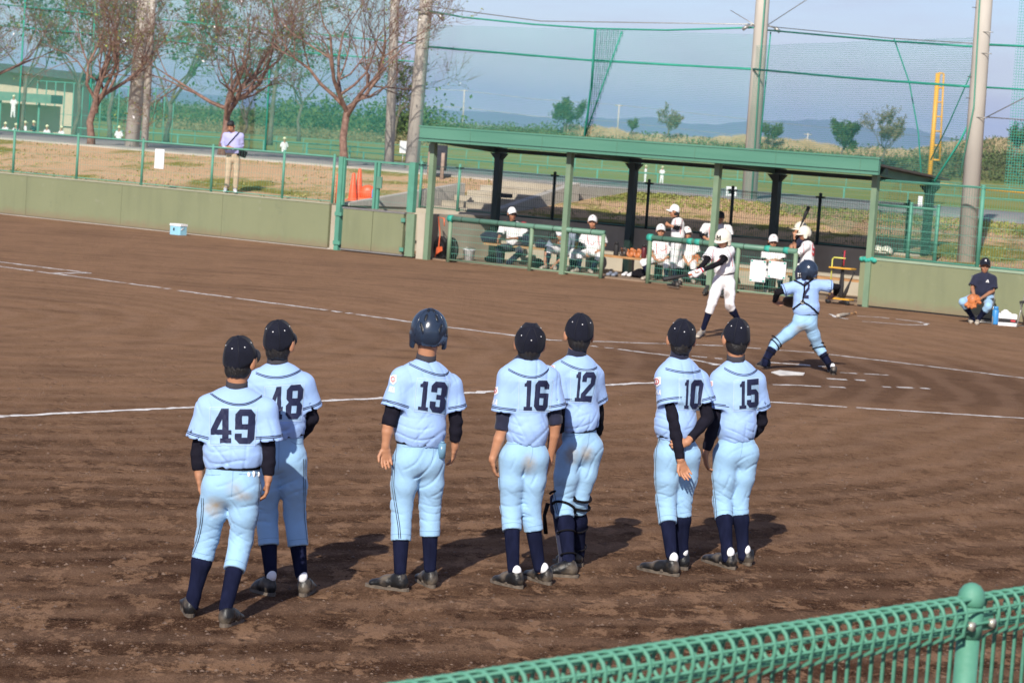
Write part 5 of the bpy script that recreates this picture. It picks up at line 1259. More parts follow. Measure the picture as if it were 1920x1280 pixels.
MT['leaf_cherry'] = leaf_mat('cherry_leaf', (0.16, 0.05, 0.03), (0.14, 0.18, 0.04), 2.2)
MT['leaf_young'] = leaf_mat('young_leaf', (0.16, 0.22, 0.04), (0.25, 0.30, 0.07), 2)
MT['leaf_green'] = leaf_mat('green_leaf', (0.04, 0.085, 0.02), (0.10, 0.15, 0.04), 1.5)
MT['leaf_pine'] = leaf_mat('pine_leaf', (0.025, 0.065, 0.015), (0.075, 0.125, 0.03), .8)
MT['leaf_dry'] = leaf_mat('dry_leaf', (0.13, 0.12, 0.05), (0.22, 0.19, 0.10), .8)
for (x, y, t, H, sd, lean, sp, lab) in ((-75, 252, 8.6, 5.2, 11, (.2, 0), .95, 'bare reddish cherry tree whose branches reach in at the left edge'), (170, 277, 8.4, 5.0, 21, (.10, 0), .95, 'bare cherry tree left of the thick concrete pole'),
        (416, 293, 8.5, 5.2, 33, (.08, 0), .9, 'bare cherry tree behind the man in the lilac shirt'), (643, 316, 8.3, 5.6, 47, (.02, 0), 1.0, 'large bare cherry tree beside the gate with red cones below')):
    b = at_t(x, y, t); r_ = empty('cherry_tree', tuple(b), lab, 'tree', 'bare cherry trees along the road'); tree_parts(r_, b, H * 1.12, sd, .105, MT['bark'], .24, 6, sp * 1.12, lean, 4, MT['leaf_cherry'], 2600, .022, twig_r=.0046, jitter=.2)
for (x, y, Yd, H, sd, fk, lab) in ((312, 262, 104, 7.0, 5, .22, 'leafy green tree behind the net between the pole and the cherry tree'), (138, 262, 112, 8, 6, .3, 'thin grey forked tree in front of the cream building'), (205, 264, 110, 8, 8, .28, 'grey leafy tree just behind the left cherry tree'),
        (506, 268, 104, 7.2, 9, .4, 'twin slender trees behind the net right of the standing man'), (40, 255, 120, 9.5, 12, .3, 'dark green tree above the cream building at the left edge'), (560, 262, 150, 7, 14, .3, 'green tree far behind the net beside the gate tree'), (455, 262, 170, 6.5, 15, .25, 'distant green tree behind the standing man'), (740, 262, 175, 6, 16, .25, 'distant dark tree between the two grey poles')):
    b = P(x, y, Yd); r_ = empty('leafy_tree', tuple(b), lab, 'tree', 'leafy trees beyond the net'); tree_parts(r_, b, H, sd, .10, MT['bark2'], fk, 4, .75, (.1, 0), 3, MT['leaf_green'], 900 if x != 506 else 350, .10, twig_r=.012)
for (x, y, Yd, H, W_, sd, mt, n_, lab) in ((1058, 243, 408, 6.4, 1.0, 3, 'leaf_pine', 3600, 'dark green pine on the levee left of the gathered net'), (1578, 287, 388, 7.0, 1.0, 4, 'leaf_pine', 3800, 'dark green pine on the levee right of the middle pole'), (1250, 250, 408, 5.4, 1.2, 6, 'leaf_dry', 1500, 'sparse brownish tree on the levee between pine and middle pole'),
        (1182, 244, 409, 2.8, .9, 7, 'leaf_green', 600, 'small green bush tree on the levee'), (1448, 264, 406, 4.2, 1.3, 8, 'leaf_green', 1800, 'round dull green bush just right of the middle pole'), (1655, 294, 384, 9.0, 1.35, 9, 'leaf_dry', 2600, 'tall thin leaved tree on the levee beside the yellow pole'), (1903, 285, 350, 5.0, .8, 10, 'leaf_pine', 1200, 'dark tree on the hill at the right edge')):
    b = P(x, y, Yd); r_ = empty('levee_tree', tuple(b), lab, 'tree'); tree_parts(r_, b - V(0, 0, .6), H, sd, .16, MT['bark2'], .22, 5, .85 * W_, (.3, 0), 2, MT[mt], int(n_ * 1.5), .145 if mt == 'leaf_pine' else .12, twig_r=.03, up=.5)
# wild growth on the levee (ragged outline)
def growth(name, n, xr, zfun, mat, size, lab, cat, hgt=1.0, blades=False, dyr=(4, 13)):
    x = nrg.uniform(*xr, n); dy = nrg.uniform(*dyr, n); z = np.array([levee_top(a) for a in x]) * np.clip(dy / 8, 0, 1) ** .7
    y = 402 - np.maximum(0, x - 40) * .55 + dy
    if blades:   # upright stems
        h_ = hgt * (.4 + .6 * nrg.random(n)) * zfun(x); lx, ly = nrg.normal(0, .22, n), nrg.normal(0, .22, n); w_ = size * (.5 + nrg.random(n))
        v = np.stack([np.stack([x - w_, y, z - .3], 1), np.stack([x + w_, y, z - .3], 1), np.stack([x + lx, y + ly, z + h_], 1)], 1).reshape(-1, 3); f = np.arange(3 * n).reshape(n, 3)
        o = link(name, mesh(name, v, f), mat); o['kind'] = 'stuff'
    else:
        c = np.stack([x, y, z + hgt * nrg.random(n) ** 1.7 * zfun(x)], 1); o = leaf_cloud(name, c, size, mat, None)
    return tag(o, lab, cat)
growth('levee_shrubs', 16000, (-150, 110), lambda x: .4 + .9 * np.abs(np.sin(x * .21) * np.sin(x * .067 + 1)), MT['leaf_green'], .20, 'tangled green shrubs along the top of the levee', 'shrubs', 1.5)
growth('dry_reeds', 26000, (6, 76), lambda x: .75 + .15 * np.sin(x * .17) + .12 * np.sin(x * .61) + .1 * np.sin(x * 1.9), leaf_mat('reed', (0.36, 0.28, 0.15), (0.46, 0.36, 0.21), .25), .07, 'straw coloured reeds along the crest of the levee', 'reeds', 1.7, True, (5, 16))
growth('green_verge', 14000, (-30, 76), lambda x: .5 + .4 * np.abs(np.sin(x * .3)), leaf_mat('verge_leaf', (0.07, 0.12, 0.03), (0.13, 0.18, 0.05), .3), .16, 'green growth on the upper slope of the levee', 'shrubs', .8, False, (2, 6.5))
growth('hill_vines', 22000, (50, 112), lambda x: .5 + .5 * np.abs(np.sin(x * .33)), leaf_mat('vine_leaf', (0.055, 0.095, 0.028), (0.13, 0.15, 0.06), .25), .19, 'olive green vines covering the hill at the right edge', 'vines', .9, False, (-.5, 12))
x = nrg.uniform(-190, 150, 5000); dy = nrg.uniform(-1, 8, 5000); z = -.95 + (np.array([levee_top(a) for a in x]) + .95) * np.clip(dy / 8, 0, 1) ** .75 + .25 * nrg.random(5000)
tag(leaf_cloud('slope_weeds', np.stack([x, 402 - np.maximum(0, x - 40) * .55 + dy, z], 1), .26, MT['leaf_green'], None), 'weeds and low bushes on the slope of the levee', 'weeds')
# thicket behind the left net
def thicket(name, n, px0, px1, ybase, ytop, Yd, mat, size, lab):
    cx = nrg.uniform(px0, px1, 40); c = []
    for i in range(n):
        k = nrg.integers(0, 40); g = nrg.normal(size=3); b_ = P(cx[k], ybase + (cx[k] - px0) * .065, Yd + 6 * math.sin(k * 2.1)); h_ = (ybase - ytop) / FPX * Yd * (.45 + .55 * abs(math.sin(k * 1.7 + 1)))
        c.append(b_ + V(g[0] * 1.1, g[1] * 1.1, abs(g[2]) * h_ * .42))
    tag(leaf_cloud(name, np.array(c), size, mat, None), lab, 'shrubs')
thicket('thicket', 9000, 470, 830, 232, 165, 215, MT['leaf_green'], .17, 'dense green thicket behind the bare trees left of the dugout')
thicket('thicket', 6000, -20, 470, 212, 165, 235, MT['leaf_green'], .17, 'dense green thicket behind the net on the far left')
thicket('dry_grass', 13000, 300, 820, 240, 215, 205, leaf_mat('straw', (0.17, 0.16, 0.065), (0.27, 0.23, 0.11), .3), .075, 'tall straw coloured grass in front of the thicket')
# grass tufts on the near bank
t2 = nrg.uniform(5.9, 7.9, 6500); s2 = nrg.uniform(-.1, 17, 6500); c2 = FO[None] + s2[:, None] * E1 + t2[:, None] * E2; c2[:, 2] = np.array([zb(a) for a in t2]) + .03
tag(leaf_cloud('verge_grass', c2, .030, leaf_mat('verge_blade', (0.17, 0.20, 0.045), (0.30, 0.30, 0.09), .8), None), 'yellow green grass along the road edge behind the dugout', 'grass')
t_ = nrg.uniform(.3, 7.8, 7000); s_ = nrg.uniform(-26, 16, 7000); keep = ~((s_ > -2.5) & (s_ < 10.4) & (t_ < 2.75)) & ~((s_ > -2.5) & (s_ < 0) & (t_ < 8)); msk = (np.sin(s_ * .9 + 1) * np.sin(t_ * .9 + s_ * .35) > -.25) | (s_ > 0); keep &= msk; s_, t_ = s_[keep], t_[keep]
c = FO[None] + s_[:, None] * E1 + t_[:, None] * E2; c[:, 2] = np.array([zb(a) for a in t_]) + .02
tag(leaf_cloud('grass_tufts', c, .030, leaf_mat('tuft', (0.20, 0.21, 0.06), (0.36, 0.32, 0.13), .8), None), 'short tufts of dry grass on the bank behind the fences', 'grass')

# ---- far fences
def far_fence(label, Y, x0, x1, ztop, zbot, step, r, cat='fence', slope=0.0, mat='green'):
    root = empty('field_fence', (x0, Y, zbot), label, cat); n = int(abs(x1 - x0) / step)
    for i in range(n + 1):
        x = x0 + (x1 - x0) * i / n; y = Y + slope * (x - x0); m = MB(); m.tube([V(x, y, zbot - .4), V(x, y, ztop)], r, 6); m.build('post', MT[mat], root)
    for k, z in enumerate((ztop - .03, (ztop + zbot) / 2)):
        m = MB(); m.tube([V(x0, Y, z), V(x1, Y + slope * (x1 - x0), z)], r * (.8 if k == 0 else .35), 5); m.build('rail', MT[mat], root)
    return root
far_fence('low green fence on the far side of the road behind the dugout', 97, -8, 26, 1.50, .25, 2.1, .032, slope=-.30)
far_fence('green boundary fence across the far playing field', 235, -44, 70, .40, -.9, 2.4, .045)
far_fence('green fence behind the small players on the left', 160, -42, -8, .9, -.8, 2.6, .06)
m = MB(); a, b = P(1640, 333, 235), P(1990, 368, 235); m.tube([a, b], .13, 6); tag(m.build('fence_cap', MT['yellow']), 'yellow padded cap running along the far outfield fence', 'fence cap')
# yellow foul pole
b = P(1742, 345, 190); tp = P(1752, 137, 190); fp = empty('foul_pole', tuple(b), 'tall yellow foul pole with narrow side screen', 'foul pole'); d = V(0, 0, tp[2] - b[2])
m = MB(); m.tube([b - V(0, 0, 1), b + d], .17, 10); m.build('mast', MT['yellow'], fp)
m = MB(); m.tube([b + d * .22 + V(.62, 0, 0), b + d + V(.42, 0, 0)], .07, 6); m.build('screen_bar', MT['yellow'], fp)
for q in np.linspace(.22, 1.0, 7):
    m = MB(); m.tube([b + d * q, b + d * q + V(.62 - .2 * (q - .22) / .78, 0, 0)], .06, 5); m.build('rung', MT['yellow'], fp)
# power line on the horizon
for i, (x, y0, y1) in enumerate(((868, 226, 168), (1158, 246, 196), (1512, 280, 250))):
    a = P(x, y0, 620); bq = P(x + 3, y1, 620); r_ = empty('power_pole', tuple(a), ['distant power pole left of the pine', 'distant power pole right of the gathered net', 'distant power pole near the yellow foul pole'][i], 'pole', 'power poles on the horizon')
    m = MB(); m.tube([a - V(0, 0, 2), bq], .16, 6); m.build('mast', MT['pole'], r_); m = MB(); m.tube([bq + V(-.9, 0, -.3), bq + V(.9, 0, -.3)], .1, 5); m.build('cross_arm', MT['pole'], r_)
pw = empty('power_line', tuple(P(868, 170, 620)), 'thin power wires strung low across the horizon', 'wires')
for k, dy in enumerate((0, 32)):
    rope(pw, [P(560, 158 + dy, 620), P(868, 170 + dy, 620), P(1000, 186 + dy, 620), P(1158, 197 + dy, 620), P(1512, 236 + dy, 620), P(1800, 262 + dy, 620)], .05, 'wire', 'metal')
# signs on the bank
b = at_t(818, 335, 7.4); sg = empty('sign_board', tuple(b), 'dark notice board on two wooden posts behind the dugout corner', 'sign')
m = MB(); m.box(b + V(0, 0, .50), (.27, .02, .30), E1, E2); m.build('board', M_('dark_board', (0.03, 0.035, 0.045), .4, .3, 5), sg)
for k in (-1, 1):
    m = MB(); m.tube([b + E1 * .2 * k - E2 * .05 - V(0, 0, .2), b + E1 * .2 * k - E2 * .05 + V(0, 0, .62)], .045, 8); m.build('post', M_('wood_post', (0.30, 0.22, 0.17), .8, .2, 9), sg)
for x, y, t, w_, h_, lab in ((756, 276, 22, .11, .19, 'small white sign on the far lawn between two poles'), (1371, 359, 9.5, .12, .11, 'square white sign behind the dugout next to the middle pole'), (1725, 381, 14, .05, .17, 'white marker post on the road behind the right fence')):
    p = at_t(x, y, t); r_ = empty('small_sign', tuple(p - V(0, 0, h_)), lab, 'sign'); m = MB(); m.box(p, (w_, .015, h_), (1, 0, 0), (0, 1, 0)); m.build('plate', MT['paper'], r_)
    if x == 1371: m = MB(); m.box(p + V(0, -.02, 0), (.06, .004, .055), (1, 0, 0), (0, 1, 0)); m.build('mark', MT['rubber'], r_)
    m = MB(); m.tube([p - V(0, -.03, .9), p - V(0, -.03, h_ * .2)], .015, 6); m.build('stake', MT['metal'], r_)
# cones and gear beside the gate
for i, (x, y, h_, lab) in enumerate(((661, 367, .62, 'shorter orange traffic cone beside the gate'), (672, 367, .72, 'taller orange traffic cone leaning on its neighbour beside the gate'))):
    p = at_t(x, y, 2.0 + .25 * i); p[2] = zb(2.1); r_ = empty('traffic_cone', tuple(p), lab, 'cone', 'orange cones beside the gate')
    m = MB(); m.lathe(p, [(.115, .02), (.10, .03), (.035, h_ - .02), (.022, h_), (.001, h_ + .003)], 16); m.build('cone_body', MT['orange'], r_); m = MB(); m.box(p + V(0, 0, .012), (.17, .17, .012)); m.build('cone_base', MT['orange'], r_)
p = at_t(690, 366, 2.3); p[2] = zb(2.3); r_ = empty('line_marker', tuple(p), 'round orange wheeled box beside the traffic cones', 'line marker')
m = MB(); m.lathe(p + V(0, -.02, .19), [(.05, -.09), (.17, -.08), (.19, 0), (.17, .08), (.05, .09)], 20, V(1, 0, 0), V(0, 0, 1), V(0, 1, 0)); m.build('drum', MT['orange'], r_); m = MB(); m.box(p + V(0, 0, .06), (.2, .12, .03)); m.build('tray', MT['orangemetal'], r_)
m = MB(); m.tube([p + V(.17, .05, .25), p + V(.2, .1, .8)], .012, 6); m.build('handle', MT['bluep'], r_)
p = at_t(704, 345, 2.2); p[2] = zb(2.2) + .02; m = MB(); m.box(p + V(0, 0, .14), (.06, .07, .14)); tag(m.build('blue_can', MT['bluep'], origin=p), 'blue can standing behind the gate next to the orange box', 'can')
p = at_t(631, 380, .28); m = MB(); m.tube([p + V(0, 0, -.02), p + V(.01, 0, .60)], .035, 10); tag(m.build('safety_tube', MT['orange'], origin=p), 'upright orange tube at the end of the left fence', 'tube')

# cream building and stand at far left
def far_box(name, root, o, c, h, mat, ax=(1, -.08, 0)):
    m = MB(); m.box(np.asarray(o) + np.asarray(c, float), h, ax, (-ax[1], 1, 0), np.cross(nrm(ax), nrm((-ax[1], 1, 0)))); return m.build(name, MT[mat] if isinstance(mat, str) else mat, root)
b = P(40, 262, 180); bld = empty('cream_building', tuple(b), 'cream single storey building with dark roof behind the left net', 'building')
far_box('wall', bld, b, (-5.2, 4, 2.0), (8.8, 3, 2.6), 'cream'); far_box('roof', bld, b, (-5.2, 3.6, 5.0), (9.6, 4.0, .25), M_('dark_roof', (0.05, 0.055, 0.055), .6, .2, 2), (1, -.08, -.05))
for k in range(4): far_box('window', bld, b, (-9.0 + 2.1 * k, .85 + .0, 3.4), (.7, .06, .8), M_('dim_glass', (0.05, 0.08, 0.07), .15) if 'dim_glass' not in bpy.data.materials else bpy.data.materials['dim_glass'])
far_box('corner_post', bld, b, (1.4, .6, 2.0), (.13, .1, 2.6), 'rubber')
b = P(5, 262, 158); sd_ = empty('green_shelter', tuple(b), 'green roofed player shelter at the left edge behind the net', 'shelter')
far_box('roof', sd_, b, (-1.2, 0, 2.6), (4.4, 1.4, .26), 'green2')
for k in range(4):
    m = MB(); m.tube([b + V(-4.6 + 2.3 * k, -1.2, -.8), b + V(-4.6 + 2.3 * k, -1.2, 2.4)], .07, 6); m.build('post', MT['green'], sd_)
far_box('back_wall', sd_, b, (-1.2, 1.3, .6), (4.4, .08, 1.6), 'cream')
far_fence('tall green railing beside the cream building', 164, -30.5, -22, 3.6, -.4, .55, .04)
# ------------------------------------------------------------------ the seven players lined up in front
def player(o):
    o.setdefault('team', 'blue'); o.setdefault('hdrop', .026); o.setdefault('bres', .0052); o.setdefault('group', 'pale blue players lined up with their backs to us')
    q = person(o); J, jer, T, tr = q['J'], q['jer'], q['T'], q['tr']
    if 'yoke' in o:
        a, b, c = [np.array(p, float) for p in o['yoke']]
        for dy in (0, 2.6):
            pts = pixel_path(J, [a + (0, dy), b + (0, dy), c + (0, dy)], 36)
            if len(pts) > 5: ribbon('piping', J, pts, .0042, MT['navy'], jer)
    if 'patch' in o:
        Q = Quad(J, o['patch']); Q.patch('number_patch', MT['patch'], jer)
        for ch, bx in o['digits']: Q.glyph('digit', ch, bx, MT['number'], jer)
        # stitching round the patch
        c = np.array(o['patch'], float); m = c.mean(0); c = m + (c - m) * .95
        pts = pixel_path(J, [c[0], c[1], c[2], c[3], c[0]], 61); ribbon('stitching', J, pts, .0016, MT['stitch'], jer, off=.0062)
    for word, quad in o.get('text', []):
        Q = Quad(J, quad, 8); n = len(word)
        for i, ch in enumerate(word): Q.glyph('letter', ch, (i / n + .1 / n, 0, (i + .95) / n, 1), MT['white_plain'], jer, off=.005, nx=10, ny=14)
    for cx, cy, rx, ry in o.get('shield', []):
        qd = [(cx - rx, cy - ry), (cx + rx, cy - ry), (cx + rx, cy + ry), (cx - rx, cy + ry)]
        Q = Quad(J, qd, 8); GL['#'] = ([[(0, .05), (1, 0), (1, .7), (.5, 1), (0, .75)]], []); GL['@'] = ([_oct(0, 0, 1, 1, .3, .3)], [_oct(.14, .14, .86, .86, .25, .25), ]); GL['|'] = ([_rect(.2, 0, .8, 1)], [])
        Q.glyph('emblem', '#', (0, 0, 1, 1), MT['white_plain'], jer, off=.004, nx=16, ny=18); Q.glyph('emblem', '@', (.16, .14, .84, .74), MT['red'], jer, off=.006, nx=14, ny=14); Q.glyph('emblem', '|', (.42, .3, .58, .62), MT['red'], jer, off=.006, nx=5, ny=6)
    for path in o.get('seams', []):
        pts = pixel_path(T, path, 24)
        if len(pts) > 4: ribbon('pocket_seam', T, pts, .0032, MT['seam'], tr, off=.0015)
    for path in o.get('sidepx', []):
        for dx in (-1.7, 1.7):
            pts = pixel_path(T, [(x + dx, y) for x, y in path], 40)
            if len(pts) > 5: ribbon('side_stripe', T, pts, .0046, MT['navy'], tr)
    return q
MT['seam'] = M_('seam_blue', (0.20, 0.33, 0.50), 0.9)
KIDS = []
k49 = dict(sidepx=[[(487, 885), (486, 961), (474, 1020), (465, 1070)], [(380, 933), (376, 990), (360, 1040)]], hemdrop=.018, hemroll=.10, label='player number 49 in dark cap standing at the left end, nearest to us', yaw=3, hyaw=22, hpitch=2, seed=1,
    heelL=(357, 1158), toeL=(348, 1134), heelR=(416, 1176), toeR=(452, 1162), head=(450, 664), neck=(443, 728), shL=(390, 763), shR=(498, 768),
    elL=(371, 848, 0), elR=(503, 850, 0), wrL=(373, 893, .0), wrR=(503, 898, 0), haL=(379, 940, .04), haR=(498, 952, .04), waist=(437, 868), crotch=(432, 944),
    knL=(389, 1008, .03), knR=(452, 1012, .03), anL=(361, 1126), anR=(421, 1148), hmL=.34, hmR=.42, ww=.146, cw=.160, pw=.148, hl=.084, cufL=1.72, cufR=1.85, hemL=.70, hemR=.70, slv=.086, tw=1.0,
    yoke=[(391, 733), (443, 757), (491, 741)], patch=[(392, 762), (484, 763), (480, 836), (393, 836)], digits=[('4', (.04, .05, .47, .92)), ('9', (.54, .06, .95, .94))],
    text=[('A', [(348, 786), (356, 788), (352, 798), (344, 796)])], capR=.094, captilt=6,
    stains=[(402, 952, -.1, (.07, .12, .06), .85), (455, 930, -.1, (.06, .1, .03), .7), (440, 915, -.1, (.05, .1, .05), .5)],
    seams=[[(437, 880), (436, 900), (434, 930)], [(386, 889), (400, 890), (414, 889)], [(448, 888), (470, 889), (490, 888)]])
KIDS.append(player(k49))
k48 = dict(sidepx=[[(570, 860), (571, 924), (572, 969), (578, 1018)]], label='player number 48 half hidden behind number 49, in his shade', yaw=-4, hyaw=18, hpitch=6, seed=2,
    heelL=(513, 1118), toeL=(474, 1106), heelR=(566, 1119), toeR=(584, 1104), head=(523, 632), neck=(519, 683), shL=(484, 715), shR=(569, 720),
    elL=(474, 790, .02), elR=(585, 785, .05), wrL=(480, 840, .12), wrR=(560, 822, .20), haL=(490, 870, .2), haR=(540, 838, .22), waist=(530, 810), crotch=(522, 893),
    knL=(500, 965, .03), knR=(553, 965, .03), anL=(508, 1080), anR=(565, 1082), hm=.50, ww=.118, cw=.142, pw=.138, cufL=1.9, cufR=1.9, hemL=.66, hemR=.66, slv=.08, whitesock=True,
    yoke=[(480, 698), (525, 706), (568, 690)], patch=[(495, 723), (573, 717), (565, 790), (497, 792)], digits=[('4', (.14, .05, .47, .92)), ('8', (.55, .03, .96, .93))], capR=.093, captilt=2,
    seams=[[(523, 820), (523, 850), (522, 880)], [(545, 826), (556, 832), (566, 830)]])
KIDS.append(player(k48))
k13 = dict(sidepx=[[(743, 832), (739, 870), (737, 910), (742, 945), (748, 985), (750, 1012)]], label='player number 13 wearing a glossy navy batting helmet', yaw=-24, hyaw=-8, hpitch=2, hat='helmet', vents=True, seed=3, helR=.118, hairy=False,
    heelL=(765, 1109), toeL=(686, 1098), heelR=(812, 1103), toeR=(784, 1086), head=(804, 622), neck=(799, 676), shL=(753, 709), shR=(846, 722),
    elL=(728, 798, -.02), elR=(855, 790, .0), wrL=(723, 836, -.02), wrR=(853, 838, .03), haL=(724, 880, -.02), haR=(848, 875, .08), waist=(786, 824), crotch=(783, 893),
    knL=(753, 948, .02), knR=(806, 950, .03), anL=(750, 1080), anR=(806, 1072), hmL=.50, hmR=.45, ww=.136, cw=.158, pw=.146, hl=.082, cufL=1.0, cufR=1.75, hemL=.62, hemR=.66, slv=.08, tfold=1.25, um='shirt', pnL=(.3, -1, 0), pnR=(-1, .3, 0), whiteL=False,
    yoke=[(767, 681), (820, 701), (841, 694)], patch=[(781, 707), (845, 712), (836, 779), (775, 771)], digits=[('1', (.10, .10, .42, .93)), ('3', (.46, .08, .92, .94))],
    text=[('AKA', [(731, 723), (741, 726), (740, 737), (729, 734)])], shield=[(738, 712, 5.5, 9)],
    seams=[[(755, 836), (775, 838), (799, 837)], [(812, 830), (812, 850), (806, 875)]])
q13 = player(k13); KIDS.append(q13)
k16 = dict(sidepx=[[(934, 853), (935, 877), (936, 903), (937, 944), (939, 962), (940, 990)]], label='player number 16 with his cap tipped far back', yaw=-14, hyaw=-4, hpitch=10, seed=4,
    heelL=(979, 1104), toeL=(922, 1090), heelR=(1031, 1097), toeR=(984, 1080), head=(994, 634), neck=(987, 671), shL=(953, 707), shR=(1030, 708),
    elL=(941, 806, -.01), elR=(1042, 795, .0), wrL=(923, 862, .0), wrR=(1030, 864, .06), haL=(930, 908, .05), haR=(1018, 900, .1), waist=(987, 822), crotch=(979, 880),
    knL=(958, 950, .02), knR=(994, 952, .03), anL=(963, 1074), anR=(1012, 1070), hm=.36, ww=.108, cw=.140, pw=.132, cufL=.99, cufR=1.0, hemL=.66, hemR=.66, slv=.082, whitesock=True, um='navy', cm='navy', tfold=1.2,
    yoke=[(953, 691), (998, 706), (1029, 690)], patch=[(972, 710), (1039, 710), (1032, 773), (971, 771)], digits=[('1', (.15, .05, .42, .95)), ('6', (.47, .05, .88, .95))],
    text=[('AKA', [(921, 745), (935, 749), (933, 760), (919, 755)])], shield=[(929, 733, 5.5, 8)], capR=.097, captilt=20,
    stains=[(992, 870, -.1, (.05, .1, .07), .7)],
    seams=[[(943, 831), (962, 832), (984, 833)], [(998, 832), (998, 850), (993, 868)]])
KIDS.append(player(k16))
k12 = dict(sidepx=[[(1037, 855), (1036, 885), (1038, 921), (1043, 948), (1047, 964)]], hemdrop=.016, hemroll=.10, label='player number 12 wearing catcher leg guards behind number 16', yaw=-26, hyaw=-10, hpitch=3, seed=5,
    heelL=(1084, 1083), toeL=(1034, 1079), heelR=(1092, 1062), toeR=(1050, 1055), head=(1086, 617), neck=(1081, 666), shL=(1050, 697), shR=(1112, 704),
    elL=(1047, 785, -.02), elR=(1121, 775, .06), wrL=(1046, 826, .0), wrR=(1118, 838, .18), haL=(1058, 856, -.02), haR=(1112, 878, .16), waist=(1086, 799), crotch=(1087, 868),
    knL=(1056, 940, .03), knR=(1084, 936, .04), anL=(1067, 1058), anR=(1085, 1040), hmL=.26, hmR=.2, ww=.104, cw=.136, pw=.126, cufL=1.6, cufR=1.6, hemL=.66, hemR=.66, slv=.076, um='black', cm='navy',
    yoke=[(1052, 676), (1092, 692), (1119, 687)], patch=[(1069, 693), (1123, 694), (1110, 756), (1068, 754)], digits=[('1', (.2, .06, .44, .95)), ('2', (.45, .06, .92, .95))], shield=[(1037, 690, 4, 5)], capR=.094, captilt=4, pnL=(.5, 1, -.2),
    stains=[(1072, 850, -.1, (.05, .1, .07), .8), (1100, 850, -.1, (.05, .1, .06), .8)],
    seams=[[(1046, 816), (1062, 818), (1088, 813)], [(1104, 800), (1104, 820), (1100, 840)]], hairlow=.088)
q12 = player(k12); KIDS.append(q12)
k10 = dict(sidepx=[[(1237, 818), (1230, 840), (1228, 870), (1229, 917), (1234, 952), (1237, 978)]], label='player number 10 holding one forearm behind his back', yaw=-22, hyaw=-6, hpitch=6, seed=6,
    heelL=(1272, 1081), toeL=(1196, 1066), heelR=(1286, 1069), toeR=(1262, 1058), head=(1278, 626), neck=(1274, 670), shL=(1250, 706), shR=(1311, 713),
    elL=(1262, 785, -.10), elR=(1327, 783, -.04), wrL=(1276, 862, -.17), wrR=(1288, 829, -.15), haL=(1288, 896, -.17), haR=(1258, 836, -.155), waist=(1266, 812), crotch=(1272, 880),
    knL=(1248, 938, .02), knR=(1279, 936, .04), anL=(1259, 1046), anR=(1279, 1034), hmL=.40, hmR=.32, ww=.114, cw=.136, pw=.130, cufL=1.97, cufR=1.86, hemL=.66, hemR=.60, slv=.082, whitesock=True, cm='navy', pnL=(.3, -1, .2), pnR=(0, 1, -.1), curlR=.9, fistR=False,
    yoke=[(1248, 690), (1287, 697), (1313, 693)], patch=[(1272, 708), (1322, 708), (1315, 770), (1271, 768)], digits=[('1', (.22, .06, .43, .95)), ('0', (.47, .06, .95, .95))],
    text=[('SAKA', [(1221, 727), (1241, 731), (1240, 741), (1220, 736)])], shield=[(1232, 716, 7.5, 9)], capR=.094, captilt=10,
    seams=[[(1285, 822), (1284, 850), (1280, 868)]])
KIDS.append(player(k10))
k15 = dict(sidepx=[[(1331, 852), (1334, 877), (1338, 917), (1341, 945), (1343, 972)]], label='player number 15 at the right end of the lined up row', yaw=-16, hyaw=-14, hpitch=0, seed=7,
    heelL=(1377, 1068), toeL=(1318, 1050), heelR=(1405, 1061), toeR=(1382, 1046), head=(1381, 625), neck=(1380, 676), shL=(1350, 712), shR=(1417, 714),
    elL=(1340, 792, -.01), elR=(1428, 790, .06), wrL=(1322, 852, .02), wrR=(1412, 818, .16), haL=(1327, 892, .05), haR=(1395, 835, .2), waist=(1381, 815), crotch=(1379, 872),
    knL=(1354, 938, .02), knR=(1385, 936, .03), anL=(1364, 1038), anR=(1394, 1034), hmL=.34, hmR=.30, ww=.110, cw=.140, pw=.130, cufL=1.85, cufR=1.9, hemL=.66, hemR=.66, slv=.078, whitesock=True,
    yoke=[(1358, 689), (1395, 702), (1421, 689)], patch=[(1375, 712), (1423, 707), (1423, 768), (1374, 772)], digits=[('1', (.22, .07, .5, .92)), ('5', (.52, .04, .97, .9))], shield=[(1334, 720, 3.5, 6)], capR=.093, captilt=2, hairlow=.092,
    seams=[[(1342, 819), (1358, 821), (1380, 820)], [(1391, 822), (1391, 842), (1387, 858)]])
KIDS.append(player(k15))
# ------------------------------------------------------------------ everybody else
def Yt(x, y, t): return float(at_t(x, y, t)[1])
def cast(**o):
    o.setdefault('res', .013); o.setdefault('team', 'white'); o.setdefault('pm', 'redpatch'); return person(o)
def strap(root, pts, w_, mat='black', name='strap', th=.003):
    m = MB(); m.tube(pts, w_, 6, False); return m.build(name, MT[mat], root)
def bat(label, a, b, mat='rubber', group=None, grip=None):
    a, b = np.asarray(a, float), np.asarray(b, float); d = b - a; r_ = empty('bat', tuple(a), label, 'bat', group)
    m = MB(); m.tube([a, a + d * .012, a + d * .02], [.024, .024, .013], 10); m.tube([a + d * .02, a + d * .32], [.0125, .0135], 10); m.build('grip', MT[grip or 'rubber'], r_)
    m = MB(); m.tube([a + d * .32, a + d * .48, a + d * .62, a + d * .72, a + d * .975, a + d], [.0136, .019, .028, .033, .034, .022], 12); m.build('barrel', MT[mat], r_)
    return r_
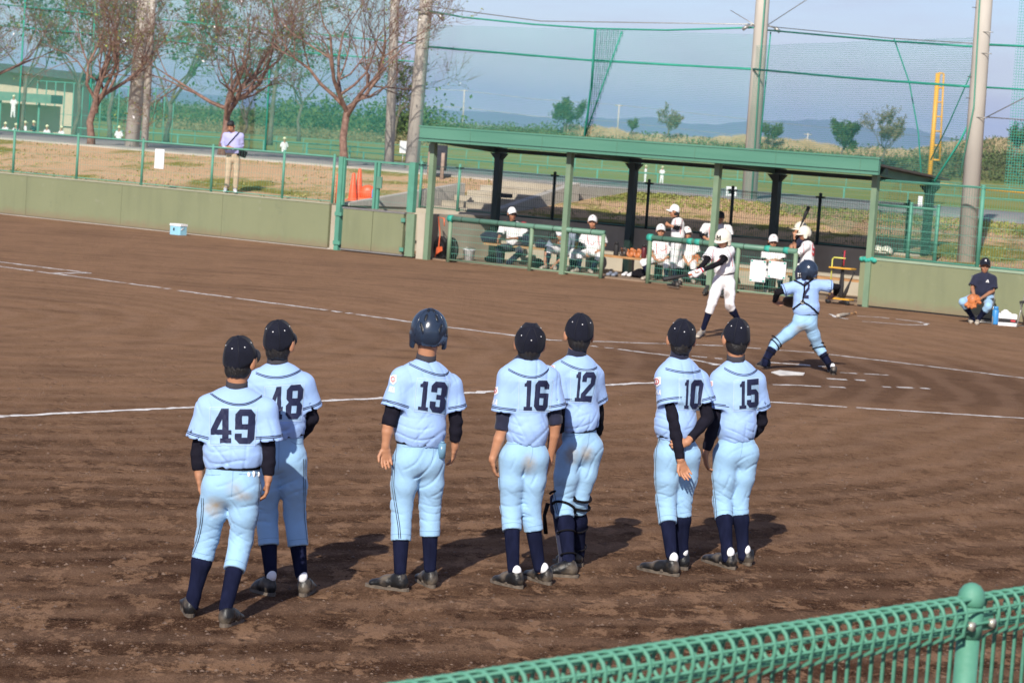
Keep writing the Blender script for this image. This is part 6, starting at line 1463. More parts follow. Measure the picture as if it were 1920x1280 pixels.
def glove(label, c, f, u, k=1.0, mat='leather', group=None):
    """open baseball glove: pocket facing f, fingers towards u"""
    c = np.asarray(c, float); f = nrm(f); u = nrm(u - f * (u @ f)); r = np.cross(f, u); S = Sdf(); root = empty('glove', tuple(c), label, 'glove', group)
    S.ell(c, (.10 * k, .035 * k, .10 * k), r, f, u, .02)
    for i, a in enumerate((-.55, -.2, .12, .42)):
        d = nrm(u * math.cos(a) + r * math.sin(a) + f * .22); S.cap(c + d * .05 * k, c + d * (.165 - .012 * abs(i - 1.5)) * k, .028 * k, .022 * k, .012)
    d = nrm(r * .95 + u * .5 + f * .3); S.cap(c + d * .04 * k, c + d * .13 * k, .03 * k, .022 * k, .015)
    S.ell(c + f * .05 * k + u * .02 * k, (.07 * k, .045 * k, .075 * k), r, f, u, .02, 's'); S.cut(c - u * .085 * k, -u)
    S.build('shell', MT[mat], root, .008 * k)
    m = MB(); 
    for q in (-.02, .015, .05): m.tube([c + f * .02 * k + r * (.055 + q) * k + u * .03 * k, c + f * .012 * k + r * (.10 + q * .3) * k + u * .10 * k], .006 * k, 5)
    m.build('webbing', MT['leather_dark'] if mat == 'leather' else MT['leather'], root); return root
# ---- catcher, number 2
k2 = dict(label='catcher number 2 with legs spread wide and arms out, back to us', team='blue', res=.009, Y=G(1500, 697)[1], yaw=-8, hyaw=-55, hpitch=-4, hat='helmet', helR=.118, flaps=2, hairy=True,
    heelL=(1444, 690), toeL=(1418, 686), heelR=(1563, 703), toeR=(1556, 694), head=(1514, 508, -.02), neck=(1511, 523), shL=(1492, 536, .0), shR=(1529, 534, .0), elL=(1458, 548, .02), elR=(1570, 538, .02), wrL=(1452, 566, .18), wrR=(1566, 552, .25), haL=(1468, 572, .25), haR=(1556, 558, .32),
    waist=(1512, 586), crotch=(1507, 612), hipL=(1499, 607, 0), hipR=(1518, 607, 0), knL=(1455, 642, .10), knR=(1533, 648, .12), anL=(1434, 679, .05), anR=(1559, 688, .02), hmL=.32, hmR=.38, ww=.145, cw=.150, pw=.158, hemdrop=.02, cufL=1.95, cufR=1.9, hemL=.72, hemR=.72, slv=.082, um='black', seed=9, whiteR=True, stains=[(1504, 618, -.1, (.1, .1, .07), .7)])
q = person(k2); J2 = q['J']; jr = q['jer']
Q = Quad(J2, [(1486, 521), (1535, 526), (1528, 562), (1490, 558)], 14); Q.glyph('digit', '2', (.42, .12, .68, .98), MT['number'], jr, off=.006, ny=30)
def surf(px_, off=.012): 
    pts = pixel_path(J2, px_, 14); return list(pts + J2.normal(pts) * off)
HR = q['root']
for pth in ([(1490, 527), (1500, 531), (1509, 535)], [(1524, 524), (1517, 529), (1510, 535)], [(1509, 535), (1507, 550), (1505, 565)], [(1505, 566), (1496, 573), (1488, 579)], [(1506, 566), (1520, 575), (1533, 587)]): strap(HR, surf(pth), .011, 'black', 'harness_strap')
m = MB(); p = surf([(1504, 565), (1505, 566), (1506, 567)], .014)[5]; m.lathe(p, [(.030, -.004), (.030, .004), (.018, .006), (.018, -.004)], 12, cR, cU, -cF); m.build('harness_ring', MT['metal'], HR)
# chest guard seen at the sides, face mask
S = Sdf(); S.ecap(q['W'] + q['fr'] * .07 + q['up'] * .05, q['N'] + q['fr'] * .09 - q['up'] * .1, (.155, .06), (.15, .06), q['rt'], .03); S.build('chest_guard', MT['navy'], HR, .012)
m = MB(); H_, f_, r_, u_ = q['Hd'], q['hf'], q['hr'], q['hu']
for z in (-.10, -.065, -.03, .0, .03):
    w_ = .085 * math.cos(z * 7); m.tube([H_ + r_ * w_ * s_ + f_ * (.10 + .05 * (1 - s_ * s_)) + u_ * (z - .02) for s_ in (-1, -.6, -.2, .2, .6, 1)], .006, 5)
for x in (-.5, 0, .5): m.tube([H_ + r_ * .085 * x + f_ * (.145 - .03 * x * x) + u_ * z for z in (-.12, -.05, .02)], .006, 5)
m.build('mask_cage', MT['rubber'], HR)
m = MB(); m.tube([H_ + r_ * .09 * math.cos(a) + f_ * .11 + u_ * (.105 * math.sin(a) - .04) for a in np.linspace(0, 2 * math.pi, 17)], .018, 6, False); m.build('mask_pad', MT['navy'], HR)
m = MB(); m.tube([H_ + u_ * .13 - f_ * .03, H_ + u_ * .135 + f_ * .05], .012, 6); m.build('mask_strap', MT['rubber'], HR)
def leg_guard(q, s_, root, sc=1.0):
    kn, an, fr, rt = q['kn'][s_], q['an'][s_], q['fr'], q['rt']; d = an - kn; ax = nrm(d); f2 = nrm(fr - ax * (fr @ ax)); S = Sdf()
    S.ecap(kn + f2 * .055 - d * .10, kn + f2 * .06 + d * .10, (.062, .035), (.066, .03), rt, .02); S.ecap(kn + f2 * .045 + d * .14, an + f2 * .035 - d * .10, (.060, .03), (.046, .026), rt, .02); S.ecap(an + f2 * .05 - d * .10, an + f2 * .09 - V(0, 0, .03), (.046, .022), (.04, .02), rt, .02)
    S.build('leg_guard', MT['navy'], root, .010); r2 = np.cross(ax, f2)
    for t_, rr in ((-.06, .083), (.10, .074), (.5, .060), (.85, .050)):
        c0 = kn + d * t_; m = MB(); m.tube([c0 + rr * (-f2 * math.sin(a) + r2 * math.cos(a)) + (ax * .03 * math.cos(a) if t_ < .3 else 0) for a in np.linspace(-.25, math.pi + .25, 13)], .009 if t_ < .3 else .006, 5); m.build('guard_strap', MT['black'], root)
for s_ in 'LR': leg_guard(q, s_, HR)
for s_ in 'LR': leg_guard(q12, s_, q12['root'])
m = MB(); p = q12['kn']['L'] - q12['rt'] * .10 + q12['fr'] * .02
m.tube([p, p - V(0, 0, .08) - q12['rt'] * .02, p - V(0, 0, .2)], [.016, .013, .016], 6); m.build('strap_end', MT['black'], q12['root'])
gl = P(1483, 566, q['Yb'] + .32); glove('black catcher mitt on the left hand of number 2', gl, V(.1, .5, .8), V(1, .1, .05), 1.25, 'leather_dark')
# ---- batter
kb = dict(label='left handed batter in white uniform and cream helmet swinging his bat low', team='white', pm='navy', face=True, res=.009, Y=G(1330, 632)[1] - .1, yaw=172, hyaw=215, hpitch=-18, hat='helmet', capm='helmet_white', helR=.118, hellogo=('M', 'rubber', .07), skin='skin_tan', auto=False,
    heelR=(1318, 627), toeR=(1306, 635), heelL=(1384, 606), toeL=(1374, 612), head=(1356, 447, -.05), neck=(1352, 463), shR=(1334, 471, -.02), shL=(1369, 470, -.02), elR=(1322, 492, -.20), elL=(1352, 492, -.30), wrR=(1306, 510, -.34), wrL=(1314, 508, -.42), haR=(1292, 517, -.38), haL=(1300, 517, -.44),
    waist=(1360, 512), crotch=(1354, 534), hipR=(1346, 532, 0), hipL=(1368, 531, 0), knR=(1335, 568, -.10), knL=(1368, 573, -.08), anR=(1318, 618, -.02), anL=(1386, 602, .05), hmR=.36, hmL=.22, ww=.125, cw=.145, pw=.145, hemdrop=.012, cufR=1.96, cufL=1.96, hemL=.72, hemR=.72, slv=.080, um='black', cm='black', seed=12, shoe='shoe_tan', fistR=True, fistL=True, collar=True,
    stains=[(1363, 552, -.1, (.05, .2, .07), .9), (1366, 574, -.12, (.06, .1, .05), 1.0), (1338, 550, -.1, (.04, .2, .07), .45)])
q = person(kb); BR = q['root']; GP = (q['wr']['R'] + q['wr']['L']) / 2 + V(-.08, -.02, -.05)
for s_ in 'LR':
    S = Sdf(); d = nrm(q['ha'][s_] - q['wr'][s_]); S.ecap(q['wr'][s_] - d * .02, q['wr'][s_] + d * .10, (.038, .034), (.048, .04), V(0, 0, 1), .01); S.build('batting_glove', MT['white_plain'], BR, .009)
    m = MB(); m.tube([q['wr'][s_] - d * .03, q['wr'][s_] - d * .005], .040, 10); m.build('wrist_band', MT['red'], BR)
bat('black bat with a silver handle held low by the batter', P(1314, 511, q['Yb'] - .38), P(1243, 524, q['Yb'] - .52), 'rubber', grip='orangemetal')
JB = q['J']
def red_trim(q, paths, w_=.010):
    for p_ in paths:
        pts = pixel_path(q['J'], p_, 14)
        if len(pts) > 4: ribbon('piping', q['J'], pts, w_, MT['red'], q['jer'])
red_trim(q, [[(1338, 466), (1336, 478), (1334, 492)], [(1364, 466), (1371, 482), (1373, 500)], [(1343, 492), (1348, 487), (1354, 484)]])
# ---- seated catcher by the right wall
ks = dict(label='seated player in navy pullover holding an orange mitt on a folding chair', team='navyblue', face=True, res=.010, Y=G(1830, 606)[1] + .28, yaw=172, hyaw=185, hpitch=-4, skin='skin_tan', auto=False, caplogo=('A', 'white_plain'), captilt=4, sit=True, belt=False, stripes=False, jm='navy', cm='navy', sole='shoe_tan', shoe='shoe_tan',
    heelR=(1826, 601), toeR=(1820, 606), heelL=(1835, 602), toeL=(1831, 609), head=(1847, 497, -.02), neck=(1845, 513, 0), shR=(1830, 522, 0), shL=(1862, 523, 0), elR=(1823, 540, -.05), elL=(1862, 545, -.05), wrR=(1827, 556, -.30), wrL=(1840, 559, -.34), haR=(1833, 566, -.36), haL=(1836, 564, -.36),
    waist=(1845, 552, 0), crotch=(1843, 560, -.03), hipR=(1834, 558, 0), hipL=(1854, 558, 0), knR=(1805, 566, -.44), knL=(1853, 574, -.44), anR=(1825, 597, -.28), anL=(1834, 599, -.28), hm=.32, ww=.16, cw=.170, wd=.12, cd=.12, pw=.17, hemL=.82, hemR=.82, slv=.085, seed=14, hemdrop=.05)
q = person(ks)
Q = Quad(q['J'], [(1848, 524), (1856, 525), (1855, 530), (1847, 529)], 6); Q.glyph('emblem', 'A', (.1, 0, .9, 1), MT['white_plain'], q['jer'], off=.006, nx=9, ny=9)
glove('orange catcher mitt in the lap of the seated player', P(1825, 562, q['Yb'] - .42), V(-.2, -.6, .5), V(-.2, -.4, -.8), 1.25, 'leather')
def folding_chair(label, c, fx, group='folding chairs by the right wall'):
    """c: ground point under the seat, fx: facing direction"""
    f = nrm(fx); r = V(f[1], -f[0], 0); z = V(0, 0, 1.0); root = empty('folding_chair', tuple(c), label, 'chair', group)
    for s_ in (-1, 1):
        m = MB(); m.tube([c + r * .20 * s_ + f * .22, c + r * .20 * s_ - f * .06 + z * .44, c + r * .20 * s_ - f * .26 + z * .80], .011, 8); m.build('front_leg', MT['metal'], root)
        m = MB(); m.tube([c + r * .185 * s_ - f * .22, c + r * .185 * s_ + f * .17 + z * .42], .011, 8); m.build('rear_leg', MT['metal'], root)
    m = MB(); m.box(c + z * .43 + f * .0, (.195, .19, .018), r, f, z); m.build('seat', MT['rubber'], root)
    m = MB(); m.box(c + z * .70 - f * .215, (.19, .012, .10), r, f, z); m.build('backrest', MT['rubber'], root)
    for q_ in (.22, -.22): m = MB(); m.tube([c + r * .19 + f * q_ + z * .03, c - r * .19 + f * q_ + z * .03], .009, 6); m.build('stretcher', MT['metal'], root)
folding_chair('grey metal folding chair under the seated player', V(*(G(1838, 606)[:2] + np.array([.02, .12])), 0), V(-.15, -1, 0))
folding_chair('grey metal folding chair cut off by the right picture edge', V(*(G(1922, 614)[:2] + np.array([.12, .05])), 0), V(-.5, -1, 0))
p = G(1865, 608); r_ = empty('water_bottle', tuple(p), 'tall blue bottle beside the folding chair', 'bottle'); m = MB(); m.lathe(p, [(.055, 0), (.058, .02), (.058, .24), (.05, .255)], 14); m.build('body', MT['bluep'], r_); m = MB(); m.lathe(p + V(0, 0, .256), [(.045, 0), (.045, .05), (.03, .055)], 12); m.build('lid', MT['bluep'], r_)
p = G(1890, 611) + V(0, .12, 0); r_ = empty('carton', tuple(p), 'open white carton with a black band next to the blue bottle', 'box'); ax = nrm(V(1, -.10, 0)); ay = V(-ax[1], ax[0], 0)
m = MB()
for a, h_ in ((ay * -.10, (.155, .004, .10)), (ay * .10, (.155, .004, .10))): m.box(p + a + V(0, 0, .10), h_, ax, ay)
for a in (-.151, .151): m.box(p + ax * a + V(0, 0, .10), (.004, .096, .10), ax, ay)
m.box(p + V(0, 0, .006), (.145, .094, .005), ax, ay); m.build('panels', MT['paper'], r_)
m = MB(); m.box(p - ay * .106 + V(0, 0, .09), (.155, .0015, .034), ax, ay); m.build('band', MT['rubber'], r_); m = MB(); m.box(p - ay * .109 + ax * .09 + V(0, 0, .092), (.04, .001, .014), ax, ay); m.build('print', MT['red'], r_)
S = Sdf(); S.ell(p + V(-.03, 0, .20), (.09, .07, .06), V(1, 0, 0), V(0, 1, 0), V(0, 0, 1), .01); fq = fold(V(60, 30, 20), V(20, 40, 30), 1); S.disp = lambda p_: .012 * fq(p_); S.build('plastic_bag', MT['white_plain'], r_, .012)
# ---- bats and weight lying in the on deck circle
bat('bat with a pale weight sleeve lying in the chalk circle', G(1604, 590) + V(0, 0, .035), G(1570, 596) + V(0, 0, .035), 'shoe_tan', grip='wood')

# ---- the white team in the dugout
DG = 'white team players in and around the dugout'
def dug_person(x, y, t, **o): return cast(Y=Yt(x, y, t), group=DG, locz=.03, auto=False, hands=o.pop('hands', False), socks=o.pop('socks', True), **o)
coach = dug_person(960, 460, 1.25, label='coach with sunglasses and red shouldered shirt seated with crossed legs', team='coach', face=True, yaw=170, hyaw=158, sit=True, capm='white_plain', stripes=False, belt=False, um='navy', cm='black', skin='skin_tan', hands=True,
    head=(960, 400, -.02), neck=(963, 417), shR=(943, 422), shL=(983, 424), elR=(938, 441, -.1), elL=(985, 447, -.1), wrR=(934, 448, -.35), wrL=(960, 447, -.35), haR=(931, 460, -.4), haL=(948, 450, -.4), waist=(966, 456), crotch=(964, 466), hipR=(957, 464, 0), hipL=(973, 466, 0), knR=(935, 466, -.42), knL=(975, 474, -.45), anR=(938, 500, -.35), anL=(950, 496, -.5), hm=.93, ww=.15, cw=.17, cd=.12, cufL=1.6, cufR=1.3, hemL=.9, hemR=.9, captilt=2)
m = MB(); H_, f_, r_, u_ = coach['Hd'], coach['hf'], coach['hr'], coach['hu']; m.tube([H_ + r_ * .07 * s_ + f_ * (.105 - .05 * s_ * s_) - u_ * .018 for s_ in (-1, -.5, 0, .5, 1)], .016, 6); m.build('sunglasses', MT['dark'], coach['root'])
for s_ in 'LR':
    S = Sdf(); p = coach['sh'][s_]; S.ell(p + V(0, 0, .03) + (coach['N'] - p) * .12, (.085, .09, .052), coach['rt'], coach['fr'], coach['up'], .01); S.build('red_shoulder', MT['redpatch'], coach['root'], .012)
for s_, (x, y) in (('R', (936, 507)), ('L', (951, 503))):
    S = Sdf(); a = P(x, y, coach['Yb'] - (.38 if s_ == 'R' else .55)); S.ecap(a, a + V(-.10, -.12, -.01), (.04, .045), (.04, .03), V(.7, -.7, 0), .02); S.build('shoe', MT['white_plain'], coach['root'], .013)
def white_kid(x, y, t, label, feet, **o):
    o.setdefault('face', True); o.setdefault('capm', 'white_plain'); o.setdefault('caplogo', ('M', 'red')); o.setdefault('captilt', 2); o.setdefault('belt', False); o.setdefault('stripes', False); o.setdefault('um', 'black'); o.setdefault('cm', 'black')
    q = dug_person(x, y, t, label=label, **o)
    for (fx_, fy, dz, dx) in feet:
        S = Sdf(); a = P(fx_, fy, q['Yb'] + dz); a[2] = .075; S.ecap(a, a + V(dx, -.15, -.015), (.045, .045), (.04, .03), V(1, 0, 0), .02); S.cut(V(0, 0, .031), V(0, 0, -1)); S.build('shoe', MT[o.get('shoem', 'shoe_tan')], q['root'], .013)
    return q
q = white_kid(1062, 468, 1.2, 'dark haired boy bending down to tie his shoes on the dugout bench', [(1022, 507, -.55, -.08), (1040, 509, -.55, .0)], jm='grey_shirt', hat='none', yaw=200, hyaw=200, hpitch=-55, sit=True, face=False, collar=False, hairlow=.06,
    head=(1037, 444, -.38), neck=(1050, 446, -.25), shR=(1034, 454, -.25), shL=(1064, 455, -.2), elR=(1024, 472, -.38), elL=(1056, 482, -.36), wrR=(1022, 492, -.46), wrL=(1040, 496, -.46), haR=(1025, 503, -.5), haL=(1032, 504, -.5), waist=(1068, 462, .05), crotch=(1060, 473, 0), hipR=(1050, 470, 0), hipL=(1066, 472, 0), knR=(1031, 468, -.40), knL=(1056, 478, -.36), anR=(1024, 502, -.42), anL=(1042, 505, -.4), hm=.2, ww=.13, cw=.15, cufR=1.0, cufL=1.0, skin='skin_tan')
white_kid(1080, 470, 1.35, 'boy in grey shirt and white cap with his head bowed behind the green post', [(1068, 508, -.5, -.05), (1082, 510, -.5, .0)], jm='grey_shirt', yaw=215, hyaw=215, hpitch=-50, sit=True, face=False, collar=False, caplogo=None,
    head=(1050, 439, -.12), neck=(1062, 438, 0), shR=(1054, 446, .0), shL=(1078, 448, .1), elR=(1058, 464, -.05), elL=(1082, 466, .05), wrR=(1062, 478, -.2), wrL=(1078, 480, -.1), haR=(1062, 486, -.25), haL=(1074, 488, -.15), waist=(1086, 462, .12), crotch=(1080, 472, .05), hipR=(1074, 470, .05), hipL=(1088, 471, .05), knR=(1074, 480, -.35), knL=(1078, 481, -.3), anR=(1070, 504, -.4), anL=(1080, 506, -.35), hm=.3, ww=.13, cw=.15)
q = white_kid(1114, 470, 1.2, 'boy in white cap and uniform seated facing us behind the rail end', [(1082, 508, -.6, -.10), (1106, 508, -.55, .03)], yaw=178, hyaw=185, sit=True, hands=True,
    head=(1111, 415, -.03), neck=(1112, 432), shR=(1096, 440), shL=(1129, 441), elR=(1089, 458, -.02), elL=(1134, 460, -.02), wrR=(1096, 476, -.26), wrL=(1125, 470, -.25), haR=(1102, 482, -.34), haL=(1117, 474, -.32), waist=(1114, 466), crotch=(1112, 476), hipR=(1104, 474, 0), hipL=(1122, 475, 0), knR=(1087, 478, -.46), knL=(1124, 482, -.46), anR=(1086, 502, -.5), anL=(1109, 505, -.5), hm=.30, ww=.14, cw=.155, hemdrop=.02, cufR=1.7, hemL=.85, hemR=.85, slv=.085)
red_trim(q, [[(1101, 437), (1102, 448), (1104, 458)], [(1122, 438), (1122, 450), (1123, 460)], [(1107, 456), (1111, 459), (1114, 454)]], .014)
q = white_kid(1240, 486, 1.2, 'boy in white cap seated with clasped hands at the left end of the right railing', [(1214, 516, -.6, -.10), (1250, 524, -.55, .02)], yaw=182, hyaw=180, sit=True, hands=True,
    head=(1239, 432, -.03), neck=(1239, 449), shR=(1224, 457), shL=(1256, 458), elR=(1221, 474, -.02), elL=(1258, 477, -.02), wrR=(1230, 487, -.3), wrL=(1244, 488, -.3), haR=(1237, 491, -.36), haL=(1236, 492, -.36), waist=(1241, 482), crotch=(1239, 492), hipR=(1231, 490, 0), hipL=(1249, 491, 0), knR=(1206, 492, -.46), knL=(1250, 497, -.46), anR=(1216, 513, -.5), anL=(1249, 519, -.5), hm=.30, ww=.14, cw=.155, hemdrop=.02, hemL=.8, hemR=.8, slv=.085, cufL=1.4)
red_trim(q, [[(1230, 455), (1231, 465), (1232, 476)], [(1248, 456), (1249, 466), (1249, 476)], [(1238, 468), (1243, 470), (1249, 466)]], .014)
q = white_kid(1268, 450, .9, 'standing boy in white cap seen from the side, facing left', [], yaw=-78, hyaw=-82, hpitch=-6, heelL=(1272, 540), toeL=(1252, 536), heelR=(1276, 536), toeR=(1258, 532), gz=.03, face=True, caplogo=None, collar=True, hands=True, fistL=True,
    head=(1265, 395, 0), neck=(1271, 409), shL=(1272, 416, -.15), shR=(1274, 417, .15), elL=(1270, 428, -.18), elR=(1268, 428, .18), wrL=(1254, 422, -.2), wrR=(1256, 424, .1), haL=(1248, 418, -.15), haR=(1250, 420, .0), waist=(1271, 447), crotch=(1268, 462), hipL=(1267, 460, -.07), hipR=(1270, 460, .07), knL=(1263, 492, -.08), knR=(1269, 492, .08), anL=(1266, 530, -.08), anR=(1272, 528, .08), hm=.3, ww=.11, cw=.12, wd=.105, cd=.115, pw=.115, hemdrop=.015, cufL=1.5, cufR=1.5, belt=True, stripes=True, pm='navy', whitesock=False)
red_trim(q, [[(1280, 412), (1277, 425), (1275, 440)], [(1268, 412), (1266, 420), (1266, 430)]], .014)
white_kid(1291, 488, 1.4, 'boy in white cap seated behind the standing boy', [(1276, 520, -.5, 0), (1300, 524, -.5, 0)], yaw=170, hyaw=160, sit=True, head=(1288, 437, 0), neck=(1289, 451), shR=(1276, 459), shL=(1305, 460), elR=(1277, 475, 0), elL=(1307, 478, 0), wrR=(1285, 488, -.28), wrL=(1297, 489, -.28), haR=(1290, 495, -.3), haL=(1293, 495, -.3), waist=(1291, 483), crotch=(1290, 492), hipR=(1283, 490, 0), hipL=(1300, 491, 0), knR=(1276, 497, -.45), knL=(1300, 499, -.45), anR=(1277, 516, -.45), anL=(1300, 519, -.45), hm=.3, ww=.14, cw=.15, cufL=1.5)
q = white_kid(1340, 456, .75, 'bare headed dark haired boy standing with his head bowed behind the green post', [], hat='none', yaw=175, hyaw=172, hpitch=-35, heelL=(1352, 548), toeL=(1354, 556), heelR=(1326, 544), toeR=(1320, 552), gz=.03, face=True, hands=True, caplogo=None, hairlow=.03,
    head=(1350, 407, -.06), neck=(1344, 418), shR=(1323, 425), shL=(1366, 428), elR=(1315, 441, .02), elL=(1370, 446, 0), wrR=(1326, 449, -.25), wrL=(1352, 452, -.25), haR=(1334, 450, -.3), haL=(1344, 455, -.3), waist=(1342, 462), crotch=(1340, 477), hipR=(1333, 475, 0), hipL=(1350, 476, 0), knR=(1330, 508, -.03), knL=(1350, 510, -.03), anR=(1327, 540, .02), anL=(1351, 543, .02), hm=.45, ww=.14, cw=.155, hemdrop=.015, cufR=1.5, cufL=1.5, belt=True)
red_trim(q, [[(1330, 425), (1330, 436), (1331, 448)], [(1360, 426), (1361, 440), (1361, 450)]], .014)
white_kid(1449, 505, .9, 'boy in white cap seated behind the two white boards', [(1436, 545, -.4, 0), (1462, 548, -.4, 0)], yaw=180, hyaw=180, hpitch=-6, sit=True, hands=True, head=(1450, 452, -.02), neck=(1450, 467), shR=(1434, 474), shL=(1466, 476), elR=(1433, 491, -.05), elL=(1468, 490, -.05), wrR=(1446, 489, -.3), wrL=(1458, 488, -.3), haR=(1454, 487, -.33), haL=(1450, 488, -.33), waist=(1450, 503), crotch=(1449, 512), hipR=(1441, 510, 0), hipL=(1459, 511, 0), knR=(1436, 515, -.4), knL=(1463, 517, -.4), anR=(1436, 540, -.4), anL=(1462, 543, -.4), hm=.3, ww=.14, cw=.15, cufR=1.1, cufL=1.3)
qa = white_kid(1514, 498, .35, 'waiting batter number 9 in cream helmet leaning on the rail, facing left', [], hat='helmet', capm='helmet_white', hellogo=('M', 'rubber', .06), helR=.115, yaw=-72, hyaw=-95, hpitch=-8, heelL=(1516, 572), toeL=(1496, 568), heelR=(1520, 566), toeR=(1502, 562), gz=.0, face=True, hands=True, skin='skin_tan',
    head=(1508, 437, 0), neck=(1514, 452), shL=(1512, 462, -.14), shR=(1515, 460, .14), elL=(1494, 477, -.18), elR=(1500, 474, .12), wrL=(1484, 467, -.15), wrR=(1490, 466, .0), haL=(1484, 458, -.1), haR=(1490, 458, 0), waist=(1513, 500), crotch=(1511, 516), hipL=(1510, 514, -.07), hipR=(1513, 514, .07), knL=(1507, 540, -.08), knR=(1512, 538, .08), anL=(1513, 564, -.08), anR=(1517, 560, .08), hm=.3, ww=.115, cw=.13, wd=.11, cd=.12, pw=.12, hemL=.98, hemR=.98, slv=.07, hemdrop=.015)
Q = Quad(qa['J'], [(1519, 452), (1531, 455), (1530, 482), (1518, 480)], 8); Q.glyph('digit', '9', (.30, .05, .72, .95), MT['red'], qa['jer'], off=.008, nx=12, ny=20)
red_trim(qa, [[(1508, 456), (1507, 466), (1507, 478)]], .014)
qb = white_kid(1500, 492, .95, 'player in white helmet and navy sleeves holding a bat upright behind the waiting batter', [], hat='helmet', capm='helmet_white', helR=.115, yaw=-100, hyaw=-100, heelL=(1504, 560), toeL=(1490, 556), heelR=(1508, 556), toeR=(1494, 553), gz=.03, face=True, hands=True, jm='navy', caplogo=None,
    head=(1501, 429, 0), neck=(1503, 444), shL=(1502, 452, -.14), shR=(1503, 451, .14), elL=(1489, 462, -.16), elR=(1492, 460, .1), wrL=(1490, 444, -.2), wrR=(1493, 440, -.1), haL=(1493, 434, -.2), haR=(1496, 431, -.1), waist=(1502, 491), crotch=(1500, 506), hipL=(1498, 504, -.07), hipR=(1502, 504, .07), knL=(1496, 528, -.08), knR=(1500, 526, .08), anL=(1501, 552, -.08), anR=(1505, 549, .08), hm=.3, ww=.115, cw=.13, hemL=.99, hemR=.99, slv=.06, cufL=1.8, cufR=1.8, fistL=True, fistR=True)
bat('black bat held upright by the player in navy sleeves', P(1492, 445, qb['Yb'] - .22), P(1517, 387, qb['Yb'] - .3), 'rubber', grip='rubber')

# ---- man with shoulder bag on the bank
bm = cast(label='man in lilac shirt and khaki trousers looking down at his phone on the bank', team='civil', hat='none', face=True, res=.012, gz=.95, yaw=195, hyaw=200, hpitch=-26, auto=False, belt=False, stripes=False, collar=False, skin='skin', jm='lilac', tm='khaki', km='white_plain', um='lilac', shoe='white_plain', sole='white_plain', hands=True, hairlow=.04,
    heelR=(424, 356), toeR=(421, 361), heelL=(440, 358), toeL=(441, 362), head=(433, 236, -.10), neck=(438, 248), shR=(423, 254), shL=(452, 255), elR=(418, 271, .02), elL=(453, 276, .02), wrR=(421, 277, -.22), wrL=(436, 278, -.26), haR=(429, 277, -.3), haL=(426, 278, -.3), waist=(437, 288), crotch=(435, 303), hipR=(429, 300, 0), hipL=(444, 300, 0), knR=(427, 330, -.04), knL=(443, 330, -.02), anR=(425, 353, .02), anL=(441, 355, .02), hm=.9, ww=.15, cw=.17, cd=.12, wd=.12, cufR=1.9, cufL=1.9, hemL=.96, hemR=.96, slv=.062, hemdrop=-.005, socks=True, tw=.95)
m = MB(); m.box(P(423, 277, bm['Yb'] - .34), (.065, .035, .006), V(1, .2, -.25), V(0, 1, .4), V(.2, -.3, 1)); tag(m.build('phone', MT['paper'], origin=P(423, 277, bm['Yb'] - .34)), 'pale phone held by the man in the lilac shirt', 'phone')
bg_ = empty('shoulder_bag', tuple(P(455, 290, bm['Yb'] - .02)), 'black shoulder bag hanging at the hip of the man in lilac', 'bag'); m = MB(); m.box(P(454, 288, bm['Yb'] - .05), (.10, .05, .075), V(1, .1, -.35), V(0, 1, 0), V(.35, 0, 1)); m.build('pouch', MT['black'], bg_)
pts = pixel_path(bm['J'], [(453, 278), (441, 262), (446, 247)], 16)
pts = pixel_path(bm['J'], [(424, 277), (436, 262), (450, 247)], 16); m = MB(); m.tube(list(pts + bm['J'].normal(pts) * .012), .014, 6); m.build('bag_strap', MT['navy'], bg_)

# ---- tiny players on the far fields
def far_person(px_, top, bot, Yd, yaw, label, group, legs=True, shirt='white'):
    """small standing figure: cap, body, jersey, trousers"""
    b = P(px_, bot, Yd); h_ = (P(px_, top, Yd) - b)[2] / .98; k = h_ / 1.5; r, f, u = rigid(R(yaw)); root = empty('person', tuple(b), label, 'person', group); z = V(0, 0, 1.0)
    B = Sdf(); B.ell(b + z * .93 * h_, (.075 * k, .085 * k, .10 * k), r, f, z, .02); B.cap(b + z * .80 * h_, b + z * .9 * h_, .05 * k, .05 * k, .02)
    for s_ in (-1, 1): B.cap(b + z * .78 * h_ + r * .16 * k * s_, b + z * .60 * h_ + r * .22 * k * s_ + f * .03, .045 * k, .035 * k, .03); B.cap(b + z * .60 * h_ + r * .22 * k * s_ + f * .03, b + z * .55 * h_ + r * .15 * k * s_ + f * .18 * k, .035 * k, .03 * k, .01)
    B.cap(b + z * .5 * h_, b + z * .78 * h_, .10 * k, .11 * k, .03); B.build('body', MT['skin_tan'], root, .03)
    J = Sdf(); J.ecap(b + z * .54 * h_, b + z * .76 * h_, (.155 * k, .11 * k), (.17 * k, .115 * k), r, .04)
    for s_ in (-1, 1): J.cap(b + z * .785 * h_ + r * .13 * k * s_, b + z * .66 * h_ + r * .20 * k * s_, .065 * k, .065 * k, .03)
    J.build('jersey', MT[shirt], root, .03)
    T = Sdf(); T.ecap(b + z * .47 * h_, b + z * .54 * h_, (.14 * k, .10 * k), (.14 * k, .10 * k), r, .03)
    for s_ in (-1, 1): T.cap(b + z * .46 * h_ + r * .07 * k * s_, b + z * .05 * h_ + r * .11 * k * s_, .085 * k, .05 * k, .02)
    T.build('trousers', MT['white_plain'], root, .03)
    m = MB(); m.lathe(b + z * .955 * h_, [(.10 * k, -.02 * k), (.10 * k, .03 * k), (.075 * k, .09 * k), (.01, .115 * k)], 12, r, f, z); m.box(b + z * .95 * h_ + f * .12 * k, (.06 * k, .06 * k, .008), r, f); m.build('cap', M_('far_cap', (0.75, 0.74, 0.45), .7) if 'far_cap' not in bpy.data.materials else bpy.data.materials['far_cap'], root)
G1 = 'small players on the far fields'
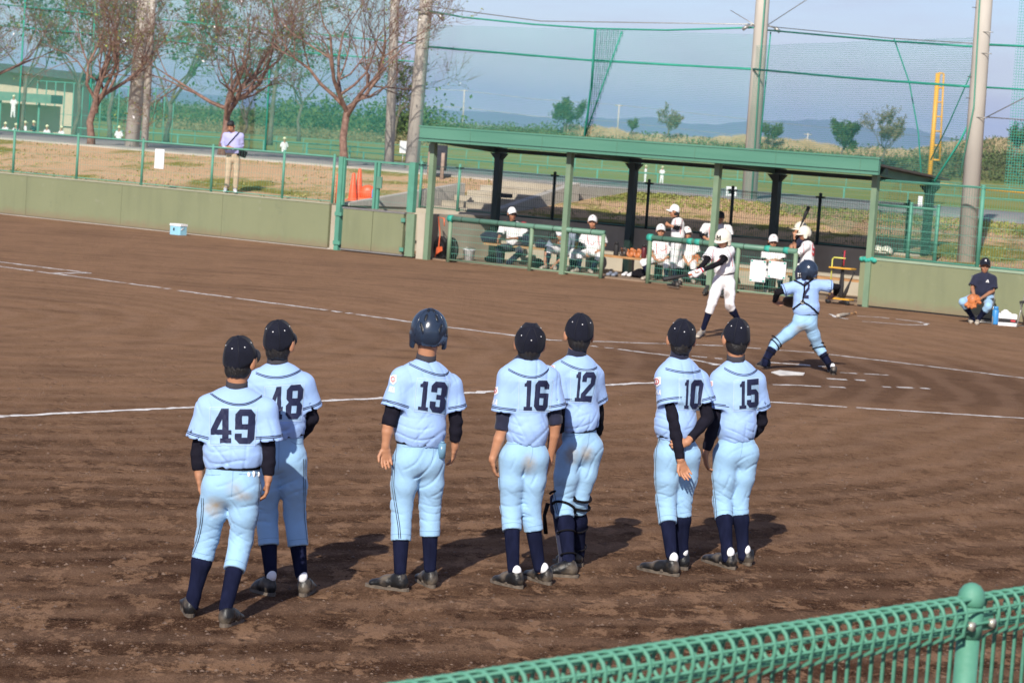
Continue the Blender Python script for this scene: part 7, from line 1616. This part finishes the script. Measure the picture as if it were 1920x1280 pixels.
far_person(1209, 311, 343, 190, 80, 'tiny player in white walking under the dugout roof, left of the pair', G1); far_person(1240, 313, 345, 188, 200, 'tiny player in white under the dugout roof, right of the pair', G1)
far_person(221, 238, 287, 150, 10, 'small white shirted player crouched left of the thick pole', G1); far_person(531, 259, 306, 150, -20, 'small white shirted player behind the cherry tree by the standing man', G1); far_person(272, 246, 292, 150, 60, 'small white shirted player half hidden behind the thick pole', G1)
for x, y, yw, lab in ((86, 236, 10, 'small player in white walking under the cream building, left of two'), (113, 238, 30, 'small player in white walking under the cream building, right of two'), (61, 228, 120, 'dark shirted small player standing by the shelter'), (45, 229, 60, 'small white player bending near the shelter'), (28, 233, 0, 'small white player behind the green post near the shelter'), (8, 231, 20, 'small white player at the left picture edge')):
    far_person(x, y, y + 46, 150, yw, lab, G1, shirt='white' if x != 61 else 'navy')
far_person(24, 180, 222, 150, 10, 'white shirted small player standing under the green shelter roof', G1)
# ------------------------------------------------------------------ gear and small objects
def tg(x, y, t): p = at_t(x, y, t); return V(p[0], p[1], .03)
p = G(332, 441); p = p + V(0, .18, 0); r_ = empty('cooler_box', tuple(p), 'pale blue cooler box with white lid at the foot of the left wall', 'cooler'); ax, ay = E1, E2
m = MB(); m.box(p + V(0, 0, .095), (.15, .10, .095), ax, ay); m.build('tub', MT['paleblue'], r_); m = MB(); m.box(p + V(0, 0, .215), (.16, .11, .022), ax, ay); m.build('lid', MT['white_plain'], r_)
m = MB(); m.tube([p - ax * .155 + V(0, 0, .16), p - ax * .16 - ay * .08 + V(0, 0, .12), p + ax * .16 - ay * .08 + V(0, 0, .12), p + ax * .155 + V(0, 0, .16)], .010, 6); m.build('handle', MT['white_plain'], r_)
m = MB(); m.box(p - ay * .103 + V(0, 0, .12) - ax * .04, (.02, .003, .03), ax, ay); m.build('latch', MT['rubber'], r_)
# hose reel cart
p = ST(.30, .22, 0); r_ = empty('line_cart', tuple(p), 'orange framed wheeled reel cart beside the left dugout post', 'cart'); ax = nrm(E1 * .8 - E2 * .3); nn = V(-ax[1], ax[0], 0)
for k, dx in enumerate((-.17, .20)):
    c = p + ax * dx + V(0, 0, .25); m = MB(); m.lathe(c, [(.20, -.03), (.245, -.03), (.245, .03), (.20, .03), (.20, -.03)], 24, ax, V(0, 0, 1), nn); w_ = m.build('wheel', MT['rubber'], r_)
    m = MB(); m.lathe(c, [(.198, -.012), (.198, .012)], 20, ax, V(0, 0, 1), nn); m.build('wheel_disc', MT['brownmetal'] if k == 0 else MT['metal'], w_)
    for a in (0, 1.05, 2.1): m = MB(); d = ax * math.cos(a) + V(0, 0, 1) * math.sin(a); m.tube([c - d * .19 - nn * .02, c + d * .19 - nn * .02], .010, 5); m.build('spoke', MT['rubber'], w_)
m = MB(); q0 = p + ax * -.17 + V(0, 0, .26) - nn * .06; m.tube([q0 + ax * -.12 + V(0, 0, -.2), q0, q0 + ax * .02 + V(0, 0, .28), q0 + ax * -.08 + V(0, 0, .62), q0 + ax * .14 + V(0, 0, .60), q0 + ax * .16 + V(0, 0, .45)], .013, 6); m.build('frame', MT['orangemetal'], r_)
m = MB(); m.hexa([q0 + ax * -.10 - V(0, 0, .15), q0 + ax * .12 - V(0, 0, .06), q0 + ax * .12 - V(0, 0, .06) + nn * .02, q0 + ax * -.10 - V(0, 0, .15) + nn * .02, q0 + ax * -.08 + V(0, 0, .0), q0 + ax * .1 + V(0, 0, .03), q0 + ax * .1 + V(0, 0, .03) + nn * .02, q0 + ax * -.08 + V(0, 0, .0) + nn * .02]); m.build('bracket_plate', MT['orangemetal'], r_)
p = tg(879, 486, .75); r_ = empty('bucket', tuple(p), 'white plastic bucket behind the left railing', 'bucket'); m = MB(); m.lathe(p, [(.10, 0), (.125, .21), (.135, .215), (.135, .23), (.115, .225), (.095, .03)], 16); m.build('pail', MT['white_plain'], r_)
m = MB(); m.tube([p + V(.13 * math.cos(a), 0, .22 + .05 * math.sin(a)) for a in np.linspace(0, math.pi, 9)], .005, 5); m.build('handle', MT['metal'], r_)
def bag(label, c, r3, mat, group='team bags in the dugout'):
    root = empty('sports_bag', tuple(c), label, 'bag', group); S = Sdf(); S.ell(c + V(0, 0, r3[2] * .9), r3, E1, E2, V(0, 0, 1), .02); S.ecap(c + E1 * -r3[0] * .5 + V(0, 0, r3[2] * .7), c + E1 * r3[0] * .5 + V(0, 0, r3[2] * .7), (r3[2] * .75, r3[1]), (r3[2] * .75, r3[1]), V(0, 0, 1), .05); fq = fold(V(28, 20, 18), V(14, 20, 25), c[0]); S.disp = lambda p_: .008 * fq(p_); S.cut(c + V(0, 0, .002), V(0, 0, -1)); S.build('body', MT[mat], root, .018)
    m = MB(); m.tube([c + E1 * r3[0] * q + V(0, -.02, r3[2] * (1.65 + .35 * (1 - (q * 1.6) ** 2))) for q in (-.6, -.3, 0, .3, .6)], .012, 5); m.build('strap', MT['black'], root)
b0 = at_t(918, 455, 1.3); bag('dark green bag on the bench left of the coach', V(b0[0], b0[1], .402), (.22, .13, .13), 'navy'); b0 = at_t(988, 462, 1.3); bag('navy bag on the bench right of the coach', V(b0[0], b0[1], .402), (.10, .10, .15), 'navy'); b0 = at_t(1016, 470, 1.3); bag('navy bag lying on the bench beside the bending boy', V(b0[0], b0[1], .402), (.14, .12, .09), 'navy')
bag('black bag on the floor below the coach', tg(924, 500, .9), (.2, .13, .07), 'black'); bag('black bag on the floor next to the bending boy', tg(1008, 512, .8), (.15, .12, .09), 'black'); bag('black bag with white shoes beside it between the railings', tg(1200, 520, .9), (.17, .13, .09), 'black'); bag('dark bag on the floor behind the right railing', tg(1330, 536, .7), (.16, .12, .12), 'black')
for x, lab in ((1155, 'black flask on the bench, left of the two bottles'), (1207, 'dark red flask on the bench, right of the two bottles')):
    p = at_t(x, 478, 1.35); p[2] = .402; r_ = empty('flask', tuple(p), lab, 'bottle', 'flasks on the bench'); m = MB(); m.lathe(p, [(.05, 0), (.053, .01), (.053, .19), (.042, .215)], 14); m.build('body', MT['rubber'] if x < 1200 else M_('wine_plastic', (0.10, 0.015, 0.02), .35), r_); m = MB(); m.lathe(p + V(0, 0, .216), [(.038, 0), (.038, .05), (.022, .06)], 12); m.build('lid', MT['rubber'], r_)
for x, mt, lab in ((1167, 'leather_dark', 'dark glove on the bench beside the black flask'), (1181, 'leather', 'orange glove on the bench, left of the two orange ones'), (1194, 'leather', 'orange glove on the bench next to the dark red flask'), (1303, 'leather', 'orange glove on the bench behind the right railing')):
    p = at_t(x, 480, 1.28); p[2] = .46; glove(lab, p, V(.2, -.9, .3), V(.5, 0, .8), .75, mt, 'gloves lying on the bench')
p = at_t(1078, 462, 1.3); p[2] = .402; r_ = empty('cup', tuple(p), 'yellow plastic tub on the bench between two boys', 'tub'); m = MB(); m.lathe(p, [(.045, 0), (.06, .17), (.064, .172), (.064, .19), (.05, .185)], 14); m.build('tub_body', MT['yellow'], r_)
for x, y, t, mt, lab in ((1145, 517, .5, 'grey_shirt', 'grey shoes on the ground by the left railing end'), (1174, 518, .9, 'white_plain', 'white shoes on the dugout floor beside the black bag')):
    for k in (0, 1):
        c = tg(x + 10 * k, y + k, t); c[2] = .03 if t > .3 else 0; r_ = empty('shoe', tuple(c), ('left one of the ', 'right one of the ')[k] + lab, 'shoe', 'pair of ' + lab); S = Sdf(); S.ecap(c + V(.0, .1, .05), c + V(-.06, -.12, .035), (.042, .045), (.045, .03), V(1, 0, 0), .02); S.cut(c + V(0, 0, .022), V(0, 0, -1)); S.build('upper', MT[mt], r_, .012)
        m = MB(); m.box(c + V(-.03, -.01, .012), (.045, .14, .011), V(.9, -.25, 0), V(.25, .9, 0)); m.build('sole', MT['sole'], r_)
# score boards hanging on the right railing
for (cx, cy, w_, h_, lab) in ((1421, 508, .165, .20, 'tall blank white board tied to the right railing, left of two'), (1457, 506, .185, .155, 'wide blank white board tied to the right railing, right of two')):
    p = at_t(cx, cy, -.045); r_ = empty('white_board', tuple(p), lab, 'board', 'white boards on the railing'); m = MB(); m.box(p, (w_, .006, h_), E1, E2); m.build('panel', MT['paper'], r_)
    for a in (-1, 1):
        for b in (-1, 1): m = MB(); m.box(p + E1 * a * (w_ - .03) + V(0, 0, b * (h_ - .022)) - E2 * .009, (.022, .002, .014), E1, E2); m.build('tape', MT['teal'], r_)
# yellow bat trolley
c = ST(9.55, -.02, 0); r_ = empty('bat_trolley', tuple(c), 'yellow bat trolley standing at the end of the right wall', 'trolley'); z = V(0, 0, 1.0)
m = MB(); m.tube([c - E1 * .22 + z * .07, c - E1 * .22 + z * .80, c - E1 * .19 + z * .84, c + E1 * .05 + z * .84], .014, 6); m.build('frame', MT['yellowgreen'], r_)
for zz in (.10, .66): m = MB(); m.box(c + z * zz, (.23, .10, .011), E1, E2); m.build('shelf', MT['yellow'], r_)
for s_ in (-.2, .2): m = MB(); m.lathe(c + E1 * s_ - E2 * .1 + z * .045, [(.045, -.012), (.045, .012)], 14, E1, z, E2); m.build('wheel', MT['rubber'], r_)
bat('dark bat with red grip standing in the yellow trolley', c + E1 * .02 + z * .98, c + E1 * .02 + z * .12, 'rubber', 'bats in the trolley', 'redpatch'); bat('black bat leaning behind the red gripped bat in the trolley', c + E1 * -.03 + E2 * .05 + z * .94, c + E1 * -.04 + E2 * .05 + z * .12, 'rubber', 'bats in the trolley')
bat('thin dark bat leaning at a slant in the yellow trolley', c + E1 * .22 + E2 * .05 + z * .60, c + E1 * .04 + E2 * .04 + z * .12, 'rubber', 'bats in the trolley')
# two white helmets on the wall behind the screen
for k, x in enumerate((1645, 1662)):
    p = at_t(x, 470, .32); p[2] = 1.02; S = Sdf(); r_ = empty('helmet', tuple(p), ['white helmet behind the wire screen, left of two', 'white helmet behind the wire screen, right of two'][k], 'helmet', 'white helmets behind the wire screen'); S.ell(p, (.12, .11, .105), E1, E2, z, .01); S.ell(p - z * .05 - E2 * .02, (.10, .10, .10), E1, E2, z, .01, 's'); S.cut(p - z * .08, -z); S.build('shell', MT['helmet_white'], r_, .012)
    m = MB(); m.box(p - E2 * .12 - z * .02, (.08, .04, .006), E1, E2, z); m.build('brim', MT['helmet_white'], r_)
# bottle in the pocket of number 13 and gloves in the pocket of number 49
p = q13['W'] + q13['rt'] * .118 - q13['fr'] * .088 - q13['up'] * .035; m = MB(); m.tube([p - V(0, 0, .06), p + V(0, 0, .03)], .024, 12); m.tube([p + V(0, 0, .03), p + V(0, 0, .042)], .015, 10); tag(m.build('drink_bottle', M_('bottle_blue', (0.14, 0.27, 0.38), .3), origin=p), 'small pale blue bottle in the back pocket of number 13', 'bottle')
q49 = KIDS[0]; pts = pixel_path(q49['T'], [(466, 890), (475, 889), (484, 889)], 5); r_ = empty('batting_gloves', tuple(pts[2]), 'white glove tips sticking out of the back pocket of number 49', 'gloves')
for k, a in enumerate(pts[:5:2]): m = MB(); m.ball(a + V(0, .003, .0), (.011, .008, .016 + .006 * (k == 1)), 8, 5); m.build('glove_finger', MT['white_plain'], r_)

# ------------------------------------------------------------------ near fence, out of focus
NZ = 1.60
a = P(1822, 1150, 7.6); b_dir = None
def near_top(x, y): return G(x, y, NZ)
pL, pR = near_top(730, 1292), near_top(1905, 1110); dN = nrm(pR - pL); dN[2] = 0; dN = nrm(dN); nN = V(-dN[1], dN[0], 0); z = V(0, 0, 1.0)
pc = near_top(1822, 1113)
nf = empty('near_fence', (float(pc[0]), float(pc[1]), 0.0), 'green rolled top wire fence across the lower right foreground', 'fence')
def on(u, dz=0.0, dn=0.0): return V(pc[0], pc[1], 0) + dN * u + nN * dn + z * (NZ + dz)
uL = (pL - pc) @ dN - .9; uR = (pR - pc) @ dN + 6.5
PT = .056; i0, i1 = int(uL / PT), int(uR / PT); HR_ = .043
ring = [(-math.cos(t_) * HR_ * 1.0, math.sin(t_) * HR_ * 1.15 - .055) for t_ in np.linspace(-.5, 2 * math.pi - 1.1, 15)]
proto = None
for i in range(i0, i1 + 1):
    u = i * PT + .028
    if min(abs(u), abs(u - 2), abs(u - 4), abs(u - 6)) < .05: continue
    if proto is None:
        m = MB(); o0 = np.zeros(3)
        m.tube([-z * 1.55 + 0, -z * .13 + 0, -z * .105 + nN * ring[0][0]] + [nN * q + z * w_ for q, w_ in ring], .0064, 6)
        proto = bpy.data.meshes.new('wire'); proto.from_pydata([tuple(p_) for p_ in m.v], [], m.f); proto.polygons.foreach_set('use_smooth', m.sm); proto.materials.append(MT['nearfence'])
    o = bpy.data.objects.new('wire', proto); col.objects.link(o); o.parent = nf; o.location = tuple(on(u) - np.array(nf.location))
for (q, w_) in [ring[k] for k in (0, 2, 4, 6, 8, 10, 12, 14)]:
    m = MB(); m.tube([on(uL, w_, q), on(uR, w_, q)], .0046, 6); m.build('level_wire', MT['nearfence'], nf)
for dz in (-.30, -.48, -.66, -.84, -1.02): m = MB(); m.tube([on(uL, dz, -.006), on(uR, dz, -.006)], .0046, 6); m.build('level_wire', MT['nearfence'], nf)
for u in (0, 2.0, 4.0, 6.0):
    m = MB(); c = on(u, 0, .0); m.tube([V(c[0], c[1], -.1), c - z * .03], .034, 20); ps = m.build('post', MT['nearfence'], nf)
    m = MB(); m.lathe(c - z * .035, [(.034, 0), (.040, .006), (.040, .024), (.036, .044), (.024, .060), (.010, .067), (.001, .068)], 20); m.build('post_cap', MT['nearfence'], ps)
    m = MB(); m.tube([c - z * .125, c - z * .05], .0385, 20); m.build('clamp_collar', MT['nearfence'], ps)
    for sg in (-1, 1): 
        m = MB(); q = c - z * .082 + dN * sg * .054 - nN * .034; m.tube([q, q - nN * .016], .0135, 12); m.build('bolt', M_('bolt_steel', (0.5, 0.48, 0.40), .4, metal=.5) if 'bolt_steel' not in bpy.data.materials else bpy.data.materials['bolt_steel'], ps)
        m = MB(); m.box(c - z * .082 + dN * sg * .058 - nN * .022, (.028, .004, .022), dN, nN, z); m.build('clamp_ear', MT['nearfence'], ps)

# ------------------------------------------------------------------ air
hz = bpy.data.meshes.new('haze'); m = MB(); m.hexa([V(-8000, -40, -4), V(8000, -40, -4), V(8000, 13000, -4), V(-8000, 13000, -4), V(-8000, -40, 160), V(8000, -40, 160), V(8000, 13000, 160), V(-8000, 13000, 160)])
hm_ = bpy.data.materials.new('air'); hm_.use_nodes = True; n = hm_.node_tree; n.nodes.clear(); pv = n.nodes.new('ShaderNodeVolumePrincipled'); pv.inputs['Density'].default_value = 1.4e-4; pv.inputs['Color'].default_value = (0.50, 0.66, 1.0, 1); oo = n.nodes.new('ShaderNodeOutputMaterial'); n.links.new(pv.outputs[0], oo.inputs['Volume'])
m.build('haze', hm_, None, 'stuff')
